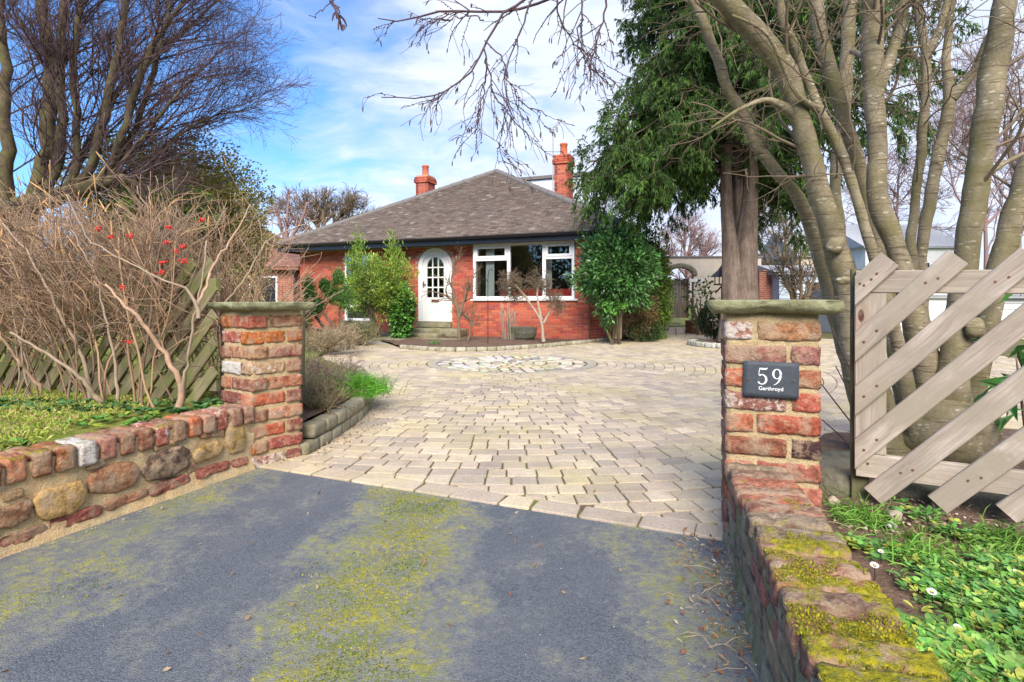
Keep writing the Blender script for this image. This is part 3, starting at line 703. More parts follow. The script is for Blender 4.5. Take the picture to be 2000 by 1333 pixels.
def wall_pt(px, py, p0, d):
    """where the sight line through a pixel meets the upright plane through p0 along d"""
    v = Vector(((px - 1000) / F, 1, (HY - py) / F)); n = Vector((-d.y, d.x, 0)); t = (p0 - Vector((0, 0, 1))).dot(n) / v.dot(n)
    return Vector((0, 0, 1)) + v * t
def plane_stone(parent, pts, xd, nd, col, fl, bulge, mat, name='stone', seed=0):
    bulge = bulge * .6
    """a stone face bedded in a wall: outline on the wall plane, dressed face standing proud along nd"""
    c = sum(pts, Vector()) / len(pts); m = len(pts); dense = []
    for i in range(m):
        a, b = pts[i], pts[(i + 1) % m]; k = max(2, int((b - a).length / .018))
        for j in range(k): dense.append(a.lerp(b, j / k))
    for _ in range(1 if name == 'brick' else 0): dense = [dense[i - 1] * .25 + dense[i] * .5 + dense[(i + 1) % len(dense)] * .25 for i in range(len(dense))]
    M = len(dense); V = []
    for lv, (k, h) in enumerate([(1.17, -.03), (1.15, .004), (1.10, bulge * .7), (.94, bulge), (.5, bulge * 1.0)]):
        for q in dense:
            r_ = c + (q - c) * k; nn = noise.noise(r_ * 34 + Vector((seed, 0, 0))) * .007 + noise.noise(r_ * 13 + Vector((seed, 5, 0))) * .010
            r_ = r_ + nd * (h + (nn if lv > 1 else 0)); V.append(tuple(r_ - c))
    V.append(tuple(nd * bulge * 1.1)); Fs = []
    for lv in range(4):
        for i in range(M): j = (i + 1) % M; Fs.append((lv * M + i, lv * M + j, lv * M + M + j, lv * M + M + i))
    for i in range(M): Fs.append((4 * M + i, 4 * M + (i + 1) % M, 5 * M))
    me = bpy.data.meshes.new(name); me.from_pydata(V, [], Fs); bmn = bmesh.new(); bmn.from_mesh(me); bmesh.ops.recalc_face_normals(bmn, faces=bmn.faces)
    f0 = max(bmn.faces, key=lambda f: f.calc_center_median().dot(nd))
    if f0.normal.dot(nd) < 0: bmesh.ops.reverse_faces(bmn, faces=bmn.faces)
    bmn.to_mesh(me); bmn.free()
    for p in me.polygons: p.use_smooth = True
    o = link(name, me, mat, parent, col=tuple(col) + (fl,)); o.location = c - Vector(parent.location)
    return o
def wall_body(parent, p0, d, nd, length, thick, z1, mat, seed, zf=None):
    """mortar body: uneven front, top and back"""
    n = int(length / .018); prof = [(0, -.06), (.0, .02), (0, .05), (0, .08), (0, .105), (0, .13), (0, .155), (0, .18), (0, .2), (0, .225), (0, z1 * .88), (0, z1), (thick * .5, z1), (thick, z1), (thick, .1), (thick, -.06)]
    V = []; m = len(prof)
    for i in range(n + 1):
        s = length * i / n
        for j, (t_, z) in enumerate(prof):
            q = p0 + d * s + nd * t_; q.z = z * (zf(s) if zf and z > .1 else 1)
            k = noise.noise(q * 13 + Vector((seed, 0, 0))) * .013 + noise.noise(q * 40 + Vector((seed, 0, 0))) * .006
            if j < 11: q = q - nd * (k - .002 + (.016 * max(0, 1 - z / .07)))
            else: q.z += k * .5
            V.append(tuple(q - Vector(parent.location)))
    Fs = [(i * m + j, i * m + j + 1, (i + 1) * m + j + 1, (i + 1) * m + j) for i in range(n) for j in range(m - 1)] + [tuple(range(m)), tuple(n * m + m - 1 - k for k in range(m))]
    me = bpy.data.meshes.new('mortar'); me.from_pydata(V, [], Fs); bmn = bmesh.new(); bmn.from_mesh(me); bmesh.ops.recalc_face_normals(bmn, faces=bmn.faces); bmn.to_mesh(me); bmn.free()
    for p in me.polygons: p.use_smooth = len(p.vertices) == 4
    return link('mortar', me, mat, parent)

# left wall
tl = thing('rubble_wall', 'low rubble stone wall with brick coping running up to the left gate pillar', 'wall', tuple(WLa), 0)
start = WLa - wl * 1.6; Lw = (WLb - start).length + .03
wall_body(tl, start, wl, wln, Lw, .19, .332, MT['mortar_wall'], 2, lambda s: 1.0 + .03 * (s / Lw))
stn = [([(70, 980), (86, 962), (150, 942), (162, 957), (160, 980), (140, 1001), (88, 1012), (75, 1002)], (.50, .33, .13), .03),
 ([(177, 942), (182, 928), (224, 907), (256, 907), (268, 924), (259, 945), (224, 961), (180, 959)], (.34, .17, .09), .028),
 ([(278, 921), (298, 893), (347, 873), (364, 882), (361, 907), (336, 931), (291, 936)], (.10, .075, .06), .034),
 ([(0, 998), (52, 977), (61, 984), (52, 1012), (18, 1029), (-8, 1028)], (.30, .17, .10), .03),
 ([(377, 889), (392, 872), (420, 863), (433, 872), (420, 891), (382, 903)], (.46, .32, .13), .028),
 ([(443, 833), (459, 823), (471, 830), (477, 857), (473, 879), (452, 884), (442, 865)], (.46, .31, .10), .028),
 ([(387, 850), (434, 833), (434, 851), (396, 856)], (.27, .15, .08), .014), ([(168, 905), (196, 897), (205, 905), (185, 918), (170, 918)], (.30, .20, .11), .014), ([(300, 872), (330, 860), (338, 866), (305, 882)], (.40, .27, .13), .012), ([(368, 905), (385, 903), (380, 920), (366, 925)], (.33, .2, .12), .012), ([(5, 965), (40, 955), (44, 968), (8, 980)], (.42, .28, .14), .012),
 ([(-75, 1000), (-18, 990), (-12, 1040), (-70, 1065)], (.48, .30, .13), .03), ([(-160, 1020), (-90, 1000), (-85, 1070), (-150, 1110)], (.2, .13, .09), .03)]
for i, (pp, cc, bl) in enumerate(stn):
    pts = [wall_pt(x, y, WLa, wl) for x, y in pp]; plane_stone(tl, pts, wl, -wln, cc, .12 if i != 2 else .15, bl, MT['brick_old'], 'stone', i)
lows = [([(382, 919), (444, 901), (444, 915), (384, 937)], (.36, .12, .09)), ([(452, 900), (481, 891), (483, 906), (454, 914)], (.36, .13, .09)), ([(292, 949), (364, 928), (368, 942), (298, 970)], (.34, .12, .10)),
 ([(203, 980), (284, 956), (285, 968), (210, 998)], (.40, .19, .11)), ([(102, 1015), (191, 987), (194, 1005), (105, 1038)], (.30, .10, .08)), ([(0, 1054), (82, 1024), (89, 1041), (0, 1075)], (.26, .10, .07)), ([(-100, 1085), (-12, 1056), (-10, 1080), (-100, 1115)], (.36, .14, .10))]
for i, (pp, cc) in enumerate(lows):
    pts = [wall_pt(x, y, WLa, wl) for x, y in pp]; plane_stone(tl, pts, wl, -wln, cc, .3 if i in (2, 5) else .08, .014, MT['brick_old'], 'brick', 20 + i)
# coping: bricks on edge across the wall
cop = [(.30, .11, .06), (.55, .24, .13), (.33, .14, .07), (.30, .12, .05), W_, (.42, .17, .13), (.30, .14, .09), (.30, .13, .08), (.42, .14, .10), (.28, .17, .11), (.50, .14, .06), (.44, .22, .15), (.40, .12, .08), (.32, .17, .12), (.38, .22, .15)]
sft = .12
for i in range(27):
    s = Lw - .055 - i * .0885; zt = .362 - .0 + .018 * (s / Lw)
    if s < 0: break
    p = start + wl * s + wln * (.086 + random.uniform(-.006, .006)); p.z = zt - .0525 + random.uniform(-.004, .004)
    cc = cop[(14 - i) % 15]; fl = {10: .85, 6: .55, 2: .6}.get(i, .12)
    me = brick_variant('coping', (.205, .073, .106), i % 6, (8, 5, 6), .010, .006)
    put_brick(tl, me, p, wln + wl * random.uniform(-.05, .05), MT['brick_moss_left'], cc, fl)

# right wall: coping along its top, rough face towards the drive
tr = thing('garden_wall', 'low wall with mossy brick coping running from the right gate pillar to the foreground', 'wall', tuple(WRa), 0)
Lr = 2.3; wr_top = .262
wall_body(tr, WRa - wr * .03, wr, wrn, Lr, .225, wr_top + .028, MT['mortar_damp'], 6)
for i in range(24):
    s = .0 + i * .096 + .03
    if s > Lr - .05: break
    p = WRa + wr * s + wrn * (.112 + random.uniform(-.007, .009)); p.z = wr_top + .032 + random.uniform(-.006, .006)
    cc = random.choice([(.30, .15, .10), (.34, .17, .11), (.26, .17, .12), (.42, .16, .10), (.24, .19, .13)])
    me = brick_variant('flat_coping', (.232, .085, .07), i % 7, (12, 6, 4), .012, .010)
    put_brick(tr, me, p, wrn + wr * random.uniform(-.06, .06), MT['brick_moss'], cc, random.choice([.1, .2, .35, .15]))
# stones and old bricks showing in its side
k = 0; s = .08
while s < Lr - .1:
    for z, hh in ((.205, .06), (.12, .08), (.04, .05)):
        if random.random() < .25: continue
        L = random.uniform(.11, .2); a = WRa + wr * (s + random.uniform(-.03, .03)); 
        pts = [a + wr * x + Vector((0, 0, z + y)) for x, y in ((0, -hh * .4), (L * .5, -hh * .5), (L, -hh * .35), (L * .96, hh * .4), (L * .5, hh * .5), (.01, hh * .35))]
        plane_stone(tr, pts, wr, -wrn, random.choice([(.26, .19, .12), (.34, .13, .09), (.20, .16, .11), (.30, .22, .13), (.17, .15, .10)]), .15, random.uniform(.003, .010), MT['rubble'], 'stone', k); k += 1
    s += .20

# ---- slate number plate
plate_c = wall_pt(1504.5, 741.5, PR, prd) - prn * .011
ts = thing('house_sign', 'dark slate sign reading 59 Garthroyd screwed to the right gate pillar', 'sign', tuple(plate_c), R(-18.5))
pw, ph = .206, .146
o = link('plate', rough_box_mesh('plate', (pw, .008, ph), (10, 2, 8), .002, .0012, 4, 30), MT['slate'], ts); o.rotation_euler = (0, R(.9), 0)
for sx in (-.085, .085):
    bm = bmesh.new(); bmesh.ops.create_cone(bm, cap_ends=True, segments=12, radius1=.0042, radius2=.0036, depth=.003); me = bpy.data.meshes.new('screw'); bm.to_mesh(me); bm.free()
    o = link('screw', me, MT['dark_wood'], ts); o.rotation_euler = (R(90), 0, 0); o.location = (sx, -.0058, 0)
def ribbon(paths):
    m = MB()
    for pts, wds in paths:
        P = np.array(pts); n = len(P); T = np.gradient(P, axis=0); T /= np.linalg.norm(T, axis=1, keepdims=True); Nn = np.stack([-T[:, 1], T[:, 0]], 1)
        A = P + Nn * np.array(wds)[:, None] / 2; B = P - Nn * np.array(wds)[:, None] / 2; V = []
        for y in (-.001, .001):
            V += [(a[0], y, a[1]) for a in A] + [(b[0], y, b[1]) for b in B]
        Fs = []
        for i in range(n - 1):
            Fs += [(i, i + 1, n + i + 1, n + i), (2 * n + i, 3 * n + i, 3 * n + i + 1, 2 * n + i + 1), (i, 2 * n + i, 2 * n + i + 1, i + 1), (n + i, n + i + 1, 3 * n + i + 1, 3 * n + i)]
        m.add(V, [np.array(Fs)])
    return m
def arc(cx, cy, rx, ry, a0, a1, n, w0, w1):
    """stroke with contrast: thick on the sides, thin at top and bottom"""
    pts = []; ws = []
    for i in range(n):
        a = R(a0 + (a1 - a0) * i / (n - 1)); pts.append((cx + rx * math.cos(a), cy + ry * math.sin(a))); ws.append(w0 + (w1 - w0) * abs(math.cos(a)) ** 1.3)
    return pts, ws
H = .066
five = [([(.10, .97), (.30, .955), (.50, .96)], [.08, .11, .09]), ([(.12, 1.0), (.10, .80), (.07, .56)], [.04, .035, .03])]
p_, w_ = arc(.26, .31, .24, .29, 128, -150, 26, .045, .12); five.append((p_, w_))
five.append(([(.04, .10), (.055, .13), (.075, .15)], [.05, .08, .05])); five.append(([(.50, .96), (.53, 1.0), (.56, 1.04)], [.08, .05, .02]))
nine = [arc(.26, .68, .205, .29, 0, 360, 34, .035, .115)]
nine.append(([(.465, .68), (.46, .52), (.42, .36), (.34, .20), (.22, .07), (.08, .0)], [.115, .11, .09, .07, .045, .025]))
for nm, gl, x0 in (('numeral', five, -.050), ('numeral', nine, .005)):
    gl = [([(x0 + x * H, y * H - .020) for x, y in p], [q * H for q in w]) for p, w in gl]
    o = link(nm, ribbon(gl).mesh(nm, cols=False), MT['white_letters'], ts); o.location = (0, -.0058, 0); o.rotation_euler = (0, R(.9), 0)
cu = bpy.data.curves.new('lettering', 'FONT'); cu.body = 'Garthroyd'; cu.size = .0215; cu.align_x = 'CENTER'; cu.align_y = 'CENTER'; cu.extrude = .0008; cu.offset = .0002
ot = bpy.data.objects.new('lettering_curve', cu); sc.collection.objects.link(ot); bpy.context.view_layer.update()
me = bpy.data.meshes.new_from_object(ot.evaluated_get(bpy.context.evaluated_depsgraph_get())); bpy.data.objects.remove(ot); me.materials.clear()
# small serifs at the feet of the letters give the printed face its weight
o = link('lettering', me, MT['white_letters'], ts); o.rotation_euler = (R(90), R(.9), 0); o.location = (0, -.0062, -.036)

# ================================================================== WOODEN FENCES
F0 = Vector((1.456, 2.35, 0)); fd = Vector((.8905, -.455, 0)).normalized(); fn = Vector((fd.y, -fd.x, 0))
if fn.y > 0: fn = -fn            # towards the viewer
tf = thing('slatted_fence_panel', 'new pale timber fence panel of wide diagonal slats, right foreground', 'fence', tuple(F0), 0)
board_cache = {}
def board(parent, name, a, b, width, thick, out, mat, col=(1, 1, 1), cut_a=None, cut_b=None, nrm=None):
    """flat board from a to b (centre line), its broad face towards nrm"""
    d = b - a; L = d.length; xd = d.normalized(); zd = nrm; yd = zd.cross(xd).normalized()
    V = []; n = max(3, int(L / .12)); hw, ht = width / 2, thick / 2; seed = random.random() * 50; c_ = .004
    prof = [(-hw, -ht + c_), (-hw + c_, -ht), (hw - c_, -ht), (hw, -ht + c_), (hw, ht - c_), (hw - c_, ht), (-hw + c_, ht), (-hw, ht - c_)]
    for i in range(n + 1):
        for (y, z) in prof:
            x = -L / 2 + L * i / n
            if i == 0 and cut_a is not None: x += cut_a * y
            if i == n and cut_b is not None: x += cut_b * y
            V.append((x, y + .0015 * noise.noise(Vector((x * 3, seed, 0))), z + .002 * noise.noise(Vector((x * 2, seed, 9)))))
    Fs = [(i * 8 + j, i * 8 + (j + 1) % 8, (i + 1) * 8 + (j + 1) % 8, (i + 1) * 8 + j) for i in range(n) for j in range(8)] + [tuple(range(7, -1, -1)), tuple(n * 8 + k for k in range(8))]
    me = bpy.data.meshes.new(name); me.from_pydata(V, [], Fs); bmn = bmesh.new(); bmn.from_mesh(me); bmesh.ops.recalc_face_normals(bmn, faces=bmn.faces); bmn.to_mesh(me); bmn.free()
    o = link(name, me, mat, parent, col=col); M = Matrix((xd, yd, zd)).transposed().to_4x4(); M.translation = (a + b) / 2 + nrm * out - Vector(parent.location); o.matrix_local = M
    return o
def fp(s, z): return F0 + fd * s + Vector((0, 0, z))
PL = 1.85
board(tf, 'rail', fp(0.004, 1.085), fp(PL, 1.055), .094, .034, 0, MT['wood_new'], nrm=fn)
board(tf, 'rail', fp(0.004, .315), fp(PL, .30), .098, .038, .004, MT['wood_new'], nrm=fn)
board(tf, 'stile', fp(.055, .366), fp(.055, 1.036), .112, .034, 0, MT['wood_new'], nrm=fn)
board(tf, 'stile', fp(PL - .06, .355), fp(PL - .06, 1.005), .112, .034, 0, MT['wood_new'], nrm=fn)
sl_, vt = 1.055, .125; pw_ = vt / math.sqrt(1 + sl_ * sl_)
def screw(parent, p, nrm):
    bm = bmesh.new(); bmesh.ops.create_cone(bm, cap_ends=True, segments=8, radius1=.0055, radius2=.0045, depth=.003); me = bpy.data.meshes.new('screw'); bm.to_mesh(me); bm.free()
    o = link('screw', me, MT['dark_wood'], parent); o.matrix_local = Matrix.Translation(p - Vector(parent.location)) @ nrm.to_track_quat('Z', 'Y').to_matrix().to_4x4()
for k in range(0, 13):
    zu = .88 - .2285 * (k - 1) + random.uniform(-.006, .006); zc = zu - vt / 2        # centre line: z = zc + sl_*s
    s0 = max(-.002, (.168 + vt * .3 - zc) / sl_ - .01); s1 = min(PL, (1.175 - zc) / sl_)
    if s1 - s0 < .05: continue
    left_cut = s0 < .03
    a = fp(s0, zc + sl_ * s0); b = fp(s1, zc + sl_ * s1)
    o = board(tf, 'slat', a, b, pw_, .021, .030, MT['wood_new'], tuple([random.uniform(.85, 1.15)] * 3), cut_a=(sl_ if left_cut else None), nrm=fn)
    for s_, z_ in (((1.085 - zc) / sl_, 1.085), ((.315 - zc) / sl_, .315)):
        if .03 < s_ < PL - .02:
            for dx in (-.02, .02): screw(tf, fp(s_ + dx, z_ + sl_ * dx * .4) + fn * .042, fn)
    if left_cut: 
        for dx in (.03, .075): screw(tf, fp(dx, zc + sl_ * dx - .01) + fn * .042, fn)
for dx in (.045, ): screw(tf, fp(dx, .325) + fn * .026, fn)
tp = thing('fence_post', 'square green-stained fence post behind the left edge of the pale slatted panel', 'post', tuple(F0 + Vector((-.02, .03, .1))), 0)
board(tp, 'shaft', F0 + fd * .022 - fn * .05 + Vector((0, 0, .02)), F0 + fd * .022 - fn * .05 + Vector((0, 0, 1.14)), .066, .062, 0, MT['post_green'], nrm=fn)
tp2 = thing('fence_post', 'square fence post at the near end of the slatted panel', 'post', tuple(fp(PL, .1)), 0)
board(tp2, 'shaft', fp(PL - .02, .0) - fn * .06, fp(PL - .02, 1.14) - fn * .06, .075, .075, 0, MT['post_green'], nrm=fn)

# old fence in the hedge on the left
G0 = Vector((-2.05, 3.86, 0)); G1 = Vector((-5.4, 5.2, 0)); gd = (G1 - G0).normalized(); gn = Vector((gd.y, -gd.x, 0))
if gn.y > 0: gn = -gn
tg = thing('old_slatted_fence', 'old green-grey fence of steep diagonal slats standing within the bare hedge', 'fence', tuple(G0), 0)
GL = (G1 - G0).length; gf = lambda s, z: G0 + gd * s + Vector((0, 0, z))
board(tg, 'rail', gf(0, 1.12), gf(GL, 1.10), .09, .035, 0, MT['wood_old'], nrm=gn); board(tg, 'rail', gf(0, .42), gf(GL, .40), .09, .035, 0, MT['wood_old'], nrm=gn)
s = -.9
while s < GL + .2:
    a0, a1 = s + .95, s; z0, z1 = .28, 1.28      # rises towards the pillar end
    sa = (a0, z0); sb = (a1, z1)
    if sb[0] < 0: z1 = z0 + (a0 - 0) / (a0 - a1) * (z1 - z0); sb = (0.0, z1)
    if sa[0] > 0.1: board(tg, 'slat', gf(*sa), gf(*sb), .085, .02, .03, MT['wood_old'], tuple([random.uniform(.6, 1.3)] * 3), nrm=gn)
    s += .185
def post(label, p, h, w_=.085, mat='post_green', name='fence_post'):
    t = thing(name, label, 'post', tuple(p), 0)
    board(t, 'shaft', p, p + Vector((0, 0, h)), w_, w_, 0, MT[mat], nrm=Vector((0, -1, 0))); 
    return t
post('pale weathered post rising behind the left gate pillar cap', Vector((-2.27, 4.42, .1)), 1.0)
post('slim grey post close behind the right edge of the left pillar cap', Vector((-1.66, 4.35, .1)), .88, .05)

# ================================================================== BUNGALOW (its own frame: x along the front, y into the house)
HT = R(21)
hs = thing('bungalow', 'red brick bungalow with grey hipped tile roof, arched white door and wide white window', 'house', (-2.07, 16.0, 0), -HT)
def h2w(u, v, z): return Vector((-2.07 + u * math.cos(HT) + v * math.sin(HT), 16.0 - u * math.sin(HT) + v * math.cos(HT), z))
def hpx(px, py, v):
    """house coordinates where a sight line meets the plane y = v"""
    k = (px - 1000) / F; x0 = -2.07 + v * math.sin(HT); y0 = 16.0 + v * math.cos(HT)
    u = (k * y0 - x0) / (math.cos(HT) + k * math.sin(HT)); Y = y0 - u * math.sin(HT); return u, 1 + (HY - py) / F * Y
def hpart(name, mb_or_me, mat, parent=None, smooth=False, **k):
    me = mb_or_me.mesh(name, smooth, cols=k.pop('cols', False)) if isinstance(mb_or_me, MB) else mb_or_me
    return link(name, me, mat, parent or hs, **k)
UL, UR, DEP = -5.1, 5.15, 11.0
bu0, bu1, bv = 1.17, 4.42, -.25
ZT = 2.62
win = (1.17, 4.05, 1.08, 2.59)      # bay window
lw = (-3.34, -2.285, .42, 2.45)     # left window
du0, du1, dz0, dzs = -.716, .382, .435, 2.02; dc = (du0 + du1) / 2; dr = (du1 - du0) / 2
# wall core (mortar colour) in pieces round the openings
m = MB(); t_ = .25
def seg(x0, x1, z0, z1, y=0.0, d=t_): m.bbox(x0, x1, y, y + d, z0, z1)
seg(UL, lw[0], -.1, ZT); seg(lw[0], lw[1], -.1, lw[2]); seg(lw[0], lw[1], lw[3], ZT); seg(lw[1], du0, -.1, ZT); seg(du0, du1, -.1, dz0 - .12); seg(du1, bu0 - .002, -.1, ZT); seg(bu1 + .002, UR, -.1, ZT)
n = 14
for i in range(n):    # arch head
    x0 = du0 + (du1 - du0) * i / n; x1 = du0 + (du1 - du0) * (i + 1) / n; xm = (x0 + x1) / 2; m.bbox(x0, x1, 0, t_, dzs + math.sqrt(max(0, dr * dr - (xm - dc) ** 2)), ZT)
m.bbox(UL, UL + .25, t_ + .001, DEP, -.1, ZT); m.bbox(UR - .25, UR, t_ + .001, DEP, -.1, ZT); m.bbox(UL, UR, DEP + .001, DEP + .25, -.1, ZT)
wall_o = hpart('wall', m, MT['house_mortar'])
m = MB(); m.bbox(bu0, bu1, bv, bv + .24, -.1, win[2] - .04); m.bbox(win[1] + .02, bu1, bv, bv + .24, win[2] - .038, ZT); m.bbox(bu0, bu0 + .10, bv + .05, bv + .24, win[2] - .03, ZT); m.bbox(bu0, bu1, bv + .241, 0.1, ZT - .1, ZT)
bay_o = hpart('bay_wall', m, MT['house_mortar'])
# bricks
HB = [(.49, .115, .062), (.43, .095, .055), (.53, .145, .08), (.40, .09, .06), (.47, .125, .08), (.35, .08, .062)]
def brick_rows(u0, u1, z0, z1, v, skip, out, depth=.012):
    r_ = 0; z = z0
    while z + .065 <= z1 + .001:
        u = u0 - (.1125 if r_ % 2 else 0)
        while u < u1 - .01:
            a = max(u, u0); b = min(u + .215, u1)
            if b - a > .03 and not skip(a, b, z, z + .065): out.append((a, b, z, z + .065, v, random.choice(HB)))
            u += .225
        z += .075; r_ += 1
def skipf(a, b, z0, z1):
    zm = (z0 + z1) / 2; um = (a + b) / 2
    if um > lw[0] and um < lw[1] and z1 > lw[2] + .02 and z0 < lw[3] - .02: return True
    if um > du0 and um < du1 and z0 < dzs and z1 > dz0 - .13: return True
    if z1 > dzs and min(abs(a - dc), abs(b - dc), abs(um - dc)) < math.sqrt(max(0, (dr + .0) ** 2 - (zm - dzs) ** 2)) and zm - dzs < dr: return True
    return False
bays = []; brick_rows(bu0, bu1, .03, win[2] - .05, bv, lambda *a: False, bays)
walls = []; brick_rows(UL, bu0, .03, ZT - .02, 0, skipf, walls); brick_rows(bu1, UR, .03, ZT - .02, 0, lambda *a: False, walls)
brick_rows(win[1] + .03, bu1, win[2] - .04, ZT - .02, bv, lambda *a: False, walls)
unit = MB(); V = []
for y, k in ((0, 1.0), (-.7, 1.0), (-1, .985)):
    for sx, sz in ((-.5, -.5), (.5, -.5), (.5, .5), (-.5, .5)): V.append((sx * k, y, sz * (k if k == 1 else .95)))
unit.add(V, [np.array([[0, 1, 5, 4], [1, 2, 6, 5], [2, 3, 7, 6], [3, 0, 4, 7], [4, 5, 9, 8], [5, 6, 10, 9], [6, 7, 11, 10], [7, 4, 8, 11], [8, 9, 10, 11]])])
hb_me = unit.mesh('brick', cols=False); hb_me.materials.append(MT['house_brick'])
def one_brick(b, parent):
    a, b_, z0, z1, v, c = b; o = link('brick', hb_me, None, parent, col=tuple(k * random.uniform(.88, 1.12) for k in c)); o.location = ((a + b_) / 2, v, (z0 + z1) / 2); o.scale = (b_ - a, .010 + random.uniform(0, .002), z1 - z0)
walls.sort(key=lambda b: -(b[0] if -1.6 < b[0] < 1.2 or b[0] > 4.3 else -9 + b[0]))
singles = bays[:]
for b in bays: one_brick(b, bay_o)
nw = 296 - len(bays)
vis_first = [b for b in walls if (-1.5 < b[0] < 1.1 and b[2] < 1.8)]; rest = [b for b in walls if b not in vis_first]
for b in vis_first[:nw]: one_brick(b, wall_o)
mm = MB(); bv_ = np.array(V); Fq_ = unit.f[0]
for b in vis_first[nw:] + rest:
    a, b_, z0, z1, v, c = b; mm.add(bv_ * np.array([b_ - a, .011, z1 - z0]) + np.array([(a + b_) / 2, v, (z0 + z1) / 2]), [Fq_], tuple(k * random.uniform(.88, 1.12) for k in c))
# roof geometry
e0, e1, ev = -5.5, 5.6, -.6; ze = 2.78; ap = (-.32, 5.0, 5.89); back = 12.0
A_, B_, P_, Q_ = Vector((e0, ev, ze)), Vector((e1, ev, ze)), Vector(ap), Vector((ap[0], back - 5, 5.89))
C_, D_ = Vector((e1, back, ze)), Vector((e0, back, ze))
m = MB(); m.add([A_, B_, C_, D_, P_, Q_], [np.array([[0, 1, 4], [2, 3, 5]]), np.array([[1, 2, 5, 4], [3, 0, 4, 5]])]); m.add([A_ - Vector((0, 0, .08)), B_ - Vector((0, 0, .08)), C_ - Vector((0, 0, .08)), D_ - Vector((0, 0, .08))], [np.array([[3, 2, 1, 0]])])
roof_o = hpart('roof', m, MT['tile'], col=(.10, .085, .075))
fr_n = (B_ - A_).cross(P_ - A_).normalized()
slope = Vector((0, ap[1] - ev, ap[2] - ze)); SL = slope.length; sdv = slope.normalized(); rowh = .105; tw = .167
tiles = []
TC = [(.215, .17, .145), (.195, .155, .135), (.225, .185, .155), (.18, .145, .13), (.215, .165, .14), (.24, .20, .165), (.20, .165, .14)]
nr = int(SL / rowh)
for r_ in range(nr):
    k0 = r_ * rowh / SL; left = e0 + (ap[0] - e0) * k0 - .0; right = e1 + (ap[0] - e1) * k0
    u = left - (tw / 2 if r_ % 2 else 0)
    while u < right:
        a = max(u + .002, left); b = min(u + tw - .002, right)
        if b - a > .03: tiles.append((a, b, r_, random.choice(TC)))
        u += tw
TV = np.array([(-.5, 0, 0), (.5, 0, 0), (.5, 1, 0), (-.5, 1, 0), (-.5, 0, 1), (.5, 0, 1), (.5, 1, .15), (-.5, 1, .15)], float)
TFq = np.array([[4, 5, 6, 7], [0, 1, 5, 4], [1, 2, 6, 5], [3, 0, 4, 7], [2, 3, 7, 6]])
def tile_mat(a, b, r_, j=0.0):
    xd = Vector((1, 0, 0)); yd = sdv; zd = xd.cross(yd); o = Vector(((a + b) / 2, ev, ze)) + sdv * (r_ * rowh - .012) + zd * .004
    return xd, yd, zd, o
u_ = MB(); u_.add(TV, [TFq]); tile_me = u_.mesh('tile', cols=False); tile_me.materials.append(MT['tile'])
tm = MB()
def tcol(c):
    k = random.uniform(.8, 1.2); c = tuple(v * k for v in c)
    if random.random() < .02: c = (.38, .35, .31)
    return c
near = [t for t in tiles if t[0] > -3.2]
order = sorted(tiles, key=lambda t: t[2] * .35 - t[0] * .5)
chosen = set(map(id, order[:296]))
for tt in tiles:
    a, b, r_, c = tt; xd, yd, zd, o = tile_mat(a, b, r_); s3 = (b - a, rowh + .02, .036 + random.uniform(-.006, .009)); c = tcol(c)
    if id(tt) in chosen:
        ob = link('tile', tile_me, None, roof_o, col=c); M = Matrix((xd * s3[0], yd * s3[1], zd * s3[2])).transposed().to_4x4(); M.translation = o; ob.matrix_local = M
    else:
        Mx = np.array([list(xd * s3[0]), list(yd * s3[1]), list(zd * s3[2])]); tm.add(TV @ Mx + np.array(o), [TFq], c)
hpart('tiles', tm, MT['tile_mass'], roof_o, kind='stuff', cols=True)
# hip and ridge cappings: short half-round tiles lapped along the line
def cap_run(a, b, n, parent):
    d = (b - a); L = d.length; d.normalize(); up = Vector((0, 0, 1)); s_ = d.cross(up).normalized(); up = s_.cross(d); prof = [(math.cos(R(x)) * .125, math.sin(R(x)) * .10 - .015) for x in range(-10, 191, 25)]; k = len(prof)
    cell = L / n
    V = [];
    for y, r_ in ((0, 1.08), (cell + .02, .96)):
        for p in prof: V.append((p[0] * r_, y, p[1] * r_))
    for p in prof: V.append((p[0] * .8, 0, p[1] * .8 - .01))
    Fs = [(i, i + 1, k + i + 1, k + i) for i in range(k - 1)] + [(2 * k + i, 2 * k + i + 1, i + 1, i) for i in range(k - 1)]
    me = bpy.data.meshes.new('ridge_tile'); me.from_pydata(V, [], Fs); me.materials.append(MT['ridge'])
    for p in me.polygons: p.use_smooth = False
    for i in range(n):
        o = link('ridge_tile', me, None, parent); M = Matrix((s_, d, up)).transposed().to_4x4(); M.translation = a + d * cell * i + up * .02; o.matrix_local = M
cap_run(A_, P_, 17, roof_o); cap_run(B_, P_, 18, roof_o); cap_run(P_, Q_, 10, roof_o)
# eaves: fascia board, gutter, soffit
m = MB(); m.bbox(e0 + .02, e1 - .02, ev + .03, ev + .055, ze - .21, ze - .005); m.bbox(e1 - .05, e1 - .025, ev + .06, back, ze - .21, ze - .005); m.bbox(e0 + .025, e0 + .05, ev + .06, back, ze - .21, ze - .005); hpart('fascia', m, MT['fascia'], roof_o)
m = MB(); m.bbox(e0 + .06, e1 - .06, ev + .058, 0.22, ze - .17, ze - .15); hpart('soffit', m, MT['fascia'], roof_o)
m = MB(); k = 8; V = []
for x in (e0, e1):
    for i in range(k + 1): a = math.pi + math.pi * i / k; V.append((x, ev - .035 + .06 * math.cos(a), ze - .02 + .065 * math.sin(a)))
m.add(V, [np.array([[i, i + 1, k + 2 + i, k + 1 + i] for i in range(k)])]); hpart('gutter', m, MT['fascia'], roof_o)
m = MB(); 
for x in (UL + .35, 0.62, 4.9): m.bbox(x, x + .07, -.085, -.02, .1, 2.62)
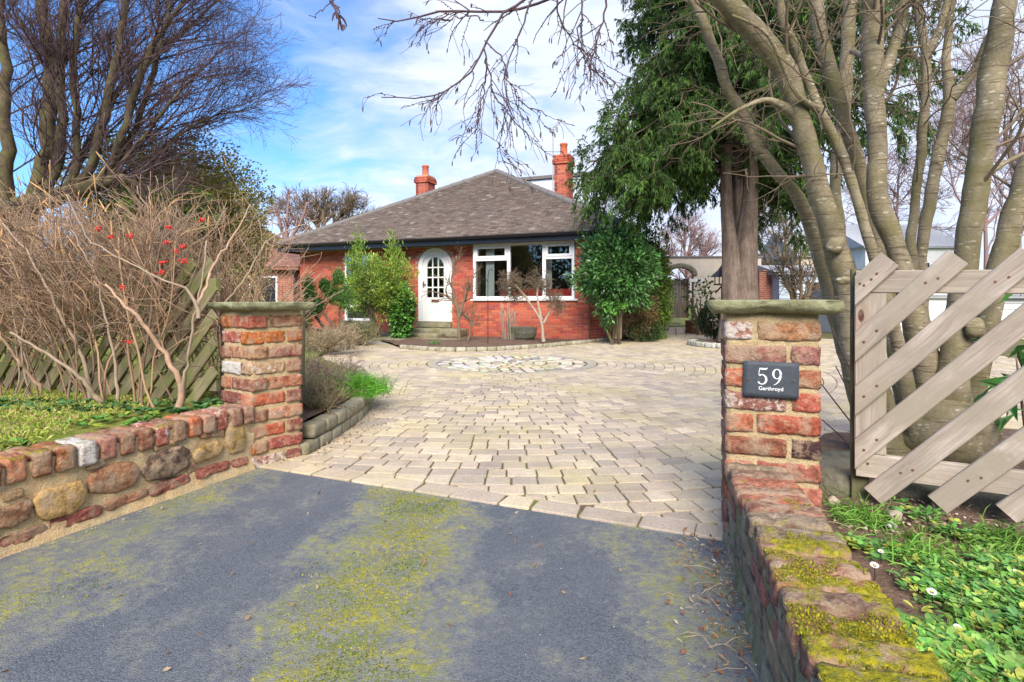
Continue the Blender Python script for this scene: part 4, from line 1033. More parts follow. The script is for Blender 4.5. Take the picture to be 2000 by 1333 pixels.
# windows
def bar(m, x0, x1, z0, z1, y0, y1): m.bbox(x0, x1, y0, y1, z0, z1)
wz0, wz1 = win[2], win[3]; fy0, fy1 = bv - .03, bv + .06
f = MB(); x0, x1 = win[0], win[1]
m1, _ = hpx(994, 520, bv); m2, _ = hpx(1063, 520, bv); fwd = .07
bar(f, x0, x0 + fwd, wz0, wz1, fy0, fy1); bar(f, x1 - fwd, x1, wz0, wz1, fy0, fy1); bar(f, x0 + fwd, x1 - fwd, wz1 - fwd, wz1, fy0, fy1); bar(f, x0 + fwd, x1 - fwd, wz0, wz0 + fwd, fy0, fy1)
for mx in (m1, m2): bar(f, mx - .045, mx + .045, wz0 + fwd, wz1 - fwd, fy0 + .004, fy1)
tz = wz1 - .43
wf = hpart('window', f, MT['upvc']); wf['label'] = 'wide three-light window over the low front wall'
s_ = MB()
def sash(m, x0, x1, z0, z1, w_=.06, y0=fy0 - .012, y1=fy1 - .02):
    bar(m, x0, x0 + w_, z0, z1, y0, y1); bar(m, x1 - w_, x1, z0, z1, y0, y1); bar(m, x0 + w_, x1 - w_, z0, z0 + w_, y0, y1); bar(m, x0 + w_, x1 - w_, z1 - w_, z1, y0, y1)
for (a, b) in ((x0 + fwd, m1 - .045), (m2 + .045, x1 - fwd)):
    q = MB(); bar(q, a, b, tz - .035, tz + .035, fy0 + .002, fy1 - .001); hpart('transom', q, MT['upvc'], wf)
    q = MB(); sash(q, a + .002, b - .002, tz + .037, wz1 - fwd - .002); hpart('sash', q, MT['upvc'], wf)
    q = MB(); bar(q, a, b, tz + .035, wz1 - fwd, bv + .005, bv + .012); hpart('pane', q, MT['glass'], wf)
    q = MB(); bar(q, a, b, wz0 + fwd, tz - .035, bv + .005, bv + .012); hpart('pane', q, MT['glass'], wf)
q = MB(); bar(q, m1 + .045, m2 - .045, wz0 + fwd, wz1 - fwd, bv + .005, bv + .012); hpart('pane', q, MT['glass'], wf)
q = MB(); bar(q, x0 - .06, x1 + .1, wz0 - .045, wz0 - .001, bv - .09, fy1); hpart('sill', q, MT['upvc'], wf)
q = MB(); q.bbox(x0 - .06, e1 - 1.3, bv - .16, bv - .035, 2.70, 2.77); hpart('awning_box', q, MT['awning'])
# left window
f = MB(); fy0, fy1 = -.02, .06; x0, x1, z0, z1 = lw; sash(f, x0, x1, z0, z1, .075, fy0, fy1); bar(f, x0 + .075, x1 - .075, z0 + .42, z0 + .50, fy0 + .001, fy1 - .001)
wf2 = hpart('window', f, MT['upvc']); wf2['label'] = 'tall white window behind the green shrub'
q = MB(); bar(q, x0 + .075, x1 - .075, z0 + .5, z1 - .075, .01, .018); hpart('pane', q, MT['glass'], wf2)
q = MB(); bar(q, x0 + .075, x1 - .075, z0 + .075, z0 + .42, .01, .018); hpart('pane', q, MT['glass'], wf2)
q = MB(); bar(q, x0 - .08, x1 + .08, z0 - .16, z0 - .002, -.12, .05); hpart('sill', q, MT['stone_step'], wf2)
q = MB(); 
for i in range(9): bar(q, x0 + .1 + i * .1, x0 + .15 + i * .1, z0 + .5, z1 - .1, .10, .12)
hpart('blind', q, MT['curtain'], wf2)
# arched door
def arch_ring(r0, r1, y0, y1, zb, n=24):
    q = MB(); V = []; pts = []
    for r_ in (r0, r1):
        row = [(dc + r_ , zb)] + [(dc + r_ * math.cos(math.pi * i / n), dzs + r_ * math.sin(math.pi * i / n)) for i in range(n + 1)] + [(dc - r_, zb)]
        pts.append(row)
    m_ = len(pts[0])
    for y in (y0, y1):
        for row in pts: V += [(p[0], y, p[1]) for p in row]
    Fs = []
    for i in range(m_ - 1):
        Fs += [(i, i + 1, m_ + i + 1, m_ + i), (2 * m_ + i, 3 * m_ + i, 3 * m_ + i + 1, 2 * m_ + i + 1), (m_ + i, m_ + i + 1, 3 * m_ + i + 1, 3 * m_ + i), (i + 1, i, 2 * m_ + i, 2 * m_ + i + 1)]
    Fs += [(0, m_, 3 * m_, 2 * m_), (m_ - 1, 3 * m_ - 1, 4 * m_ - 1, 2 * m_ - 1)]
    q.add(V, [np.array(Fs)]); return q
dl = hpart('door', arch_ring(dr - .13, dr - .001, -.035, .12, dz0), MT['upvc']); dl['label'] = 'arched white front door with glazed upper half'
gr0 = .275; gzb = 1.13
leaf = arch_ring(gr0, dr - .131, .0, .05, gzb); leaf.bbox(dc - dr + .131, dc + dr - .131, .0, .05, dz0, gzb - .001); hpart('door_leaf', leaf, MT['upvc'], dl)
gw_, gt = hpx(845, 495, 0); 
q = MB()
for i in range(1, 3): x = dc - gr0 + 2 * gr0 * i / 3; bar(q, x - .017, x + .017, gzb, dzs + math.sqrt(gr0 ** 2 - (x - dc) ** 2), .002, .048)
for z in (gzb + .29, gzb + .58, gzb + .87): bar(q, dc - gr0, dc + gr0, z - .017, z + .017, .004, .046)
hpart('glazing_bars', q, MT['upvc'], dl)
q = MB(); V = [(dc + gr0 * math.cos(math.pi * i / 20), .022, dzs + gr0 * math.sin(math.pi * i / 20)) for i in range(21)]; V = [(dc + gr0, .022, gzb)] + V + [(dc - gr0, .022, gzb)]; q.add(V, [np.array([list(range(len(V)))])]); hpart('pane', q, MT['glass'], dl)
q = MB(); q.bbox(dc - .12, dc + .12, -.012, -.001, gzb - .14, gzb - .075); hpart('letterbox', q, MT['dark_wood'], dl)
q = MB(); q.bbox(du0 + .16, du0 + .185, -.03, -.001, 1.42, 1.60); q.bbox(du0 + .16, du0 + .26, -.05, -.03, 1.50, 1.52); hpart('handle', q, MT['black_metal'], dl)
q = MB(); q.bbox(du0 - .01, du1 + .01, -.14, .2, .27, dz0 - .003); hpart('threshold', q, MT['stone_step'], dl)
# rooms behind the glass
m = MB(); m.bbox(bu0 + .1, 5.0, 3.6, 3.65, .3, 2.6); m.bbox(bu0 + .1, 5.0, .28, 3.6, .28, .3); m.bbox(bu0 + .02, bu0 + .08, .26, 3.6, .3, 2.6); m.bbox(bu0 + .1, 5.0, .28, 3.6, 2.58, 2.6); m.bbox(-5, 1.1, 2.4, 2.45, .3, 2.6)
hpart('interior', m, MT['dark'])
def curtain(x0, x1, y, z0, z1, name='curtain'):
    V = []; n = 40
    for z in (z0, z1):
        for i in range(n + 1): x = x0 + (x1 - x0) * i / n; V.append((x, y + .03 * math.sin(i * 1.25) + .008 * math.sin(i * 3.1), z))
    q = MB(); q.add(V, [np.array([[i, i + 1, n + 2 + i, n + 1 + i] for i in range(n)])]); return hpart(name, q, MT['curtain'], smooth=True)
cu0, _ = hpx(945, 520, bv); cu1, _ = hpx(962, 520, bv); curtain(cu0, cu1, bv + .14, 1.08, 2.5)
curtain(m2 - .1, m2 + .06, bv + .5, 1.08, 2.5)
q = rough_box_mesh('sofa_back', (2.4, .5, .45), (10, 4, 4), .12, .01, 3, 3); o = hpart('sofa_back', q, MT['red']); o.location = (2.95, .36, 1.13)
# chimneys
def chimney(u, v, wd, z0, z1, zp, parent):
    m = MB(); m.bbox(u - wd / 2 + .006, u + wd / 2 - .006, v - wd / 2 + .006, v + wd / 2 - .006, z0, z1 - .002); c_ = hpart('chimney', m, MT['house_mortar'], parent); bm_ = MB(); z = z0; r_ = 0
    while z + .06 < z1:
        ex = .035 if z1 - z < .17 else (.055 if z1 - z < .34 else 0.0)
        W = wd + 2 * ex
        for side in range(4):
            a = -W / 2 + (0 if r_ % 2 else -.06); 
            while a < W / 2 - .02:
                p0 = max(a, -W / 2); p1 = min(a + .205, W / 2); 
                cx = (p0 + p1) / 2; ang = side * math.pi / 2; cA, sA = math.cos(ang), math.sin(ang); x, y = cx, -W / 2 + .05
                rot = np.array([[cA, -sA, 0], [sA, cA, 0], [0, 0, 1]])
                bm_.box((u + x * cA - y * sA, v + x * sA + y * cA, z + .0325), (p1 - p0, .1 - .0005 * side, .063), rot, tuple(k * random.uniform(.85, 1.15) for k in random.choice(HB)))
                a += .217
        z += .075; r_ += 1
    hpart('chimney_bricks', bm_, MT['house_brick_mass'], c_, kind='stuff', cols=True)
    # pot
    prof = [(.155, 0), (.15, .03), (.125, .06), (.115, zp - z1 - .08), (.135, zp - z1 - .06), (.135, zp - z1 - .01), (.12, zp - z1), (.095, zp - z1), (.09, .1)]; n = 20; V = []
    for r_, z in prof: V += [(u + r_ * math.cos(2 * math.pi * i / n), v + r_ * math.sin(2 * math.pi * i / n), z1 + z) for i in range(n)]
    q = MB(); q.add(V, [np.array([[j * n + i, j * n + (i + 1) % n, (j + 1) * n + (i + 1) % n, (j + 1) * n + i] for j in range(len(prof) - 1) for i in range(n)])]); hpart('chimney_pot', q, MT['terracotta'], c_, smooth=True)
u1, z1_ = hpx(1101, 305, 4); u0_, z0_ = hpx(831, 345, 4)
cr = chimney(u1, 4, .52, 4.0, z1_, hpx(1101, 281, 4)[1], roof_o); chimney(u0_, 4, .52, 4.0, z0_, hpx(831, 324, 4)[1], roof_o)
# dormer: boarded side with a flat roof
ud0, zd0 = hpx(1006, 352, 6.5); ud1, _ = hpx(1182, 330, 6.5); zt_ = 5.93
m = MB(); m.bbox(ud0, ud1, 6.5, 11, 4.0, zt_ - .12); do_ = hpart('dormer', m, MT['cladding'], roof_o)
for i in range(8):
    q = MB(); q.bbox(ud0 - .01, ud1 + .01, 6.476, 6.499, zt_ - .14 - (i + 1) * .19, zt_ - .152 - i * .19); hpart('board', q, MT['cladding'], do_)
q = MB(); q.bbox(ud0 - .1, ud1 + .12, 6.38, 11.1, zt_ - .118, zt_); hpart('flat_roof', q, MT['ridge'], do_)
# aerial
ua, za = hpx(1080, 247, 5.6); q = MB(); q.bbox(ua - .018, ua + .018, 5.58, 5.616, 4.6, za)
q.bbox(ua - .12, ua + .16, 5.59, 5.61, za - .14, za - .12); q.bbox(ua - .12, ua - .10, 5.5, 5.7, za - .22, za - .04); q.bbox(ua + .14, ua + .16, 5.5, 5.7, za - .22, za - .04)
for i in range(7): q.box((ua + .08 + i * .05, 5.6 - i * .03, za - .05 + i * .035), (.012, .3, .012))
q.box((ua + .2, 5.55, za + .03), (.42, .015, .015), np.array([[.82, 0, -.57], [0, 1, 0], [.57, 0, .82]])); hpart('aerial', q, MT['steel'], roof_o)
tm = mm; hpart('bricks', tm, MT['house_brick_mass'], wall_o, kind='stuff', cols=True)

# steps and slabs by the door
def slab(label, u0, u1, v0, v1, z0, z1, name='stone_step', cat='step'):
    c = h2w((u0 + u1) / 2, (v0 + v1) / 2, z0)
    me = rough_box_mesh(name, (u1 - u0, v1 - v0, z1 - z0), (16, 6, 4), .03, .014, random.randint(0, 90), 5)
    o = link(name, me, MT['stone_step']); o.location = c + Vector((0, 0, (z1 - z0) / 2)); o.rotation_euler = (0, 0, -HT); return tag(o, label, cat)
slab('upper mossy stone doorstep right under the white arched door', -.62, .95, -.75, -.16, .02, .26)
slab('lower long mossy stone step in front of the doorstep', -1.45, .55, -1.25, -.78, 0, .15)
slab('low wide flagstone between the steps and the driveway', -2.4, .1, -2.35, -1.32, -.02, .07, 'flagstone', 'slab')
slab('narrow flagstone path slab in front of the small bare tree beside the door', .15, 1.6, -1.75, -1.30, -.02, .06, 'flagstone', 'slab')

# front bed with edging of small blocks
ke = [gp(783, 681), gp(830, 685), gp(880, 687), gp(960, 686), gp(1050, 680), gp(1150, 670.5), gp(1220, 662), gp(1265, 653.5)]
bed_me = terrain('front_bed', [tuple(p[:2]) for p in ke] + [tuple(h2w(5.6, 1.5, 0)[:2]), tuple(h2w(4.9, -.02, 0)[:2]), tuple(h2w(1, -.2, 0)[:2]), tuple(h2w(-1.5, -1.3, 0)[:2])], .3, lambda x, y: .05 + .03 * noise.noise(Vector((x * 1.5, y * 1.5, 3))))
structure('front_bed', bed_me, MT['soil'])
def edging(label, pts, blk, h_, dp, cols, z0=-.01, rows=1, cat='edging'):
    t = thing('bed_edging', label, cat, tuple(pts[0]), 0)
    P = []; 
    for i in range(len(pts) - 1): 
        for k in range(20): P.append(pts[i].lerp(pts[i + 1], k / 20))
    P.append(pts[-1])
    for _ in range(12): P = [P[0]] + [P[i - 1] * .25 + P[i] * .5 + P[i + 1] * .25 for i in range(1, len(P) - 1)] + [P[-1]]
    dd = [0]; 
    for i in range(1, len(P)): dd.append(dd[-1] + (P[i] - P[i - 1]).length)
    vs = [rough_box_mesh('block', (blk - .008, dp, h_ - .004), (5, 4, 3), .013, .005, j * 3 + 1, 16) for j in range(5)]
    for r_ in range(rows):
        s = blk / 2 + (blk / 2 if r_ % 2 else 0)
        while s < dd[-1]:
            i = max(j for j in range(len(dd)) if dd[j] <= s); i = min(i, len(P) - 2); d = (P[i + 1] - P[i]).normalized(); p = P[i] + d * (s - dd[i])
            zz_ = z0(p) if callable(z0) else z0
            o = put_brick(t, random.choice(vs), Vector((p.x, p.y, zz_ + h_ * (r_ + .5) + random.uniform(-.003, .003))), d, MT['kerb'], random.choice(cols), 1.0, name='block'); s += blk
    return t
KC = [(.36, .34, .25), (.42, .40, .30), (.30, .28, .20), (.38, .35, .28)]
edging('low edging of small pale blocks round the soil bed below the bay window', ke, .21, .095, .10, KC)
edging('two-course retaining edge of mossy blocks curving beside the left gate pillar', [bedL[0] + Vector((0, .03, 0))] + bedL[1:7], .20, .095, .13, [(.27, .245, .17), (.33, .30, .22), (.22, .20, .14)], -.015, 2)
edging('low pale block kerb along the lawn side of the driveway, far left', [gp(690, 681), gp(650, 688), gp(600, 690)], .28, .12, .14, [(.46, .42, .34), (.40, .37, .3)])

# ================================================================== BEYOND
def hip_building(name, label, x0, x1, y0, y1, zw, zr, wallm, roofm, cat='house', ov=.35):
    t = thing(name, label, cat, ((x0 + x1) / 2, y0, 0)); ox, oy = (x0 + x1) / 2, y0
    m = MB(); m.bbox(x0 - ox, x1 - ox, 0, y1 - y0, -.1, zw); link('wall', m.mesh('wall', cols=False), wallm, t)
    a, b, c, d = x0 - ox - ov, x1 - ox + ov, -ov, y1 - y0 + ov; hw = min(b - a, d - c) / 2
    rx = (b - a) / 2 - hw; ym = (c + d) / 2
    m = MB(); m.add([(a, c, zw), (b, c, zw), (b, d, zw), (a, d, zw), (-rx, ym, zr), (rx, ym, zr)], [np.array([[0, 1, 5, 4], [2, 3, 4, 5]]), np.array([[1, 2, 5], [3, 0, 4]])]) if b - a > d - c else m.add([(a, c, zw), (b, c, zw), (b, d, zw), (a, d, zw), (0, c + hw, zr), (0, d - hw, zr)], [np.array([[0, 1, 4], [2, 3, 5]]), np.array([[1, 2, 5, 4], [3, 0, 4, 5]])])
    m.bbox(a + .03, b - .03, c + .03, d - .03, zw - .12, zw - .004)
    r_ = link('roof', m.mesh('roof', cols=False), roofm, t); return t, r_
def M_coursed(name, ca, cb, size, mort, off=.5, rowh=.3):
    t = base_mat(name); mp = t.g('Mapping', {0: t.pos, 2: (R(90), 0, 0)}); 
    b = t.g('TexBrick', {'Vector': mp.outputs[0], 'Color1': ca + (1,), 'Color2': cb + (1,), 'Mortar': mort + (1,), 'Scale': size, 'Mortar Size': .02, 'Row Height': rowh, 'Brick Width': .5})
    n = t.noise(t.pos, 3, 5, .6); return fin(t, t.mix(1.0, b.outputs[0], t.ramp(n, [(.3, .8), (.7, 1.2)]), 'MULTIPLY'), .9, b.outputs[1], .004)
MT['far_brick'] = M_coursed('far_brick', (.38, .12, .08), (.30, .09, .06), 2.2, (.42, .30, .24), rowh=.17)
MT['far_tile'] = M_coursed('far_tile', (.27, .13, .09), (.21, .105, .08), 3.0, (.12, .06, .05), rowh=.35)
t2, r2 = hip_building('neighbour_house', 'red-brown tiled hipped house glimpsed between the hedge and the grey-roofed bungalow', -15.5, -8.5, 21.5, 29, 2.35, 4.65, MT['far_brick'], MT['far_tile'])
q = MB(); q.bbox(5.2, 6.3, -.06, .0, .9, 2.0) ; f_ = link('window', q.mesh('window', cols=False), MT['upvc'], t2); q = MB(); q.bbox(5.27, 6.23, -.075, -.062, .97, 1.93); link('pane', q.mesh('pane', cols=False), MT['fascia'], f_); f_.location.x = -3.4
# cream rendered wall with an arched opening and a timber gate
cwY = 21.9
tw_ = thing('courtyard_wall', 'cream rendered wall with an arched gateway behind the conifer trunk', 'wall', (9.0, cwY, 0))
gx0, gx1 = (1303 - 1000) / F * cwY - 9, (1355 - 1000) / F * cwY - 9; wx0, wx1 = (1268 - 1000) / F * cwY - 9, (1487 - 1000) / F * cwY - 9; zt = 2.75; zs, rr_ = 2.05, (gx1 - gx0) / 2
m = MB(); m.bbox(wx0, gx0, 0, .3, -.1, zt); m.bbox(gx1, wx1, 0, .3, -.1, zt); n = 16
for i in range(n):
    a = gx0 + (gx1 - gx0) * i / n; b = gx0 + (gx1 - gx0) * (i + 1) / n; xm = (a + b) / 2 - (gx0 + gx1) / 2; m.bbox(a, b, 0, .3, zs + .3 * math.sqrt(max(0, 1 - (xm / rr_) ** 2)), zt)
link('render', m.mesh('render', cols=False), MT['render'], tw_)
q = MB(); q.bbox(wx0 - .05, wx1 + .05, -.05, .35, zt + .001, zt + .06); link('coping', q.mesh('coping', cols=False), MT['ridge'], tw_)
am = rough_box_mesh('stone', (.12, .08, .20), (3, 2, 3), .02, .012, 5); am.materials.append(MT['boulder'])
for i in range(15):
    a = math.pi * (i + .5) / 15; o = link('stone', am, None, tw_); o.location = ((gx0 + gx1) / 2 + (rr_ + .04) * math.cos(a), -.02, zs + .02 + .36 * math.sin(a)); o.rotation_euler = (0, math.pi / 2 - a, 0)
tgt = thing('timber_gate', 'grey-brown plank gate inside the arched gateway', 'gate', (9 + (gx0 + gx1) / 2, cwY + .6, 0))
for i in range(8):
    q = MB(); x = -rr_ + .12 + i * (2 * rr_ - .12) / 8; q.bbox(x, x + (2 * rr_ - .12) / 8 - .012, 0, .03, .35, 1.95 - .02 * (i % 3)); link('plank', q.mesh('plank', cols=False), MT['gate_wood'], tgt)
for z in (.5, 1.65):
    q = MB(); q.bbox(-rr_ + .12, rr_, .031, .06, z, z + .1); link('rail', q.mesh('rail', cols=False), MT['gate_wood'], tgt)
tgi = thing('iron_gate', 'open grey iron gate folded back at the left of the archway', 'gate', (9 + gx0 + .06, cwY - .3, 0))
for i in range(6):
    q = MB(); q.bbox(.0 + i * .03, .014 + i * .03, -.1 - i * .12, -.086 - i * .12, .1, 1.9 if i in (0, 5) else 1.75); link('bar', q.mesh('bar', cols=False), MT['steel'], tgi)
q = MB(); q.box((.08, -.4, .18), (.02, .68, .03), np.array([[.97, -.24, 0], [.24, .97, 0], [0, 0, 1]])); q.box((.08, -.4, 1.75), (.02, .68, .03), np.array([[.97, -.24, 0], [.24, .97, 0], [0, 0, 1]])); link('rail', q.mesh('rail', cols=False), MT['steel'], tgi)
q = MB(); q.bbox(-.28, .28, -.012, 0, -.06, .06); o = link('wall_notice', q.mesh('wall_notice', cols=False), MT['white_board']); o.location = at(1360, 548, cwY - .01); tag(o, 'small blank-looking white notice on the cream wall right of the arch', 'notice')
# planter box, orange and yellow tubs through the gate
def boxthing(name, label, cat, px0, px1, pyt, pyb, Y, dp, mat):
    a = at(px0, pyb, Y); b = at(px1, pyt, Y); t = thing(name, label, cat, ((a.x + b.x) / 2, Y, max(0, a.z))); w_ = b.x - a.x; h_ = b.z - max(0, a.z); n = max(2, int(h_ / .12))
    for i in range(n):
        q = MB()
        z0_, z1_ = h_ * i / n + .004, h_ * (i + 1) / n - .004
        q.bbox(-w_ / 2, w_ / 2, 0, .03, z0_, z1_); q.bbox(-w_ / 2, w_ / 2, dp - .03, dp, z0_, z1_); q.bbox(-w_ / 2, -w_ / 2 + .03, .031, dp - .031, z0_, z1_); q.bbox(w_ / 2 - .03, w_ / 2, .031, dp - .031, z0_, z1_); link('board', q.mesh('board', cols=False), mat, t)
    return t
pb = boxthing('planter', 'dark wooden planter right of the path to the arched gate', 'planter', 1350, 1392, 627, 652, 17.3, .6, MT['dark_wood'])
q = MB(); q.bbox(-.30, .30, .035, .56, .1, .34); link('soil', q.mesh('soil', cols=False), MT['soil'], pb)
# sheds and walls to the right
def shed(name, label, px0, px1, pyt, pyb, Y, dp, mat, roofm, board=.14, rise=.35, cat='shed', wall=None):
    a = at(px0, pyb, Y); b = at(px1, pyt, Y); z0, z1 = 0, b.z; w_ = b.x - a.x; t = thing(name, label, cat, ((a.x + b.x) / 2, Y, 0))
    m = MB(); m.bbox(-w_ / 2 + .02, w_ / 2 - .02, .02, dp, -.05, z1); wo = link('wall', m.mesh('wall', cols=False), wall or mat, t)
    if board:
        n = int(z1 / board); q = MB(); q.add([(-w_ / 2, .018, 0), (w_ / 2, .018, 0), (w_ / 2, -.012, 0), (-w_ / 2, -.012, 0), (-w_ / 2, .018, board - .006), (w_ / 2, .018, board - .006), (w_ / 2, .010, board - .006), (-w_ / 2, .010, board - .006)], [np.array([[3, 2, 1, 0], [4, 5, 6, 7], [0, 1, 5, 4], [1, 2, 6, 5], [2, 3, 7, 6], [3, 0, 4, 7]])])
        me = q.mesh('board', cols=False); me.materials.append(mat)
        for i in range(n): o = link('board', me, None, wo); o.location.z = i * board
    m = MB(); ov = .18; m.add([(-w_ / 2 - ov, -ov, z1), (w_ / 2 + ov, -ov, z1), (w_ / 2 + ov, dp + ov, z1), (-w_ / 2 - ov, dp + ov, z1), (-w_ / 2 - ov, dp / 2, z1 + rise), (w_ / 2 + ov, dp / 2, z1 + rise)], [np.array([[0, 1, 5, 4], [2, 3, 4, 5]]), np.array([[1, 2, 5], [3, 0, 4]])]); m.bbox(-w_ / 2 - ov + .02, w_ / 2 + ov - .02, -ov + .02, dp + ov - .02, z1 - .07, z1 - .004)
    link('roof', m.mesh('roof', cols=False), roofm, t); return t, w_, z1
ts1, w1, z1 = shed('garden_shed', 'pale blue boarded shed beyond the bare round bush behind the right pillar', 1522, 1612, 533, 640, 20, 2.6, MT['shed'], MT['grey_roof'])
q = MB(); q.bbox(w1 * .1, w1 * .1 + .45, -.05, -.016, 1.0, 1.75); f_ = link('window', q.mesh('window', cols=False), MT['shed'], ts1); q = MB(); q.bbox(w1 * .1 + .04, w1 * .1 + .41, -.06, -.052, 1.05, 1.7); link('pane', q.mesh('pane', cols=False), MT['fascia'], f_)
q = MB(); a = at(1484, 640, 20.6); b = at(1524, 528, 20.6); q.bbox(-.4, .45, 0, .25, -.1, b.z); o = link('brick_wall', q.mesh('brick_wall', cols=False), MT['far_brick']); o.location = ((a.x + b.x) / 2, 20.6, 0); tag(o, 'short red brick wall between the cream wall and the blue shed', 'wall')
tgar, w2, z2 = shed('garage', 'low white boarded garage seen through the slats of the pale fence', 1735, 2130, 578, 672, 15.5, 4.5, MT['white_board'], MT['grey_roof'], .16, .5, 'garage')
q = MB(); q.bbox(-w2 / 2 + .5, -w2 / 2 + 1.6, -.06, -.016, .1, 1.3); link('door', q.mesh('door', cols=False), MT['upvc'], tgar)
thw, w3, z3 = shed('white_house', 'white rendered house with a low pitched roof behind the multi-stem tree', 1690, 1885, 482, 640, 27, 6, MT['white_board'], MT['grey_roof'], None, 1.5, 'house')
for i in range(3):
    q = MB(); x = -w3 / 2 + .5 + i * 1.5; q.bbox(x, x + 1.1, -.05, .019, 1.6, 2.9); f_ = link('window', q.mesh('window', cols=False), MT['fascia'], thw)
thb, w4, z4 = shed('white_house', 'pale gable-roofed building edge left of the leaning stems', 1560, 1700, 500, 640, 30, 5, MT['render'], MT['grey_roof'], None, 1.6, 'house')
# bird table
bt = thing('bird_table', 'wooden bird table with dark hipped roof beside the conifer trunk', 'bird table', tuple(at(1412, 655, 13.2)[:2]) + (0,))
s1 = 13.2 / F
q = MB(); q.bbox(-.035, .035, -.035, .035, 0, 1.42); link('post', q.mesh('post', cols=False), MT['dark_wood'], bt)
q = MB(); q.bbox(-.17, .17, -.17, .17, 1.40, 1.43); q.bbox(-.15, -.13, -.15, -.13, 1.43, 1.62); q.bbox(.13, .15, -.15, -.13, 1.43, 1.62); q.bbox(-.15, -.13, .13, .15, 1.43, 1.62); q.bbox(.13, .15, .13, .15, 1.43, 1.62); q.box((-.1, 0, 1.30), (.03, .03, .24), np.array([[.75, 0, .66], [0, 1, 0], [-.66, 0, .75]])); q.box((.1, 0, 1.30), (.03, .03, .24), np.array([[.75, 0, -.66], [0, 1, 0], [.66, 0, .75]])); link('table', q.mesh('table', cols=False), MT['dark_wood'], bt)
q = MB(); q.add([(-.23, -.23, 1.60), (.23, -.23, 1.60), (.23, .23, 1.60), (-.23, .23, 1.60), (-.09, -.09, 1.76), (.09, -.09, 1.76), (.09, .09, 1.76), (-.09, .09, 1.76), (0, 0, 1.93)], [np.array([[0, 1, 5, 4], [1, 2, 6, 5], [2, 3, 7, 6], [3, 0, 4, 7]]), np.array([[4, 5, 8], [5, 6, 8], [6, 7, 8], [7, 4, 8]]), np.array([[3, 2, 1, 0]])]); link('roof', q.mesh('roof', cols=False), MT['slate'], bt)
# shepherd's hook, trough, bamboo canes
hk = gp(953, 676); t = thing('shepherds_hook', 'thin black shepherd hook pole in the soil in front of the wide window', 'garden hook', tuple(hk))
pts = [(0, 0, 0)] + [(0, 0, z) for z in (.4, .8, 1.2, 1.6)] + [(.01, 0, 1.72), (.05, 0, 1.80), (.10, 0, 1.78), (.12, 0, 1.70)]; P, rr = resample(pts, [.009] * 9, 24); q = MB(); tubes(q, P[None], rr[None], 6); link('pole', q.mesh('pole', True, False), MT['black_metal'], t)
P, rr = resample([(0, 0, 1.45), (-.03, 0, 1.52), (-.08, 0, 1.53), (-.11, 0, 1.48)], [.007] * 4, 10); q = MB(); tubes(q, P[None], rr[None], 5); link('hook', q.mesh('hook', True, False), MT['black_metal'], t)
tc = h2w(2.86, -.95, .04); me = bpy.data.meshes.new('stone_trough'); prof = [(.34, 0), (.45, .05), (.52, .16), (.52, .30), (.48, .31), (.44, .26), (.38, .2), (.0, .19)]; V = []; n = 24
for r_, z in prof: V += [(r_ * math.cos(2 * math.pi * i / n) * .74, r_ * math.sin(2 * math.pi * i / n) * .45, z * 1.05 + .012 * noise.noise(Vector((i, z * 9, 1)))) for i in range(n)]
me.from_pydata(V, [], [(j * n + i, j * n + (i + 1) % n, (j + 1) * n + (i + 1) % n, (j + 1) * n + i) for j in range(len(prof) - 1) for i in range(n)])
o = link('stone_trough', me, MT['boulder']); o.location = tc; o.rotation_euler.z = -HT; tag(o, 'rounded grey stone trough against the low brick wall under the window', 'trough')
cn_ = thing('cane_bundle', 'bundle of upright tan bamboo canes beside the stone trough', 'canes', tuple(h2w(2.55, -1.15, .04)))
for i in range(22):
    x = random.uniform(-.20, .22); P, rr = resample([(x * .8, random.uniform(-.1, .1), 0), (x + random.uniform(-.05, .05), 0, random.uniform(.5, .95))], [.011, .009], 5); q = MB(); tubes(q, P[None], rr[None], 6); link('cane', q.mesh('cane', True, False), MT['twig_pale'], cn_)
# boulders and pebbles
def boulder(label, px, py, z, size, seed, cat='boulder', name='boulder', mat='boulder', Y=None):
    p = at(px, py, Y) if Y else gp(px, py, z); o = link(name, rock_mesh(name, size, seed), MT[mat]); o.location = (p.x, p.y, z + size[2] * .32); o.rotation_euler.z = random.uniform(-.4, .4); return tag(o, label, cat)
boulder('round mossy boulder between the right pillar and the fence post', 1632, 975, .12, (.17, .16, .17), 1)
boulder('long flat-topped boulder behind the round one beside the right pillar', 1640, 925, .06, (.42, .22, .20), 2, Y=2.85)
boulder('low pale boulder half hidden behind the fence post', 1690, 940, .06, (.28, .2, .15), 3, Y=2.95)
boulder('wide rough boulder under the bottom rail of the pale fence', 1820, 985, .10, (.46, .22, .16), 4, Y=2.42)
boulder('boulder at the right edge under the last slat ends', 1975, 1010, .10, (.36, .22, .17), 5, Y=2.3)
boulder('small cream stone between the round boulder and the fence post', 1628, 985, .15, (.05, .045, .04), 6, 'stone', 'pebble', 'twig_pale')
boulder('yellowish fist-sized stone in the weeds under the first slat', 1748, 1016, .15, (.055, .05, .045), 7, 'stone', 'pebble', 'twig_pale')
boulder('smooth blue-grey pebble just left of the yellowish stone', 1740, 1030, .155, (.04, .035, .022), 8, 'stone', 'pebble', 'steel')

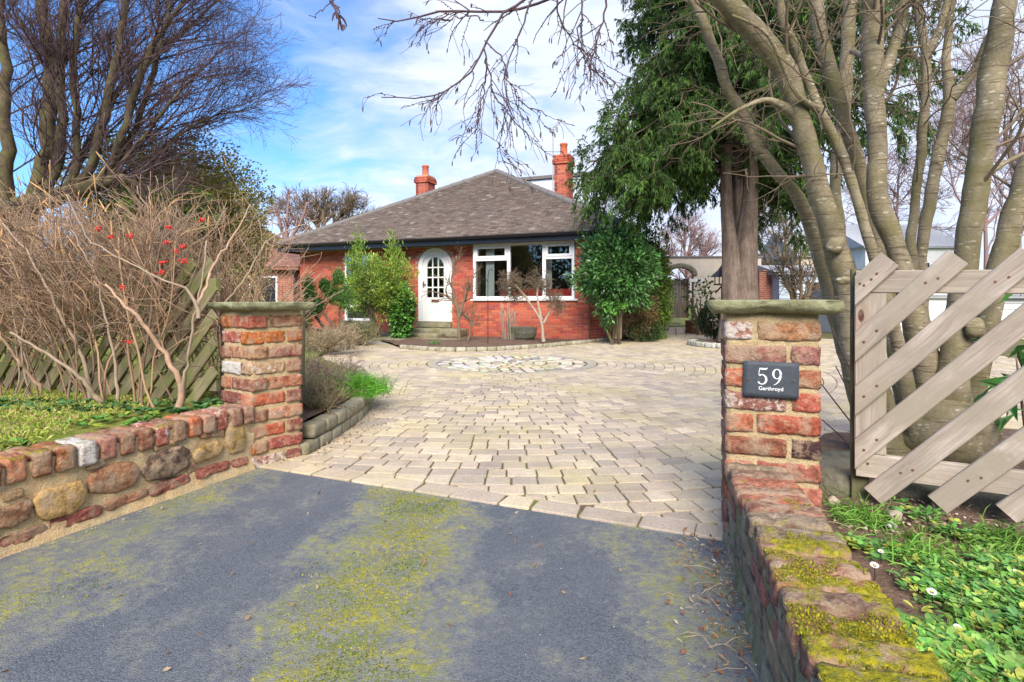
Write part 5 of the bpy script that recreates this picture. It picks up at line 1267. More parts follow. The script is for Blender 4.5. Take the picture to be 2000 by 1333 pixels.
# ================================================================== TREES AND PLANTS
def px_line(pts, Y, n=24, dY=0.0):
    """polyline from (px, py, width px[, Y]) rows -> points and radii"""
    P = []; r_ = []
    for i, q in enumerate(pts):
        y = q[3] if len(q) > 3 else Y + dY * i
        P.append(at(q[0], q[1], y)); kx = (q[0] - 1000) / F; r_.append(q[2] / 2 / F * y / math.sqrt(1 + kx * kx))
    return resample(P, r_, n)
def wobble(P, a, f=3, s=0):
    return P + np.array([[noise.noise(Vector((s, i * .37 * f / 3, k * 7))) * a for k in range(3)] for i in range(len(P))])
def knobbly(Rr, a=.08, s=0): return Rr * (1 + np.array([noise.noise(Vector((s * 3.3, i * .8, 1))) * a for i in range(len(Rr))]))

# ---- multi-stem tree behind the pale fence
rt = thing('multi_stem_tree', 'large bare tree of many smooth olive stems with pale flecks behind the pale fence', 'tree', (2.55, 3.2, .05))
def B(x, y, wd, Y): return (x, y, wd, Y)
stems = [
 [B(1712, 905, 88, 3.15), B(1690, 800, 78, 3.12), B(1668, 680, 70, 3.1), B(1660, 600, 70, 3.1), B(1640, 500, 66, 3.05), B(1612, 420, 60, 3.0), B(1590, 330, 54, 2.95), B(1560, 225, 52, 2.9), B(1535, 130, 62, 2.85), B(1470, 60, 60, 2.8), B(1405, -10, 52, 2.75), B(1340, -80, 44, 2.7)],
 [B(1700, 860, 60, 3.3), B(1665, 740, 46, 3.3), B(1640, 640, 46, 3.3), B(1612, 540, 44, 3.3), B(1585, 440, 38, 3.25), B(1556, 380, 32, 3.2), B(1500, 320, 30, 3.15), B(1462, 250, 30, 3.1), B(1425, 180, 27, 3.05), B(1395, 95, 25, 3.0), B(1365, 30, 24, 3.0), B(1330, -50, 18, 3.0)],
 [B(1790, 860, 50, 2.95), B(1760, 700, 42, 2.95), B(1735, 600, 34, 2.9), B(1705, 500, 30, 2.9), B(1672, 380, 27, 2.9), B(1640, 290, 27, 2.9), B(1600, 215, 26, 2.85), B(1565, 130, 24, 2.85), B(1535, 50, 23, 2.8), B(1510, -40, 20, 2.8)],
 [B(1780, 880, 50, 3.5), B(1750, 700, 44, 3.5), B(1735, 560, 34, 3.5), B(1712, 450, 34, 3.5), B(1690, 380, 36, 3.5), B(1668, 290, 36, 3.45), B(1635, 190, 38, 3.4), B(1608, 90, 36, 3.4), B(1590, -20, 36, 3.4), B(1580, -90, 30, 3.4)],
 [B(1760, 860, 50, 3.9), B(1700, 700, 40, 3.9), B(1652, 560, 34, 3.9), B(1636, 440, 32, 3.9), B(1630, 330, 28, 3.9), B(1650, 220, 34, 3.9), B(1654, 110, 36, 3.85), B(1660, 0, 34, 3.8), B(1665, -70, 30, 3.8)],
 [B(1842, 910, 110, 3.15), B(1815, 740, 84, 3.1), B(1785, 620, 62, 3.05), B(1762, 520, 56, 3.0), B(1728, 430, 58, 3.0), B(1708, 370, 52, 3.0), B(1716, 290, 50, 3.0), B(1706, 190, 54, 3.0), B(1703, 90, 56, 3.0), B(1706, 0, 58, 2.95), B(1710, -80, 54, 2.95)],
 [B(1830, 800, 50, 3.6), B(1795, 620, 34, 3.6), B(1778, 500, 28, 3.6), B(1786, 400, 25, 3.6), B(1798, 300, 25, 3.55), B(1808, 200, 25, 3.5), B(1810, 110, 26, 3.5), B(1800, 50, 24, 3.5), B(1780, -40, 22, 3.5)],
 [B(1835, 800, 50, 3.75), B(1800, 600, 36, 3.75), B(1800, 480, 32, 3.75), B(1818, 380, 34, 3.75), B(1838, 280, 36, 3.75), B(1858, 190, 34, 3.7), B(1845, 120, 24, 3.7), B(1856, 40, 20, 3.7), B(1870, -50, 18, 3.7)],
 [B(1868, 900, 120, 3.05), B(1858, 740, 92, 3.0), B(1874, 600, 70, 2.95), B(1890, 480, 66, 2.9), B(1908, 360, 68, 2.9), B(1925, 240, 72, 2.85), B(1944, 120, 72, 2.85), B(1962, 0, 66, 2.8), B(1975, -80, 60, 2.8)],
 [B(1885, 880, 80, 3.4), B(1905, 740, 66, 3.35), B(1938, 580, 62, 3.3), B(1965, 470, 64, 3.3), B(1998, 360, 64, 3.3), B(2040, 240, 60, 3.3), B(2080, 120, 50, 3.3)],
]
stemP = []
for i, st in enumerate(stems):
    P, rr = px_line(st, 3, 44); P = wobble(P, .012, 3, i * 3); rr = knobbly(rr * .80, .13, i); stemP.append((P, rr))
    q = MB(); tubes(q, P[None], rr[None], 16 if rr.max() > .05 else 12); link('stem', q.mesh('stem', True, False), MT['bark_rowan'], rt, True)
q = MB()    # forks off the main stems
forks = [[B(1858, 190, 34, 3.7), B(1885, 165, 22, 3.65), B(1905, 140, 20, 3.6), B(1925, 80, 14, 3.5), B(1960, 20, 10, 3.4)],
 [B(1708, 190, 30, 3.0), B(1738, 120, 26, 3.0), B(1762, 40, 24, 3.0), B(1775, -60, 20, 3.0)], [B(1810, 110, 20, 3.5), B(1835, 60, 16, 3.5), B(1860, -30, 14, 3.5)],
 [B(1555, 225, 30, 2.9), B(1500, 190, 12, 2.85), B(1440, 215, 8, 2.8), B(1390, 250, 5, 2.75)],
 [B(1600, 215, 18, 2.85), B(1555, 190, 10, 2.8), B(1500, 60, 7, 2.7), B(1430, 30, 5, 2.7)],
 [B(1665, 100, 14, 3.4), B(1690, 115, 9, 3.2), B(1735, 100, 7, 3.0), B(1800, 90, 5, 2.9)],
 [B(1965, 470, 30, 3.3), B(1985, 430, 20, 3.3), B(2030, 380, 16, 3.3)], [B(1910, 350, 22, 2.9), B(1960, 320, 12, 2.9), B(2020, 290, 8, 2.9)]]
fkP = []
for f_ in forks:
    P, rr = px_line(f_, 3, 14); fkP.append((P, rr)); tubes(q, P[None], rr[None], 10)
link('fork', q.mesh('fork', True, False), MT['bark_rowan'], rt, True, kind='stuff')
# burr and cut stub
for nm, (x, y, Y), s_ in (('burr', (1632, 478, 2.98), (.10, .07, .09)), ('stub', (1648, 548, 2.93), (.09, .05, .045)), ('burr', (1905, 640, 2.88), (.10, .08, .12)), ('root_swelling', (1850, 850, 3.0), (.5, .34, .38)), ('root_swelling', (1735, 880, 3.05), (.30, .26, .30))):
    o = link(nm, rock_mesh(nm, s_, int(x)), MT['bark_rowan'], rt); p = at(x, y, Y); o.location = p - Vector(rt.location)
# twigs of the tree, with buds
q = MB(); SP = np.stack([resample(P, rr, 24)[0] for P, rr in stemP]); SR = np.stack([resample(P, rr, 24)[1] for P, rr in stemP])
b1, r1 = grow(SP, SR, 6, 1.5, (.5, 1.2), 9, .16, (-.02, -.02, .015), (.52, 1.0), .18, .35)
r1 = np.minimum(r1, .0085); tubes(q, b1, r1, 5)
b2, r2 = grow(b1, r1, 6, .6, (.5, 1.1), 7, .2, (0, 0, -.03), (.2, 1), .6, .4); tubes(q, b2, r2, 4)
b3, r3 = grow(b2, np.maximum(r2, .0025), 4, .22, (.4, 1.1), 5, .2, (0, 0, -.02), (.2, 1), .7, .6); tubes(q, b3, np.maximum(r3, .0014), 3)
link('twigs', q.mesh('twigs', True, False), MT['twig_brown'], rt, True, kind='stuff')
# branches reaching left over the drive
tb = thing('overhanging_branch', 'spray of drooping bare branches with buds and catkins hanging over the sky, top centre', 'branch', tuple(at(1340, -80, 3.4)))
main = [[(1340, -80, 10, 3.4), (1120, -20, 9, 3.5), (1000, 30, 8, 3.5), (985, 0, 0, 3.5)][:3] + [(870, 15, 7, 3.5), (800, 45, 5, 3.5), (737, 38, 3, 3.5)],
 [(1120, -20, 9, 3.5), (985, 5, 9, 3.4), (962, 60, 8, 3.4), (945, 100, 7, 3.4), (915, 150, 6, 3.4), (880, 185, 5, 3.4), (800, 197, 4, 3.4), (745, 188, 3, 3.4)],
 [(945, 95, 6, 3.4), (955, 140, 5, 3.4), (965, 190, 5, 3.4), (1000, 230, 4, 3.4), (1035, 272, 3, 3.4)],
 [(947, 80, 5, 3.4), (980, 110, 5, 3.3), (990, 150, 4, 3.3), (1010, 195, 4, 3.3), (1068, 228, 3, 3.3)],
 [(950, 110, 5, 3.4), (950, 150, 5, 3.5), (940, 200, 4, 3.5), (930, 260, 3, 3.5)],
 [(1060, -40, 8, 3.2), (1030, 20, 6, 3.2), (1010, 80, 5, 3.2), (985, 130, 4, 3.2), (990, 200, 3, 3.2), (975, 300, 2.5, 3.2)],
 [(1100, -40, 8, 3.6), (1085, 10, 6, 3.6), (1100, 60, 4, 3.6), (1140, 100, 4, 3.6), (1120, 60, 3, 3.6)][:4] + [(1180, 160, 3, 3.6)],
 [(1140, -60, 8, 3.0), (1135, 30, 6, 3.0), (1128, 90, 4, 3.0), (1150, 130, 3, 3.0), (1190, 165, 2.5, 3.0)],
 [(1200, -60, 8, 3.1), (1180, 30, 6, 3.1), (1160, 90, 5, 3.1), (1150, 160, 3, 3.1)], [(945, 40, 5, 3.4), (930, 30, 4, 3.4), (850, 42, 3, 3.4)][:3],
 [(640, -30, 4, 2.4), (650, 0, 4, 2.4), (630, 22, 3, 2.4), (605, 32, 2.5, 2.4)], [(648, 0, 3, 2.4), (662, 30, 2.5, 2.4), (668, 50, 2.5, 2.4)]]
MP = []; MR = []
for i, ln in enumerate(main):
    P, rr = px_line([tuple(x) for x in ln], 3.4, 16); MP.append(wobble(P, .03, 5, i)); MR.append(rr * .62)
MP = np.array(MP); MR = np.array(MR); q = MB(); tubes(q, MP, MR, 6)
b2, r2 = grow(MP[:10], MR[:10], 10, .42, (.3, .9), 8, .16, (0, 0, -.10), (.25, 1), .6, .4); tubes(q, b2, np.maximum(r2, .0018), 4)
b3, r3 = grow(b2, np.maximum(r2, .0025), 2, .22, (.4, 1.0), 6, .2, (0, 0, -.10), (.2, 1), .7, .6); tubes(q, b3, np.maximum(r3, .0014), 3)
bud, rb = grow(np.concatenate([b2, MP[:, ::2]]), np.concatenate([np.full(r2.shape, .003), np.full(MR[:, ::2].shape, .003)]), 9, .016, (.7, 1.2), 4, .1, (0, 0, 0), (.05, 1), 1.0, .9); rb = rb * np.array([.6, 1.2, 1.0, .3]); tubes(q, bud, rb, 4)
link('twigs', q.mesh('twigs', True, False), MT['twig_dark'], tb, True, kind='stuff')
q = MB(); cat_, rc = grow(b3, np.full(r3.shape, .0035), 2, .07, (.1, .5), 6, .08, (0, 0, -.5), (.5, 1), 1.0, .8); kk = RN.random(len(cat_)) < .30; cat_ = cat_[kk]; rc = rc[kk] * np.array([.5, 1.1, 1.3, 1.3, 1.1, .5]); tubes(q, cat_, rc, 5)
c2_, rc2 = grow(MP[11:12], np.full((1, 16), .004), 9, .09, (.1, .4), 6, .06, (0, 0, -.4), (.1, 1), 1.0, .8); tubes(q, c2_, rc2 * np.array([.5, 1.1, 1.3, 1.3, 1.1, .5]), 5)
link('catkins', q.mesh('catkins', True, False), MT['twig_dark'], tb, True, kind='stuff')

# ---- conifer with a fluted double trunk
CY = 12.5
tc_ = thing('conifer', 'tall dark green conifer with drooping foliage and a split grey-brown trunk, right of the bungalow', 'tree', tuple(at(1443, 660, CY)[:2]) + (0,))
for ln in ([(1440, 668, 92, CY), (1446, 620, 76, CY), (1450, 560, 66, CY + .05), (1458, 470, 46, CY), (1466, 380, 34, CY), (1468, 300, 32, CY), (1462, 180, 28, CY), (1455, 0, 22, CY), (1450, -200, 14, CY)],
           [(1428, 668, 60, CY - .1), (1430, 600, 48, CY - .1), (1428, 500, 38, CY - .1), (1420, 420, 27, CY - .1), (1418, 330, 24, CY - .1), (1424, 220, 22, CY), (1430, 60, 18, CY)],
           [(1452, 520, 34, CY + .15), (1444, 420, 28, CY + .15), (1440, 330, 26, CY + .15), (1440, 200, 20, CY + .1)]):
    P, rr = px_line(ln, CY, 40); rr = rr * .88; q = MB(); n = len(P); S = 20
    tubes(q, P[None], rr[None], S); V = q.v[0].reshape(n, S, 3)
    for i in range(n):
        for j in range(S):
            k = 1 + .10 * math.sin(j * 2 * math.pi / S * 5 + i * .06) + .10 * noise.noise(Vector((j * .9, i * .25, 3))); V[i, j] = P[i] + (V[i, j] - P[i]) * k
    q.v[0] = V.reshape(-1, 3); link('trunk', q.mesh('trunk', True, False), MT['bark_conifer'], tc_, True)
cb = at(1443, 660, CY); cx_, cy_ = cb.x, cb.y
boughs = []; br = []
def bough(z0, az, L, droop, lift=.25, r_=.05):
    d = np.array([math.cos(az), math.sin(az), 0]); n = 12; P = [np.array([cx_, cy_, z0])]; 
    for i in range(1, n):
        t = i / (n - 1); P.append(np.array([cx_, cy_, z0]) + d * L * t + np.array([0, 0, lift * L * math.sin(min(1, t * 1.6) * math.pi / 2) * .6 - droop * t ** 2]) + RN.normal(size=3) * .05)
    boughs.append(np.array(P)); br.append(np.linspace(r_, .012, n))
rs = random.Random(5)
for i in range(185):
    z0 = 3.9 + 6.8 * (i / 185) ** 1.05 + rs.uniform(-.2, .2); az = i * 2.399 + rs.uniform(-.3, .3)
    L = rs.uniform(2.1, 3.2) * (1.0 if z0 < 9.5 else .7)
    if math.cos(az) < -.2 and z0 > 5: L = min(L, 2.5)
    if math.cos(az) > .3 and z0 > 5: L *= 1.25
    if z0 < 4.8 and math.cos(az) > 0: L *= .55
    if math.sin(az) < -.35 and z0 < 4.7: continue
    bough(z0, az, L, rs.uniform(.7, 1.7))
for az, L, z0, dr_ in ((3.2, 3.6, 4.5, 1.35), (3.35, 3.2, 5.4, 1.2), (3.0, 3.0, 5.8, 1.1), (3.2, 2.6, 5.0, .9), (3.5, 2.9, 5.2, 1.3), (2.9, 2.9, 5.3, 1.4), (3.3, 3.0, 6.2, 1.5), (3.15, 3.3, 4.7, 1.7), (3.4, 2.2, 4.6, 1.2), (3.35, 3.5, 4.2, 1.1), (3.0, 3.3, 4.4, 1.3), (3.45, 3.2, 4.8, 1.5), (3.1, 2.9, 3.9, 1.2), (3.3, 2.6, 4.3, 1.6), (3.2, 3.5, 4.8, 1.2), (3.05, 3.0, 5.0, 1.5), (3.05, 3.55, 4.7, 1.05), (3.3, 3.4, 4.5, 1.2), (2.8, 3.2, 4.9, 1.0), (3.5, 2.9, 4.1, 1.1), (3.15, 2.3, 4.0, 1.0), (3.75, 3.0, 4.6, 1.4), (3.6, 2.2, 4.4, .9), (3.0, 3.0, 5.2, 1.2), (3.25, 3.1, 5.2, .8), (-.1, 1.5, 4.4, 1.5), (.4, 1.7, 4.5, 1.6), (-.5, 1.5, 4.2, 1.2), (3.4, 3.4, 4.9, 1.7), (3.1, 3.3, 4.3, 1.45)):
    bough(z0, az, L, dr_, .2)
BP = np.array(boughs); BR = np.array(br); q = MB(); tubes(q, BP, BR, 5)
s1_, sr1 = grow(BP, BR, 22, .9, (.5, 1.25), 7, .14, (0, 0, -.13), (.22, 1), .45, .3, .35); tubes(q, s1_, sr1 * .8, 3)
link('boughs', q.mesh('boughs', True, False), MT['branchlet'], tc_, True, kind='stuff')
s2_, sr2 = grow(s1_, np.full(sr1.shape, .006), 7, .36, (.35, 1.0), 5, .12, (0, 0, -.30), (.15, 1), 1, .5, .3)
tips = s2_; N = len(tips); f = MB()
clump = 0.55 + .75 * (RN.random(len(s1_)) ** 1.3); cc = np.repeat(clump, 7)
for k in range(13):
    ii = RN.integers(0, 4, N); pos = tips[np.arange(N), ii]; d = tips[np.arange(N), ii + 1] - tips[np.arange(N), ii]; d /= np.linalg.norm(d, axis=1, keepdims=True) + 1e-9
    d = d + RN.normal(size=(N, 3)) * .45 + np.array([0, 0, -.3])
    base = np.array([.068, .145, .030])[None] * cc[:, None] * np.array([[1, 1, 1]]); sw = RN.random(N) < .18; base[sw] *= np.array([1.9, 1.55, .9])
    leaves(f, pos, d, .105, .0115, base, .35, .15)
link('foliage', f.mesh('foliage', False), MT['leaf'], tc_, True, kind='stuff')
ring = [Vector((cb.x + 1.0 * math.cos(a), cb.y + .15 + 1.0 * math.sin(a), 0)) for a in np.linspace(math.pi * .75, math.pi * 2.25, 14)]
edging('ring of pale rounded kerb blocks around the foot of the conifer', ring, .26, .12, .15, [(.40, .41, .36), (.46, .46, .40)])
me = terrain('tree_bed', [(cb.x + .95 * math.cos(a), cb.y + .15 + .95 * math.sin(a)) for a in np.linspace(0, 2 * math.pi, 18)[:-1]], .25, lambda x, y: .08); structure('tree_bed', me, MT['soil'])

# ---- leafy shrubs
def shrub(name, label, c, rad, n, ll, lw_, cols, mat, cat='shrub', stems_=6, top=1.0, lump=.28, inner=.35, up=.2, seed=0, tiers=None, stemh=None, sm='twig_brown', cv=.35, droop=.1):
    t = thing(name, label, cat, (c[0], c[1], max(0, c[2] - rad[2]) if stemh is None else stemh)); rng = np.random.default_rng(seed)
    d = rng.normal(size=(n, 3)); d /= np.linalg.norm(d, axis=1, keepdims=True); r_ = inner + (1 - inner) * rng.random(n) ** .45
    lum = np.array([noise.noise(Vector((v[0] * 2.3 + seed, v[1] * 2.3, v[2] * 2.3))) + .5 * noise.noise(Vector((v[0] * 5 + seed, v[1] * 5, v[2] * 5 + 3))) for v in d]); r_ = r_ * (1 + lump * lum * 1.6)
    pos = np.array(c) + d * r_[:, None] * np.array(rad); dr = d + rng.normal(size=(n, 3)) * .6 + np.array([0, 0, up])
    cl = np.array([cols[int(i)] for i in rng.integers(0, len(cols), n)]); k2 = np.array([noise.noise(Vector(tuple(p * 3.1))) for p in pos]); cl = cl * (1 + .8 * k2[:, None])
    keep = pos[:, 2] > .03; f = MB(); leaves(f, pos[keep], dr[keep], ll, lw_, cl[keep], cv, droop)
    link('foliage', f.mesh('foliage', False), mat, t, True, kind='stuff')
    q = MB(); P = []
    for i in range(stems_):
        a = rng.uniform(0, 6.28); e = np.array(c) + np.array([math.cos(a) * rad[0], math.sin(a) * rad[1], rng.uniform(0, .8) * rad[2]]) * .7
        b = np.array([c[0] + rng.uniform(-.1, .1), c[1] + rng.uniform(-.08, .08), 0.0]); mid = (b + e) / 2 + rng.normal(size=3) * .08; P.append(resample([b, mid, e], [1, 1, 1], 8)[0])
    P = np.array(P); rr = np.tile(np.linspace(.03, .008, 8) * min(1, rad[2] + .3), (len(P), 1)); tubes(q, P, rr, 6); b1, r1 = grow(P, rr, 8, rad[0] * .6, (.4, 1), 5, .2, (0, 0, .05), (.3, 1), .5); tubes(q, b1, r1, 3)
    link('stems', q.mesh('stems', True, False), MT[sm], t, True, kind='stuff'); return t
LG = [(.08, .21, .05), (.055, .15, .04), (.12, .28, .07), (.04, .11, .03)]
YG = [(.17, .27, .04), (.12, .22, .04), (.22, .31, .05), (.08, .16, .035)]
sx, sy = at(1190, 525, 13.0), at(1110, 525, 13.0); rw = sx.x - sy.x
lz = at(1203, 530, 13.0)
la = shrub('laurel_bush', 'round glossy dark green laurel bush in front of the right end of the bay window', (lz.x, 13.0, lz.z), (.86, .75, .98), 11000, .12, .026, LG, MT['leaf_gloss'], 'bush', 5, lump=.34, inner=.35, seed=3, sm='bark_left')
P, rr = px_line([(1206, 662, 17, 13.1), (1210, 600, 12, 13.1), (1212, 530, 10, 13.1)], 13, 14); q = MB(); tubes(q, P[None], rr[None], 10); link('trunk', q.mesh('trunk', True, False), MT['bark_rowan'], la, True)
p = at(1200, 597, 12.6); d = rdirs(260, .4); f = MB(); leaves(f, np.array(p) + rdirs(260) * np.array([.28, .2, .17]) * RN.random((260, 1)), d + np.array([0, 0, -.3]), .13, .03, np.array([(.12, .30, .05)] * 260), .3); link('low_sprig', f.mesh('low_sprig', False), MT['leaf_gloss'], la, True, kind='stuff')
p = at(1285, 560, 14.6); shrub('evergreen_bush', 'tall yellow-green bush between the laurel and the cream wall', (p.x, 14.8, 1.25), (.36, .6, 1.5), 7000, .10, .02, YG, MT['leaf'], 'bush', 6, lump=.3, inner=.3, seed=8)
p = at(1250, 440, 14.9); shrub('bush', 'dark green bush filling the gap between laurel and conifer bough', (p.x - .2, 15.0, 2.0), (.75, .5, 1.35), 5000, .11, .024, [(.03, .075, .02), (.045, .11, .03)], MT['leaf'], 'bush', 5, lump=.3, seed=12)
p = at(1250, 610, 13.9); shrub('dry_bush', 'rusty brown half-dead bush below the yellow-green one', (p.x, 13.9, .78), (.42, .4, .62), 3200, .08, .012, [(.30, .19, .09), (.24, .16, .07), (.16, .14, .05), (.36, .25, .13)], MT['leaf'], 'bush', 9, lump=.35, inner=.2, seed=9)
p = at(1245, 640, 13.6); shrub('low_bush', 'low dark bush at the foot of the rusty brown bush by the kerb', (p.x + .25, 13.9, .3), (.42, .3, .35), 1600, .07, .018, [(.05, .09, .03), (.09, .13, .04)], MT['leaf'], 'bush', 4, seed=10)
p = at(1392, 628, 14.0); shrub('clipped_bush', 'very dark rounded conifer bush left of the right gate pillar cap', (p.x, 14.0, .52), (.34, .34, .44), 3600, .06, .012, [(.012, .028, .012), (.02, .045, .016)], MT['leaf'], 'bush', 3, lump=.08, seed=13)
# camellia-like slim shrub with few leaves
p = at(1362, 600, 16.8); shrub('sparse_shrub', 'sparse leggy shrub with few leaves before the cream wall', (p.x + .1, 16.8, .95), (.5, .3, .75), 260, .13, .04, [(.14, .22, .05), (.09, .15, .05)], MT['leaf'], 'shrub', 9, inner=.3, seed=14)
# bright green shrub and pine before the left window
p = at(732, 540, 14.6); gs = shrub('pine_shrub', 'bright green bushy shrub on bare stems covering the left window', (p.x + .08, 14.5, at(0, 560, 14.5).z), (.92, .7, .76), 11500, .10, .016, [(.36, .48, .07), (.24, .38, .08), (.44, .56, .09), (.15, .27, .06)], MT['leaf'], 'shrub', 9, lump=.36, inner=.2, up=.7, seed=21)
for x0_, y0_, s_ in ((700, 488, 5), (764, 492, 6), (778, 515, 7), (688, 520, 8)):
    p = at(x0_, y0_, 14.6); n = 240; f = MB(); pos = np.array(p) + RN.normal(size=(n, 3)) * np.array([.09, .09, .22]); leaves(f, pos, rdirs(n) + np.array([0, 0, 1.3]), .12, .018, np.array([(.24, .38, .06)] * n), .3); link('shoot', f.mesh('shoot', False), MT['leaf'], gs, True, kind='stuff')
p = at(782, 590, 14.3); shrub('laurel_shrub', 'lower dark glossy leafy shrub right of the bright green one, left of the door', (p.x + .02, 14.4, .72), (.30, .35, .72), 2800, .12, .03, [(.09, .25, .04), (.15, .36, .06), (.05, .14, .03)], MT['leaf_gloss'], 'shrub', 5, lump=.2, seed=22)
pt_ = thing('young_pine', 'small crooked pine with tufted green branch ends, left of the bright green shrub', 'tree', tuple(at(640, 665, 12.6)[:2]) + (.05,))
q = MB(); f = MB()
for ln in ([(652, 690, 7, 12.0), (640, 650, 7, 12.2), (618, 620, 6, 12.4), (600, 590, 4, 12.5), (606, 570, 3, 12.5)], [(650, 670, 7, 12.0), (655, 640, 6, 12.0), (628, 610, 4, 12.1), (648, 580, 3, 12.1)], [(650, 675, 7, 12.2), (672, 640, 6, 12.2), (660, 610, 4, 12.2), (672, 590, 3, 12.2)], [(642, 650, 6, 12.4), (600, 640, 5, 12.5), (590, 610, 3, 12.5)]):
    P, rr = px_line(ln, 12.3, 16); tubes(q, P[None], rr[None], 7)
for x, y, a, b in ((604, 578, .13, .34), (588, 625, .20, .22), (648, 575, .12, .22), (672, 585, .12, .25), (618, 600, .14, .2), (580, 640, .16, .12), (634, 560, .07, .12), (600, 560, .06, .16), (660, 545, .08, .14)):
    n = 1100; p = np.array(at(x, y, 12.2)); pos = p + RN.normal(size=(n, 3)) * np.array([a * .6, a * .6, b * .5]); leaves(f, pos, rdirs(n) + np.array([0, 0, .9]), .085, .011, np.array([random.choice([(.10, .24, .06), (.15, .30, .07)])] * n), .45)
link('branches', q.mesh('branches', True, False), MT['twig_brown'], pt_, True, kind='stuff'); link('needles', f.mesh('needles', False), MT['leaf'], pt_, True, kind='stuff')

# ---- bare trees
YB = lambda ln: ln[0][3]
def bare_tree(label, base, lines, levels, mat, name='bare_tree', trunk_mat=None, sides=7, minr=.004, cat='tree', seed=1, group=None, nn=20, rscale=1, rr0=.55, capr=9):
    rng = np.random.default_rng(seed); t = thing(name, label, cat, tuple(base), 0, group); q = MB(); PP = []; RR = []
    for ln in lines:
        P, rr = px_line(ln, 0, nn); P = wobble(P, rr.max() * .5, 4, seed); rr = rr * (.75 if YB(ln) > 10 and YB(ln) < 14 else 1); PP.append(P); RR.append(rr * rscale)
    P = np.array(PP); r_ = np.array(RR); tubes(q, P, np.array([knobbly(x, .12, i) for i, x in enumerate(r_)]), sides)
    link('trunk', q.mesh('trunk', True, False), MT[trunk_mat or mat], t, True); q = MB()
    for (k, L, ang, n, wig, trop, tr_) in levels:
        P, r_ = grow(P, r_, k, L, ang, n, wig, trop, tr_, rr0, .4, rng=rng); r_ = np.clip(r_, minr, capr); tubes(q, P, r_, 4 if n > 6 else 3)
    link('twigs', q.mesh('twigs', True, False), MT[mat], t, True, kind='stuff'); return t
YL = 8.0
bare_tree('huge bare tree with many upright limbs and a dense mass of twigs, far left', at(40, 640, YL), [
 [(5, 520, 70, YL), (10, 420, 60, YL), (12, 300, 42, YL), (8, 150, 34, YL), (0, 0, 26, YL), (-5, -120, 18, YL)],
 [(30, 520, 70, YL), (62, 410, 56, YL), (85, 330, 48, YL), (100, 210, 46, YL), (95, 100, 40, YL), (82, 0, 32, YL), (75, -130, 20, YL)],
 [(62, 410, 40, YL), (116, 330, 32, YL), (122, 240, 30, YL), (115, 110, 28, YL), (128, 0, 22, YL), (140, -120, 14, YL)],
 [(100, 390, 34, YL), (150, 350, 26, YL), (150, 240, 22, YL), (140, 110, 20, YL), (165, -20, 15, YL), (180, -130, 9, YL)],
 [(120, 385, 34, YL), (178, 340, 28, YL), (200, 240, 26, YL), (225, 130, 24, YL), (248, 0, 20, YL), (262, -110, 12, YL)],
 [(150, 375, 34, YL + .1), (215, 340, 26, YL), (252, 220, 23, YL), (285, 110, 20, YL), (330, 40, 14, YL), (400, -50, 8, YL)],
 [(160, 372, 30, YL + .1), (232, 330, 22, YL + .1), (280, 210, 18, YL + .2), (312, 90, 14, YL + .2), (345, -40, 8, YL + .2)],
 [(0, 415, 66, YL - .1), (80, 392, 60, YL - .1), (160, 372, 50, YL - .1), (215, 352, 38, YL - .1), (250, 350, 26, YL - .1), (275, 365, 14, YL - .1)],
 [(210, 350, 14, YL), (280, 270, 11, YL), (340, 190, 8, YL), (400, 130, 5, YL), (440, 90, 3, YL)],
 [(225, 345, 13, YL + .3), (300, 300, 10, YL + .3), (370, 250, 7, YL + .3), (430, 220, 4, YL + .3), (470, 205, 3, YL + .3)],
 [(120, 385, 24, YL + .5), (190, 250, 18, YL + .5), (260, 130, 14, YL + .5), (360, 60, 9, YL + .5), (440, -10, 6, YL + .5)]],
 [(24, 1.7, (.3, 1.0), 10, .11, (.035, 0, .05), (.12, 1)), (8, .85, (.3, .85), 8, .15, (.02, 0, .03), (.15, 1)), (5, .42, (.35, .9), 5, .18, (0, 0, .01), (.15, 1))], 'twig_dark', 'old_tree', 'bark_left', 9, .0022, seed=4, nn=26, rscale=.76, rr0=.5, capr=.0115)
p = at(320, 340, 9.5); shrub('ivy_clump', 'olive green ivy-clad bush mass behind the bare hedge on the left', (p.x, 9.5, 2.75), (1.45, .8, 1.12), 36000, .055, .018, [(.32, .31, .10), (.24, .23, .08), (.42, .37, .11), (.32, .23, .11)], MT['leaf'], 'bush', 12, lump=.35, inner=.2, seed=31)
p = at(440, 400, 9); shrub('conifer_bush', 'narrow dark olive conifer bush rising behind the right part of the bare hedge', (p.x - .1, 9.2, 1.9), (.70, .5, 1.3), 20000, .055, .016, [(.27, .27, .09), (.33, .31, .10), (.18, .18, .07)], MT['leaf'], 'bush', 6, lump=.3, inner=.25, seed=32)
p = at(250, 372, 7.6); shrub('evergreen_clump', 'small bright green evergreen clump below the mossy limb', (p.x, 8.4, 2.35), (.75, .4, .38), 2600, .10, .02, [(.10, .20, .03), (.16, .26, .04)], MT['leaf'], 'bush', 3, lump=.3, seed=33)
YD = 34
bare_tree('distant rounded bare tree rising left behind the grey roof', at(632, 470, YD), [[(632, 480, 26, YD), (632, 430, 20, YD), (630, 400, 12, YD)], [(632, 470, 20, YD), (615, 430, 14, YD), (590, 400, 8, YD)], [(632, 470, 20, YD), (655, 430, 14, YD), (680, 405, 8, YD)], [(632, 470, 18, YD), (600, 440, 10, YD), (560, 415, 6, YD)], [(632, 470, 18, YD), (665, 440, 10, YD), (705, 420, 6, YD)]],
 [(14, 2.0, (.3, .8), 7, .10, (0, 0, .07), (.25, 1)), (9, 1.1, (.3, .8), 6, .14, (0, 0, .03), (.2, 1)), (5, .55, (.3, .9), 5, .15, (0, 0, 0), (.2, 1))], 'twig_brown', minr=.010, seed=6, nn=10, rscale=.42, capr=.05)
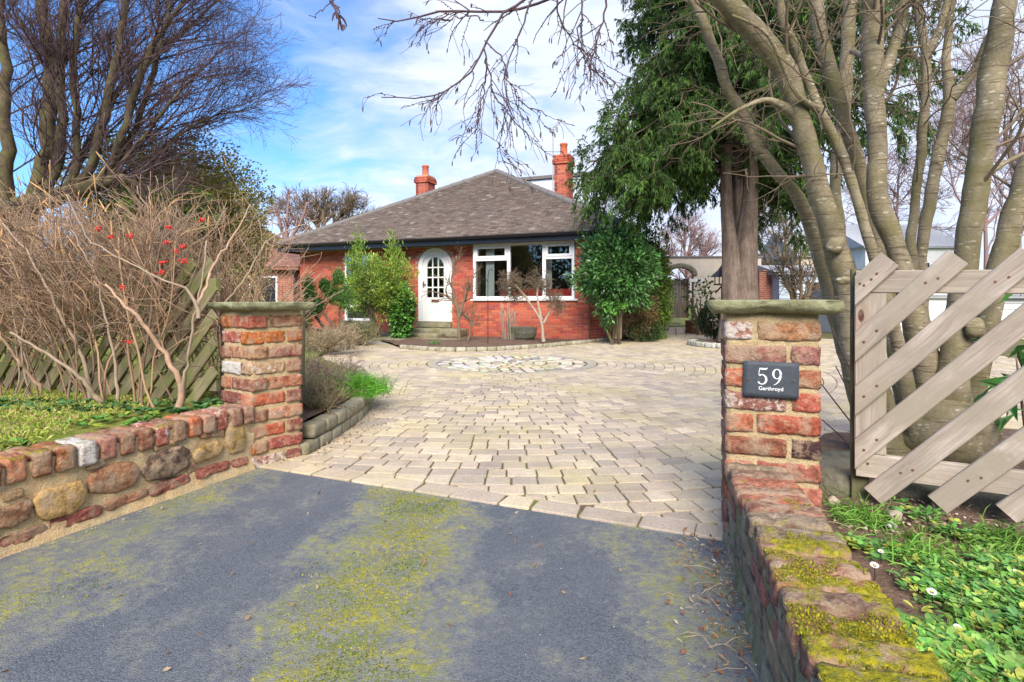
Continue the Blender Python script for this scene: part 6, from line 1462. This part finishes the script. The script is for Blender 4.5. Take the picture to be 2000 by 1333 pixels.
bare_tree('thin bare treetop above the red-brown neighbouring roof', at(560, 480, 26), [[(560, 500, 10, 26), (560, 440, 7, 26), (562, 400, 4, 26), (565, 370, 3, 26)], [(560, 480, 8, 26), (545, 430, 5, 26), (535, 400, 3, 26)], [(560, 480, 8, 26), (590, 430, 5, 26), (600, 395, 3, 26)]],
 [(12, .9, (.3, .8), 6, .14, (0, 0, .04), (.2, 1)), (6, .5, (.3, .9), 5, .15, (0, 0, 0), (.2, 1))], 'twig_pink', minr=.007, seed=7, nn=10)
for i, (x, Y, yt, wd, lab) in enumerate(((1345, 40, 425, 60, 'faint bare tree rising behind the cream wall, left of the conifer trunk'), (1530, 26, 425, 70, 'spreading bare tree over the brick wall and blue shed'), (1750, 36, 320, 90, 'tall pale weeping bare tree between the stems'), (1925, 24, 200, 110, 'bare reddish tree filling the gap at the right edge'), (1990, 30, 150, 90, 'tall bare twiggy tree cut by the right edge of the view'))):
    by = 600; bare_tree(lab, at(x, by, Y), [[(x, by, 10, Y), (x, (by + yt) / 2, 8, Y), (x + 5, yt + 20, 3, Y)], [(x, (by + yt) / 2 + 30, 8, Y), (x - wd * .5, (by + yt) / 2, 5, Y), (x - wd * .8, yt + 40, 2, Y)], [(x, (by + yt) / 2 + 40, 8, Y), (x + wd * .4, (by + yt) / 2, 5, Y), (x + wd * .8, yt + 30, 2, Y)], [(x, (by + yt) / 2 + 10, 6, Y), (x - wd * .2, (by + yt) / 2 - 40, 4, Y), (x - wd * .4, yt, 2, Y)]],
   [(12, (590 - yt) / F * Y * .42, (.3, .9), 8, .13, (0, 0, .04 if i != 2 else -.05), (.2, 1)), (9, (590 - yt) / F * Y * .22, (.3, .9), 6, .15, (0, 0, 0 if i != 2 else -.12), (.15, 1)), (4, (590 - yt) / F * Y * .1, (.3, .9), 5, .15, (0, 0, 0), (.15, 1))], 'twig_pink' if i != 1 else 'twig_brown', minr=.0032 * Y / 10 * (1.0 if i != 0 else .8), seed=40 + i, nn=12)
bare_tree('round bare bush with crooked grey stems in front of the blue shed', at(1565, 640, 14), [[(1560, 640, 12, 14), (1553, 580, 9, 14), (1545, 530, 5, 14)], [(1560, 630, 10, 14), (1580, 570, 8, 14), (1600, 520, 4, 14)], [(1560, 620, 10, 14), (1540, 560, 7, 14), (1520, 520, 4, 14)], [(1562, 630, 9, 14), (1565, 560, 7, 14), (1562, 500, 4, 14)]],
 [(12, .9, (.4, 1.0), 8, .2, (0, 0, .04), (.35, 1)), (6, .5, (.4, 1.0), 6, .2, (0, 0, 0), (.2, 1))], 'twig_brown', 'bare_bush', minr=.006, seed=50, nn=12, cat='bush')
bare_tree('small pale-stemmed Japanese maple with a flat bare twiggy crown before the window', at(1062, 668, 12.6), [[(1062, 668, 11, 12.6), (1060, 645, 8, 12.6), (1058, 625, 7, 12.6), (1040, 600, 5, 12.6), (1025, 580, 5, 12.6), (1010, 560, 4, 12.6), (995, 545, 3, 12.6)], [(1058, 625, 8, 12.6), (1052, 600, 7, 12.6), (1048, 570, 5, 12.6), (1058, 545, 3, 12.6)], [(1062, 632, 7, 12.6), (1075, 605, 4, 12.6), (1085, 590, 3, 12.6)], [(1035, 590, 5, 12.6), (1015, 565, 4, 12.6), (990, 555, 2, 12.6)]],
 [(16, .45, (.5, 1.2), 7, .2, (0, 0, -.02), (.62, 1)), (9, .3, (.5, 1.2), 6, .2, (0, 0, -.07), (.2, 1)), (3, .14, (.4, 1), 4, .2, (0, 0, -.05), (.2, 1))], 'twig_brown', 'maple', 'twig_pale', minr=.0035, seed=51, nn=14)
bare_tree('crooked bare climber-like tree between the white door and the bay window', at(897, 668, 13.2), [[(897, 665, 10, 13.2), (896, 640, 8, 13.2), (897, 615, 7, 13.2), (890, 590, 7, 13.2), (870, 575, 5, 13.2), (845, 570, 3, 13.2)], [(897, 620, 9, 13.2), (905, 590, 7, 13.2), (918, 560, 5, 13.2), (925, 540, 3, 13.2)], [(897, 612, 8, 13.2), (884, 570, 6, 13.2), (880, 550, 4, 13.2), (892, 500, 3, 13.2)], [(914, 665, 7, 13.3), (921, 640, 5, 13.3), (915, 620, 4, 13.3), (900, 610, 4, 13.3)]],
 [(10, .7, (.4, 1.1), 7, .2, (0, 0, .03), (.3, 1)), (6, .35, (.4, 1.1), 6, .2, (0, 0, 0), (.2, 1))], 'twig_brown', 'bare_shrub', 'twig_brown', minr=.0035, seed=52, nn=12, cat='shrub')

# ---- trees across the lane, seen only as dark reflections in the window glass
for i, (x, Y) in enumerate(((-31, -17), (-22, -18), (-13, -19), (-5, -20), (3, -18), (11, -20))):
    shrub('roadside_tree', '%s broad evergreen across the lane behind the viewpoint' % ('westernmost', 'second from west', 'third from west', 'third from east', 'second from east', 'easternmost')[i], (x, Y, 4.0), (5.0, 2.0, 4.3 + .5 * (i % 2)), 3000, .5, .22, [(.05, .08, .03), (.08, .11, .04)], MT['leaf'], 'tree', 4, lump=.2, inner=.3, seed=60 + i)['group'] = 'trees across the lane'
# ---- bare hedge with red berries in front of the old fence
hd = thing('bare_hedge', 'tall tangled bare hedge of cut tan stems with a few red berry clusters, left', 'hedge', (-3.2, 4.0, .28)); rng = np.random.default_rng(11)
q = MB(); P = []; rr = []; N = 150
for i in range(N):
    s = (i + rng.uniform(-.5, .5)) / N; x0 = -2.1 - s * 3.2 + rng.uniform(-.1, .1); y0 = 3.85 + s * 1.0 + (rng.uniform(-.30, -.05) if rng.random() < .33 else rng.uniform(.1, .5)); z0 = lawn_z(x0, y0) - .03
    top = rng.uniform(1.2, 1.74) - .06 * s; lean = rng.normal() * .30 - .12; ly = rng.normal() * .14
    pts = [(x0, y0, z0)]; x, y, z = x0, y0, z0; n = 7
    for k in range(1, n): x += lean / n + rng.normal() * .05; y += ly / n + rng.normal() * .03; z += (top - z0) / (n - 1); pts.append((x, y, z))
    w_ = rng.uniform(.0045, .0095); Q, r_ = resample(pts, np.linspace(w_, w_ * .5, n), 14); P.append(Q); rr.append(r_)
P = np.array(P); rr = np.array(rr); pal = np.array([(.34, .215, .135), (.27, .175, .12), (.28, .22, .16), (.40, .26, .155), (.23, .15, .105)])
tubes(q, P, rr, 6, pal[rng.integers(0, 5, N)], .2)
b1, r1 = grow(P, rr, 9, .55, (.35, 1.0), 7, .17, (-.01, 0, .05), (.25, 1), .62, .5, .2, rng=rng); r1 = np.clip(r1, .0028, .008); tubes(q, b1, r1, 4, pal[rng.integers(0, 5, len(b1))], .25)
b2, r2 = grow(b1, r1, 6, .34, (.4, 1.1), 6, .2, (0, 0, .04), (.15, 1), .75, .6, .2, rng=rng); b2ok = b2[:, -1, 2] < 1.86; b2, r2 = b2[b2ok], r2[b2ok]; r2 = np.clip(r2, .0018, .006); tubes(q, b2, r2, 3, pal[rng.integers(0, 5, len(b2))], .25)
link('stems', q.mesh('stems', True), MT['twig_attr'], hd, True, kind='stuff')
q = MB(); K = 150       # cut, split ends at the top left: pale orange wood
sel = rng.integers(0, len(b1), 900); cnt = 0; cp = []; 
for i in sel:
    e = b1[i, -1]
    pxx = 1000 + e[0] / e[1] * F
    if e[2] > 1.25 and (pxx < 230 or rng.random() < .3): cp.append(i)
    if len(cp) > 260: break
cp = np.array(cp); e = b1[cp, -1]; d = b1[cp, -1] - b1[cp, -3]; d /= np.linalg.norm(d, axis=1, keepdims=True); L = rng.uniform(.05, .13, len(cp))[:, None]
PP = np.stack([e, e + d * L * .5, e + d * L], 1); RR_ = np.stack([np.full(len(cp), .004), np.full(len(cp), .0055), np.full(len(cp), .002)], 1); tubes(q, PP, RR_, 5, (.56, .33, .15), .25)
link('cut_ends', q.mesh('cut_ends', True), MT['twig_attr'], hd, True, kind='stuff')
big = [[(348, 806, 26, 3.55), (358, 760, 20, 3.55), (345, 730, 17, 3.5), (320, 690, 14, 3.5), (290, 645, 13, 3.45), (262, 610, 12, 3.4), (235, 590, 9, 3.4), (205, 555, 7, 3.4)], [(358, 765, 14, 3.5), (364, 715, 9, 3.45), (380, 620, 7, 3.4), (396, 545, 6, 3.4), (404, 470, 5, 3.4)],
 [(388, 622, 14, 3.3), (384, 580, 10, 3.3), (350, 555, 7, 3.25), (310, 545, 6, 3.2), (265, 520, 6, 3.2), (225, 500, 5, 3.2), (170, 470, 4, 3.2), (130, 380, 4, 3.2)], [(385, 600, 11, 3.35), (402, 560, 9, 3.4), (415, 520, 8, 3.45), (470, 440, 5, 3.5), (490, 400, 3, 3.5)],
 [(180, 790, 16, 3.9), (165, 700, 12, 3.85), (120, 620, 9, 3.8), (60, 500, 7, 3.8), (0, 430, 5, 3.8)], [(200, 790, 20, 3.8), (150, 730, 13, 3.7), (90, 690, 9, 3.65), (20, 650, 8, 3.6)], [(80, 760, 14, 3.8), (40, 710, 10, 3.7), (0, 655, 8, 3.6), (-30, 600, 7, 3.6)],
 [(230, 780, 12, 3.7), (225, 700, 9, 3.7), (205, 620, 7, 3.7), (190, 540, 6, 3.7), (140, 450, 4, 3.7)], [(430, 600, 7, 3.9), (470, 560, 6, 3.9), (520, 470, 5, 3.9), (560, 450, 4, 3.9), (620, 430, 2.5, 3.9)]]
for i, ln in enumerate(big):
    Pb, rb_ = px_line(ln, 3.5, 22); rb_ = rb_ * .72; Pb = wobble(Pb, .02, 5, i); q = MB(); tubes(q, Pb[None], knobbly(rb_, .2, i)[None], 8, (.44, .29, .20) if i % 3 == 0 else (.34, .26, .19)); link('branch', q.mesh('branch', True), MT['twig_attr'], hd, True)
# berries in clusters
bb = [(192, 448), (218, 463), (253, 463), (328, 443), (325, 474), (393, 430), (345, 492), (357, 482), (318, 513), (316, 531), (360, 511), (250, 668), (238, 562)]
bme = bpy.data.meshes.new('berry_cluster')
MT['berry'] = M_simple('red_berry', (.62, .03, .02), .35, 20, .15, 0, spec=.5)
for j, (x, y) in enumerate(bb):
    bm = bmesh.new()
    for k in range(11):
        bmesh.ops.create_icosphere(bm, subdivisions=1, radius=.0065, matrix=Matrix.Translation((rng.normal() * .011, rng.normal() * .009, rng.normal() * .007)))
    me = bpy.data.meshes.new('berry_cluster'); bm.to_mesh(me); bm.free(); 
    for p_ in me.polygons: p_.use_smooth = True
    o = link('berry_cluster', me, MT['berry'], hd); o.location = at(x, y, 3.5) - Vector(hd.location)
# arching shrub behind the pillar
ar = thing('arching_shrub', 'tan arching bare stems fanning out behind the left pillar towards the roof', 'shrub', tuple(at(500, 640, 6.6)[:2]) + (.15,)); q = MB(); P = []; rr = []
for i in range(52):
    b = at(500 + rng.normal() * 22, 640, 6.6); a = rng.uniform(-.5, .5); L = rng.uniform(.9, 1.6); pts = [np.array([b.x, b.y + rng.uniform(-.3, .3), .15])]; d = np.array([math.sin(a) * .8, rng.normal() * .2, math.cos(a)])
    for k in range(7): d = d + np.array([.06 * np.sign(a), 0, -.07]) + rng.normal(size=3) * .05; d /= np.linalg.norm(d); pts.append(pts[-1] + d * L / 7)
    Q, r_ = resample(pts, np.linspace(.011, .004, 8), 14); P.append(Q); rr.append(r_)
P = np.array(P); rr = np.array(rr); pal2 = np.array([(.42, .29, .18), (.36, .26, .16), (.30, .21, .16)]); tubes(q, P, rr, 5, pal2[rng.integers(0, 3, len(P))], .2)
b1_, r1_ = grow(P, rr, 7, .5, (.3, .9), 6, .15, (.01, 0, .0), (.3, 1), .6, rng=rng); tubes(q, b1_, np.maximum(r1_, .0028), 3, pal2[rng.integers(0, 3, len(b1_))], .2)
link('stems', q.mesh('stems', True), MT['twig_attr'], ar, True, kind='stuff')
# small twiggy shrubs in the bed beside the pillar
def twiggy(name, label, x0, x1, pyb, Y, h_, n, pal_, spread=.35, L1=.25, z0=.12, lv=2):
    t = thing(name, label, 'shrub', tuple(at((x0 + x1) / 2, pyb, Y)[:2]) + (z0,)); q = MB(); P = []; rr = []
    for i in range(n):
        b = at(random.uniform(x0, x1), pyb, Y + random.uniform(-.3, .3)); d = np.array([rng.normal() * spread, rng.normal() * spread, 1.0]); pts = [np.array([b.x, b.y, z0])]; L = h_ * random.uniform(.6, 1.1)
        for k in range(6): d = d + rng.normal(size=3) * .18; d /= np.linalg.norm(d); pts.append(pts[-1] + d * L / 6)
        Q, r_ = resample(pts, np.linspace(.006, .0025, 7), 10); P.append(Q); rr.append(r_)
    P = np.array(P); rr = np.array(rr); pal_ = np.array(pal_); tubes(q, P, rr, 4, pal_[rng.integers(0, len(pal_), len(P))], .25)
    for _ in range(lv):
        P, rr = grow(P, rr, 5, L1, (.4, 1.2), 5, .22, (0, 0, .02), (.15, 1), .75, rng=rng); rr = np.maximum(rr, .0014 * Y / 5); tubes(q, P, rr, 3, pal_[rng.integers(0, len(pal_), len(P))], .25); L1 *= .6
    link('stems', q.mesh('stems', True), MT['twig_attr'], t, True, kind='stuff'); return t
PB = [(.27, .19, .16), (.20, .14, .12), (.32, .24, .18)]
twiggy('twiggy_shrub', 'low dense purplish-brown twiggy shrub spilling over the kerb right of the left pillar', 585, 668, 745, 5.2, .40, 90, PB, .7, .2, .12)
twiggy('twiggy_shrub', 'low tan dry shrub tight against the right side of the left pillar', 582, 640, 800, 4.4, .26, 90, [(.32, .25, .15), (.22, .17, .11), (.16, .16, .07)], .8, .15, .16)
twiggy('twiggy_shrub', 'dry tan shrub below the young pine by the lawn', 590, 700, 662, 10.5, .5, 90, [(.38, .30, .19), (.30, .24, .15)], .6, .25, .08)
twiggy('heather_clump', 'grey-green heather-like clump left of the stems of the bright green shrub', 660, 720, 655, 12.8, .55, 120, [(.22, .22, .10), (.28, .25, .14)], .5, .25, .05)
def grass_clump(name, label, c, n, h_, w_, cols, rad, cat='plant', lean=.9):
    t = thing(name, label, cat, tuple(c)); q = MB(); k = 5
    b = np.array(c) + np.stack([rng.normal(size=n) * rad * .45, rng.normal(size=n) * rad * .45, np.zeros(n)], 1); d = np.stack([rng.normal(size=n) * lean * .6, rng.normal(size=n) * lean * .6, np.ones(n)], 1); d /= np.linalg.norm(d, axis=1, keepdims=True)
    P = np.empty((n, k, 3)); P[:, 0] = b; L = h_ * rng.uniform(.5, 1.1, n)[:, None]
    for s in range(1, k): d = d + np.array([0, 0, -.16 * s]) + rng.normal(size=(n, 3)) * .08; d /= np.linalg.norm(d, axis=1, keepdims=True); P[:, s] = P[:, s - 1] + d * L / (k - 1)
    rr = np.tile(np.array([1, 1, .9, .6, .15]) * w_, (n, 1)); cols = np.array(cols); tubes(q, P, rr, 3, cols[rng.integers(0, len(cols), n)], .3); link('blades', q.mesh('blades', False), MT['grass'], t, True, kind='stuff'); return t
g_ = gp(678, 768, .14); grass_clump('grass_clump', 'bright green grassy clump on the corner of the raised bed beside the driveway', (g_.x - .02, g_.y - .1, .15), 4200, .27, .0024, [(.16, .46, .05), (.26, .58, .08), (.10, .30, .04)], .34)

# ---- grass, weeds, debris
def scatter_leaf(name, pts, hfun, ll, lw_, cols, mat, upd=(.0, .0, 1.0), spread=.6, cv=.35, droop=.3, k=1):
    pts = np.array(pts); n = len(pts); d = rng.normal(size=(n, 3)) * spread + np.array(upd); f = MB(); cl = np.array(cols)[rng.integers(0, len(cols), n)]; leaves(f, pts, d, ll, lw_, cl, cv, droop); return link(name, f.mesh(name, False), mat, kind='stuff')
pts = []
while len(pts) < 26000:
    x = random.uniform(-5.2, -1.9); y = random.uniform(2.0, 5.4)
    if not inpoly(x, y, lawn_poly) or abs(x / y) > 1.0: continue
    dns = noise.noise(Vector((x * 2, y * 2, 0))) * .5 + (-x - 2.05) * .9 - max(0, y - 3.5) * .1
    if dns < random.uniform(0, .5): continue
    pts.append((x, y, lawn_z(x, y)))
scatter_leaf('lawn_grass', pts, None, .055, .0028, [(.38, .46, .08), (.50, .50, .14), (.28, .42, .07), (.60, .50, .25)], MT['grass'], spread=.55)
pts = []
while len(pts) < 5000:
    x = random.uniform(-7.5, -2.3); y = random.uniform(5.4, 12)
    if inpoly(x, y, lawn_poly): pts.append((x, y, lawn_z(x, y)))
scatter_leaf('far_lawn_grass', pts, None, .09, .008, [(.16, .24, .05), (.22, .27, .08)], MT['grass'], spread=.6)
# low leafy weeds by the left wall and ivy at the hedge foot
def rosette(q, c, n, L, W, col, tilt=.5):
    a = rng.uniform(0, 6.28, n); d = np.stack([np.cos(a), np.sin(a), rng.uniform(.1, tilt + .2, n)], 1); st = np.array(c) + d * L * .25
    # rounded leaf blade: six-sided fan on a short stalk
    d /= np.linalg.norm(d, axis=1, keepdims=True); s_ = np.cross(d, [0, 0, 1.0]); s_ /= np.linalg.norm(s_, axis=1, keepdims=True); u = np.cross(s_, d)
    Ls = (L * rng.uniform(.7, 1.2, n))[:, None]; Ws = (W * rng.uniform(.8, 1.2, n))[:, None]; V = [st]
    for t, w_, h_ in ((.28, .8, .10), (.62, 1.0, .12), (.88, .6, .05)): V.append(st + d * Ls * t + s_ * Ws * w_ * .5 + u * Ls * h_)
    V.append(st + d * Ls)
    for t, w_, h_ in ((.88, .6, .05), (.62, 1.0, .12), (.28, .8, .10)): V.append(st + d * Ls * t - s_ * Ws * w_ * .5 + u * Ls * h_)
    V = np.stack(V, 1); b = (np.arange(n) * 8)[:, None]; Fq = np.concatenate([b + np.array([[0, 1, 2, 6]]), b + np.array([[2, 3, 4, 6]])]); Ft = np.concatenate([b + np.array([[0, 6, 7]]), b + np.array([[4, 5, 6]])])
    cl = np.array(col) * (1 + .3 * rng.uniform(-1, 1, (n, 1))); q.add(V.reshape(-1, 3), [Fq, Ft], np.repeat(np.clip(cl, 0, 1), 8, 0))
q = MB(); tries = 0
while tries < 240:
    s = random.uniform(-.3, 1.5); dd_ = random.uniform(.2, .8); c = WLa + wl * s + wln * dd_; tries += 1
    if noise.noise(Vector((c.x * 4, c.y * 4, 7))) < .1: continue
    rosette(q, (c.x, c.y, lawn_z(c.x, c.y) + .012), random.randint(4, 8), .035, .024, random.choice([(.10, .26, .05), (.16, .34, .06), (.28, .36, .05)]))
for i in range(120):
    x = random.uniform(-3.6, -1.95); y = random.uniform(3.45, 3.95); rosette(q, (x, y, lawn_z(x, y) + .01), 6, .045, .035, random.choice([(.05, .14, .04), (.08, .20, .06), (.12, .26, .09)]))
link('verge_weeds', q.mesh('verge_weeds', False), MT['leaf'], kind='stuff')
q = MB(); i = 0; tries = 0
while i < 950 and tries < 30000:
    tries += 1; x = random.uniform(.75, 2.9); y = random.uniform(.7, 2.35)
    c = Vector((x, y, 0)); 
    if not inpoly(x, y, bedR) or (c - WRa).dot(wrn) < .235 or abs(x / y) > 1.05: continue
    dn = .34 + noise.noise(Vector((x * 3.4, y * 3.4, 1))) * 1.3 + .5 * max(0, .5 - (c - WRa).dot(wrn)) - max(0, y - 1.55) * 1.5 - max(0, x - 1.9) * .4
    if random.random() > dn: continue
    rosette(q, (x, y, bed_z(x, y) + .008), random.randint(5, 9), random.uniform(.018, .034), random.uniform(.010, .02), random.choice([(.16, .38, .07), (.22, .48, .09), (.12, .30, .06), (.32, .52, .12), (.45, .50, .09), (.14, .34, .10)])); i += 1
link('bed_weeds', q.mesh('bed_weeds', False), MT['leaf'], kind='stuff')
pts = []
while len(pts) < 3600:
    x = random.uniform(.7, 2.8); y = random.uniform(.7, 2.3); c = Vector((x, y, 0))
    if not inpoly(x, y, bedR) or (c - WRa).dot(wrn) < .235: continue
    if noise.noise(Vector((x * 3, y * 3, 9))) - max(0, y - 1.6) * .4 < .05: continue
    pts.append((x, y, bed_z(x, y)))
scatter_leaf('bed_grass', pts, None, .06, .0022, [(.14, .34, .05), (.22, .36, .07), (.30, .33, .12)], MT['grass'], spread=.7)
# feathery clumps
for x, y, lab in ((1790, 1090, 'feathery green weed tuft in the middle of the planting bed'), (1690, 1010, 'small blue-green weed tuft between pebble and round boulder'), (1975, 1060, 'green weed tuft below the last slat at the right edge')):
    g_ = gp(x, y, .16); grass_clump('weed_tuft', lab, (g_.x, g_.y, .155), 260, .10, .0022, [(.16, .38, .06), (.24, .42, .08)], .12, lean=1.6)
# daisies
MT['petal'] = M_simple('white_petal', (.82, .82, .82), .6, 20, .03, 0); MT['daisy_eye'] = M_simple('yellow_eye', (.75, .5, .03), .7, 20, .1, 0)
dz = [(1708, 1105, 'pale mauve-white daisy near the mossy coping, upper of the bed'), (1820, 1157, 'open white daisy with yellow eye in the middle of the weeds'), (1870, 1226, 'half-closed white daisy below the open one'), (1932, 1268, 'small white daisy low among the weeds, nearest the bottom right corner'), (1720, 1078, 'tiny white daisy just above the mauve-white one'), (1985, 1118, 'small white daisy close to the right edge')]
for i, (x, y, lab) in enumerate(dz):
    p = gp(x, y, .205); t = thing('daisy', lab, 'daisy', (p.x, p.y, .15), 0, 'daisies among the weeds'); n = 16; q = MB(); r_ = .013 if i in (0, 1) else .009
    for k in range(n):
        a = 2 * math.pi * k / n; w_ = .16; V = [(r_ * .25 * math.cos(a), r_ * .25 * math.sin(a), 0), (r_ * .8 * math.cos(a - w_), r_ * .8 * math.sin(a - w_), .002), (r_ * math.cos(a), r_ * math.sin(a), .003), (r_ * .8 * math.cos(a + w_), r_ * .8 * math.sin(a + w_), .002)]; q.add(V, [np.array([[0, 1, 2, 3]])])
    me = q.mesh('petals', cols=False); o = link('petals', me, MT['petal'], t); o.location.z = .055; o.rotation_euler = (R(22), R(-8), 0)
    bm = bmesh.new(); bmesh.ops.create_icosphere(bm, subdivisions=2, radius=r_ * .3); me = bpy.data.meshes.new('eye'); bm.to_mesh(me); bm.free(); o = link('eye', me, MT['daisy_eye'], t); o.location.z = .057; o.scale.z = .5
    q = MB(); Pp, r2_ = resample([(0, 0, 0), (.002, 0, .03), (0, 0, .054)], [.001] * 3, 6); tubes(q, Pp[None], r2_[None], 5); link('stalk', q.mesh('stalk', True, False), MT['grass'], t)
MT['grass'].use_fake_user = False
# gravel, dead leaves and straw
q = MB(); gv = rock_mesh('g', (1, 1, .7), 3, 1)
GVv = np.array([v.co[:] for v in gv.vertices]); GVf = np.array([p.vertices[:] for p in gv.polygons])
def stones(q, n, fx, smin, smax, cols):
    for i in range(n):
        c = fx(); s_ = random.uniform(smin, smax); a = random.uniform(0, 6.28); Rm = np.array([[math.cos(a), -math.sin(a), 0], [math.sin(a), math.cos(a), 0], [0, 0, 1]]); q.add((GVv * np.array([s_, s_ * random.uniform(.6, 1), s_ * .7])) @ Rm + np.array(c), [GVf], random.choice(cols))
def fx1():
    while True:
        x = random.uniform(1.15, 2.6); y = random.uniform(1.5, 2.35)
        if inpoly(x, y, bedR) and (Vector((x, y, 0)) - WRa).dot(wrn) > .25 and random.random() < (y - 1.2) / 1.1: return (x, y, bed_z(x, y) + .003)
stones(q, 700, fx1, .006, .022, [(.36, .26, .18), (.28, .19, .13), (.45, .38, .30), (.20, .13, .09)])
link('bed_gravel', q.mesh('bed_gravel', True), MT['twig_attr'], kind='stuff')
q = MB()
def fx2():
    while True:
        s = random.uniform(-.1, 1.0); d_ = abs(random.gauss(0, .07)); c = WRa + wr * s * 1.0 - wrn * (.01 + d_)
        return (c.x, c.y, -.004)
stones(q, 160, fx2, .003, .010, [(.40, .34, .26), (.3, .15, .09), (.5, .47, .42)])
def fx3():
    s = random.uniform(-.3, 1.3); c = WLa + wl * s - wln * (.02 + abs(random.gauss(0, .05))); return (c.x, c.y, -.004)
stones(q, 90, fx3, .003, .009, [(.42, .34, .22), (.5, .45, .36)])
def fx4(): return (random.uniform(-1.8, .8), random.uniform(1.35, 2.6), -.005)
stones(q, 70, fx4, .002, .006, [(.5, .5, .48), (.4, .38, .34)])
link('asphalt_grit', q.mesh('asphalt_grit', True), MT['twig_attr'], kind='stuff')
pts = []; cs = [(.42, .31, .20), (.34, .22, .13), (.50, .42, .30), (.30, .14, .08)]
for i in range(170):
    s = random.uniform(-.05, 1.1); c = WRa + wr * s - wrn * (.02 + abs(random.gauss(0, .10))); pts.append((c.x, c.y, .001))
for i in range(90):
    c = WLb + wl * random.uniform(.1, 1.5) - wln * abs(random.gauss(0, .10)); pts.append((c.x, c.y, .006))
for b0 in range(len(bedL) - 4):
    for i in range(26): c = bedL[b0].lerp(bedL[b0 + 1], random.random()); pts.append((c.x + abs(random.gauss(0, .10)) + .08, c.y, .007))
for i in range(60): pts.append((random.uniform(-1.9, .8), random.uniform(1.3, 2.9), .001))
for i in range(150):
    x, y, z = fx1(); pts.append((x, y, z + .01))
scatter_leaf('fallen_leaves', pts, None, .026, .006, cs, MT['grass'], upd=(0, 0, .12), spread=.8, droop=0)
q = MB(); n = 170; c = np.array([fx1() for _ in range(110)] + [(lambda s: tuple(WRa + wr * s - wrn * abs(random.gauss(0, .12)) + Vector((0, 0, .004))))(random.uniform(0, 1.2)) for _ in range(60)]); d = rng.normal(size=(n, 3)) * np.array([1, 1, .12]); d /= np.linalg.norm(d, axis=1, keepdims=True); L = rng.uniform(.02, .11, n)[:, None]
tubes(q, np.stack([c, c + d * L * .5 + np.array([0, 0, .008]), c + d * L], 1) + np.array([0, 0, .004]), np.tile(np.array([.0011, .0012, .0008]), (n, 1)), 3, (.46, .36, .24), .3); link('dry_stalks', q.mesh('dry_stalks', True), MT['twig_attr'], kind='stuff')
# moss cushions on the right coping
q = MB(); pts = []; cc_ = []
while len(pts) < 16000:
    s = random.uniform(.0, 2.2); w_ = random.uniform(.0, .225); c = WRa + wr * s + wrn * w_
    dn = noise.fractal(Vector((c.x * 9, c.y * 9, 2)), 1, 2, 4) * .9 + (1.55 - c.y) * .9 - .2
    if random.random() < .4 + dn and dn > .0: pts.append((c.x, c.y, wr_top + .064)); cc_.append(random.choice([(.34, .33, .02), (.42, .38, .03), (.22, .25, .03), (.28, .24, .04)]))
leaves(q, np.array(pts), rng.normal(size=(len(pts), 3)) * .8 + np.array([0, 0, .9]), .007, .0024, np.array(cc_), .4); link('coping_moss', q.mesh('coping_moss', False), MT['grass'], tr, True, kind='stuff')
# strap leaves of the plant behind the fence and thin suckers
t = thing('strap_leaved_plant', 'dark green strap-leaved plant seen through the slats at the right edge', 'plant', tuple(at(1960, 700, 3.0))[:2] + (.1,)); f = MB()
base = np.array(at(1985, 730, 2.9)); n = 46; d = rng.normal(size=(n, 3)) * np.array([1, .6, .7]); leaves(f, base + rng.normal(size=(n, 3)) * np.array([.10, .1, .16]), d, .20, .018, np.array([(.04, .14, .03), (.07, .22, .04)])[rng.integers(0, 2, n)], .3, .2); link('foliage', f.mesh('foliage', False), MT['leaf_gloss'], t, True, kind='stuff')
q = MB(); Pp, r_ = px_line([(2010, 900, 8, 3.0), (1995, 780, 7, 2.95), (1985, 700, 4, 2.9)], 3, 10); tubes(q, Pp[None], r_[None], 6); link('stalk', q.mesh('stalk', True, False), MT['twig_brown'], t, True)
t = thing('suckers', 'thin dark sucker twigs between the right pillar and the fence post', 'twigs', tuple(at(1665, 860, 2.9))); P = []
for ln in ([(1690, 860, 4, 2.9), (1650, 810, 3.5, 2.85), (1600, 745, 2.5, 2.8)], [(1690, 900, 4, 2.9), (1640, 850, 3.5, 2.85), (1605, 820, 2.5, 2.8)], [(1675, 800, 4, 2.9), (1650, 750, 3, 2.9), (1632, 715, 2.5, 2.9)], [(1680, 760, 4, 2.9), (1650, 700, 3, 2.9), (1625, 640, 2, 2.9)]):
    P.append(px_line(ln, 3, 10))
q = MB(); tubes(q, np.array([x[0] for x in P]), np.array([x[1] for x in P]), 5); link('twigs', q.mesh('twigs', True, False), MT['twig_dark'], t, True, kind='stuff')
# garden soil litter in the front bed, small tuft
g_ = gp(848, 672, .06); grass_clump('seedling', 'tiny green tuft in the soil bed below the white door', (g_.x, g_.y, .06), 90, .14, .006, [(.22, .34, .14)], .12)
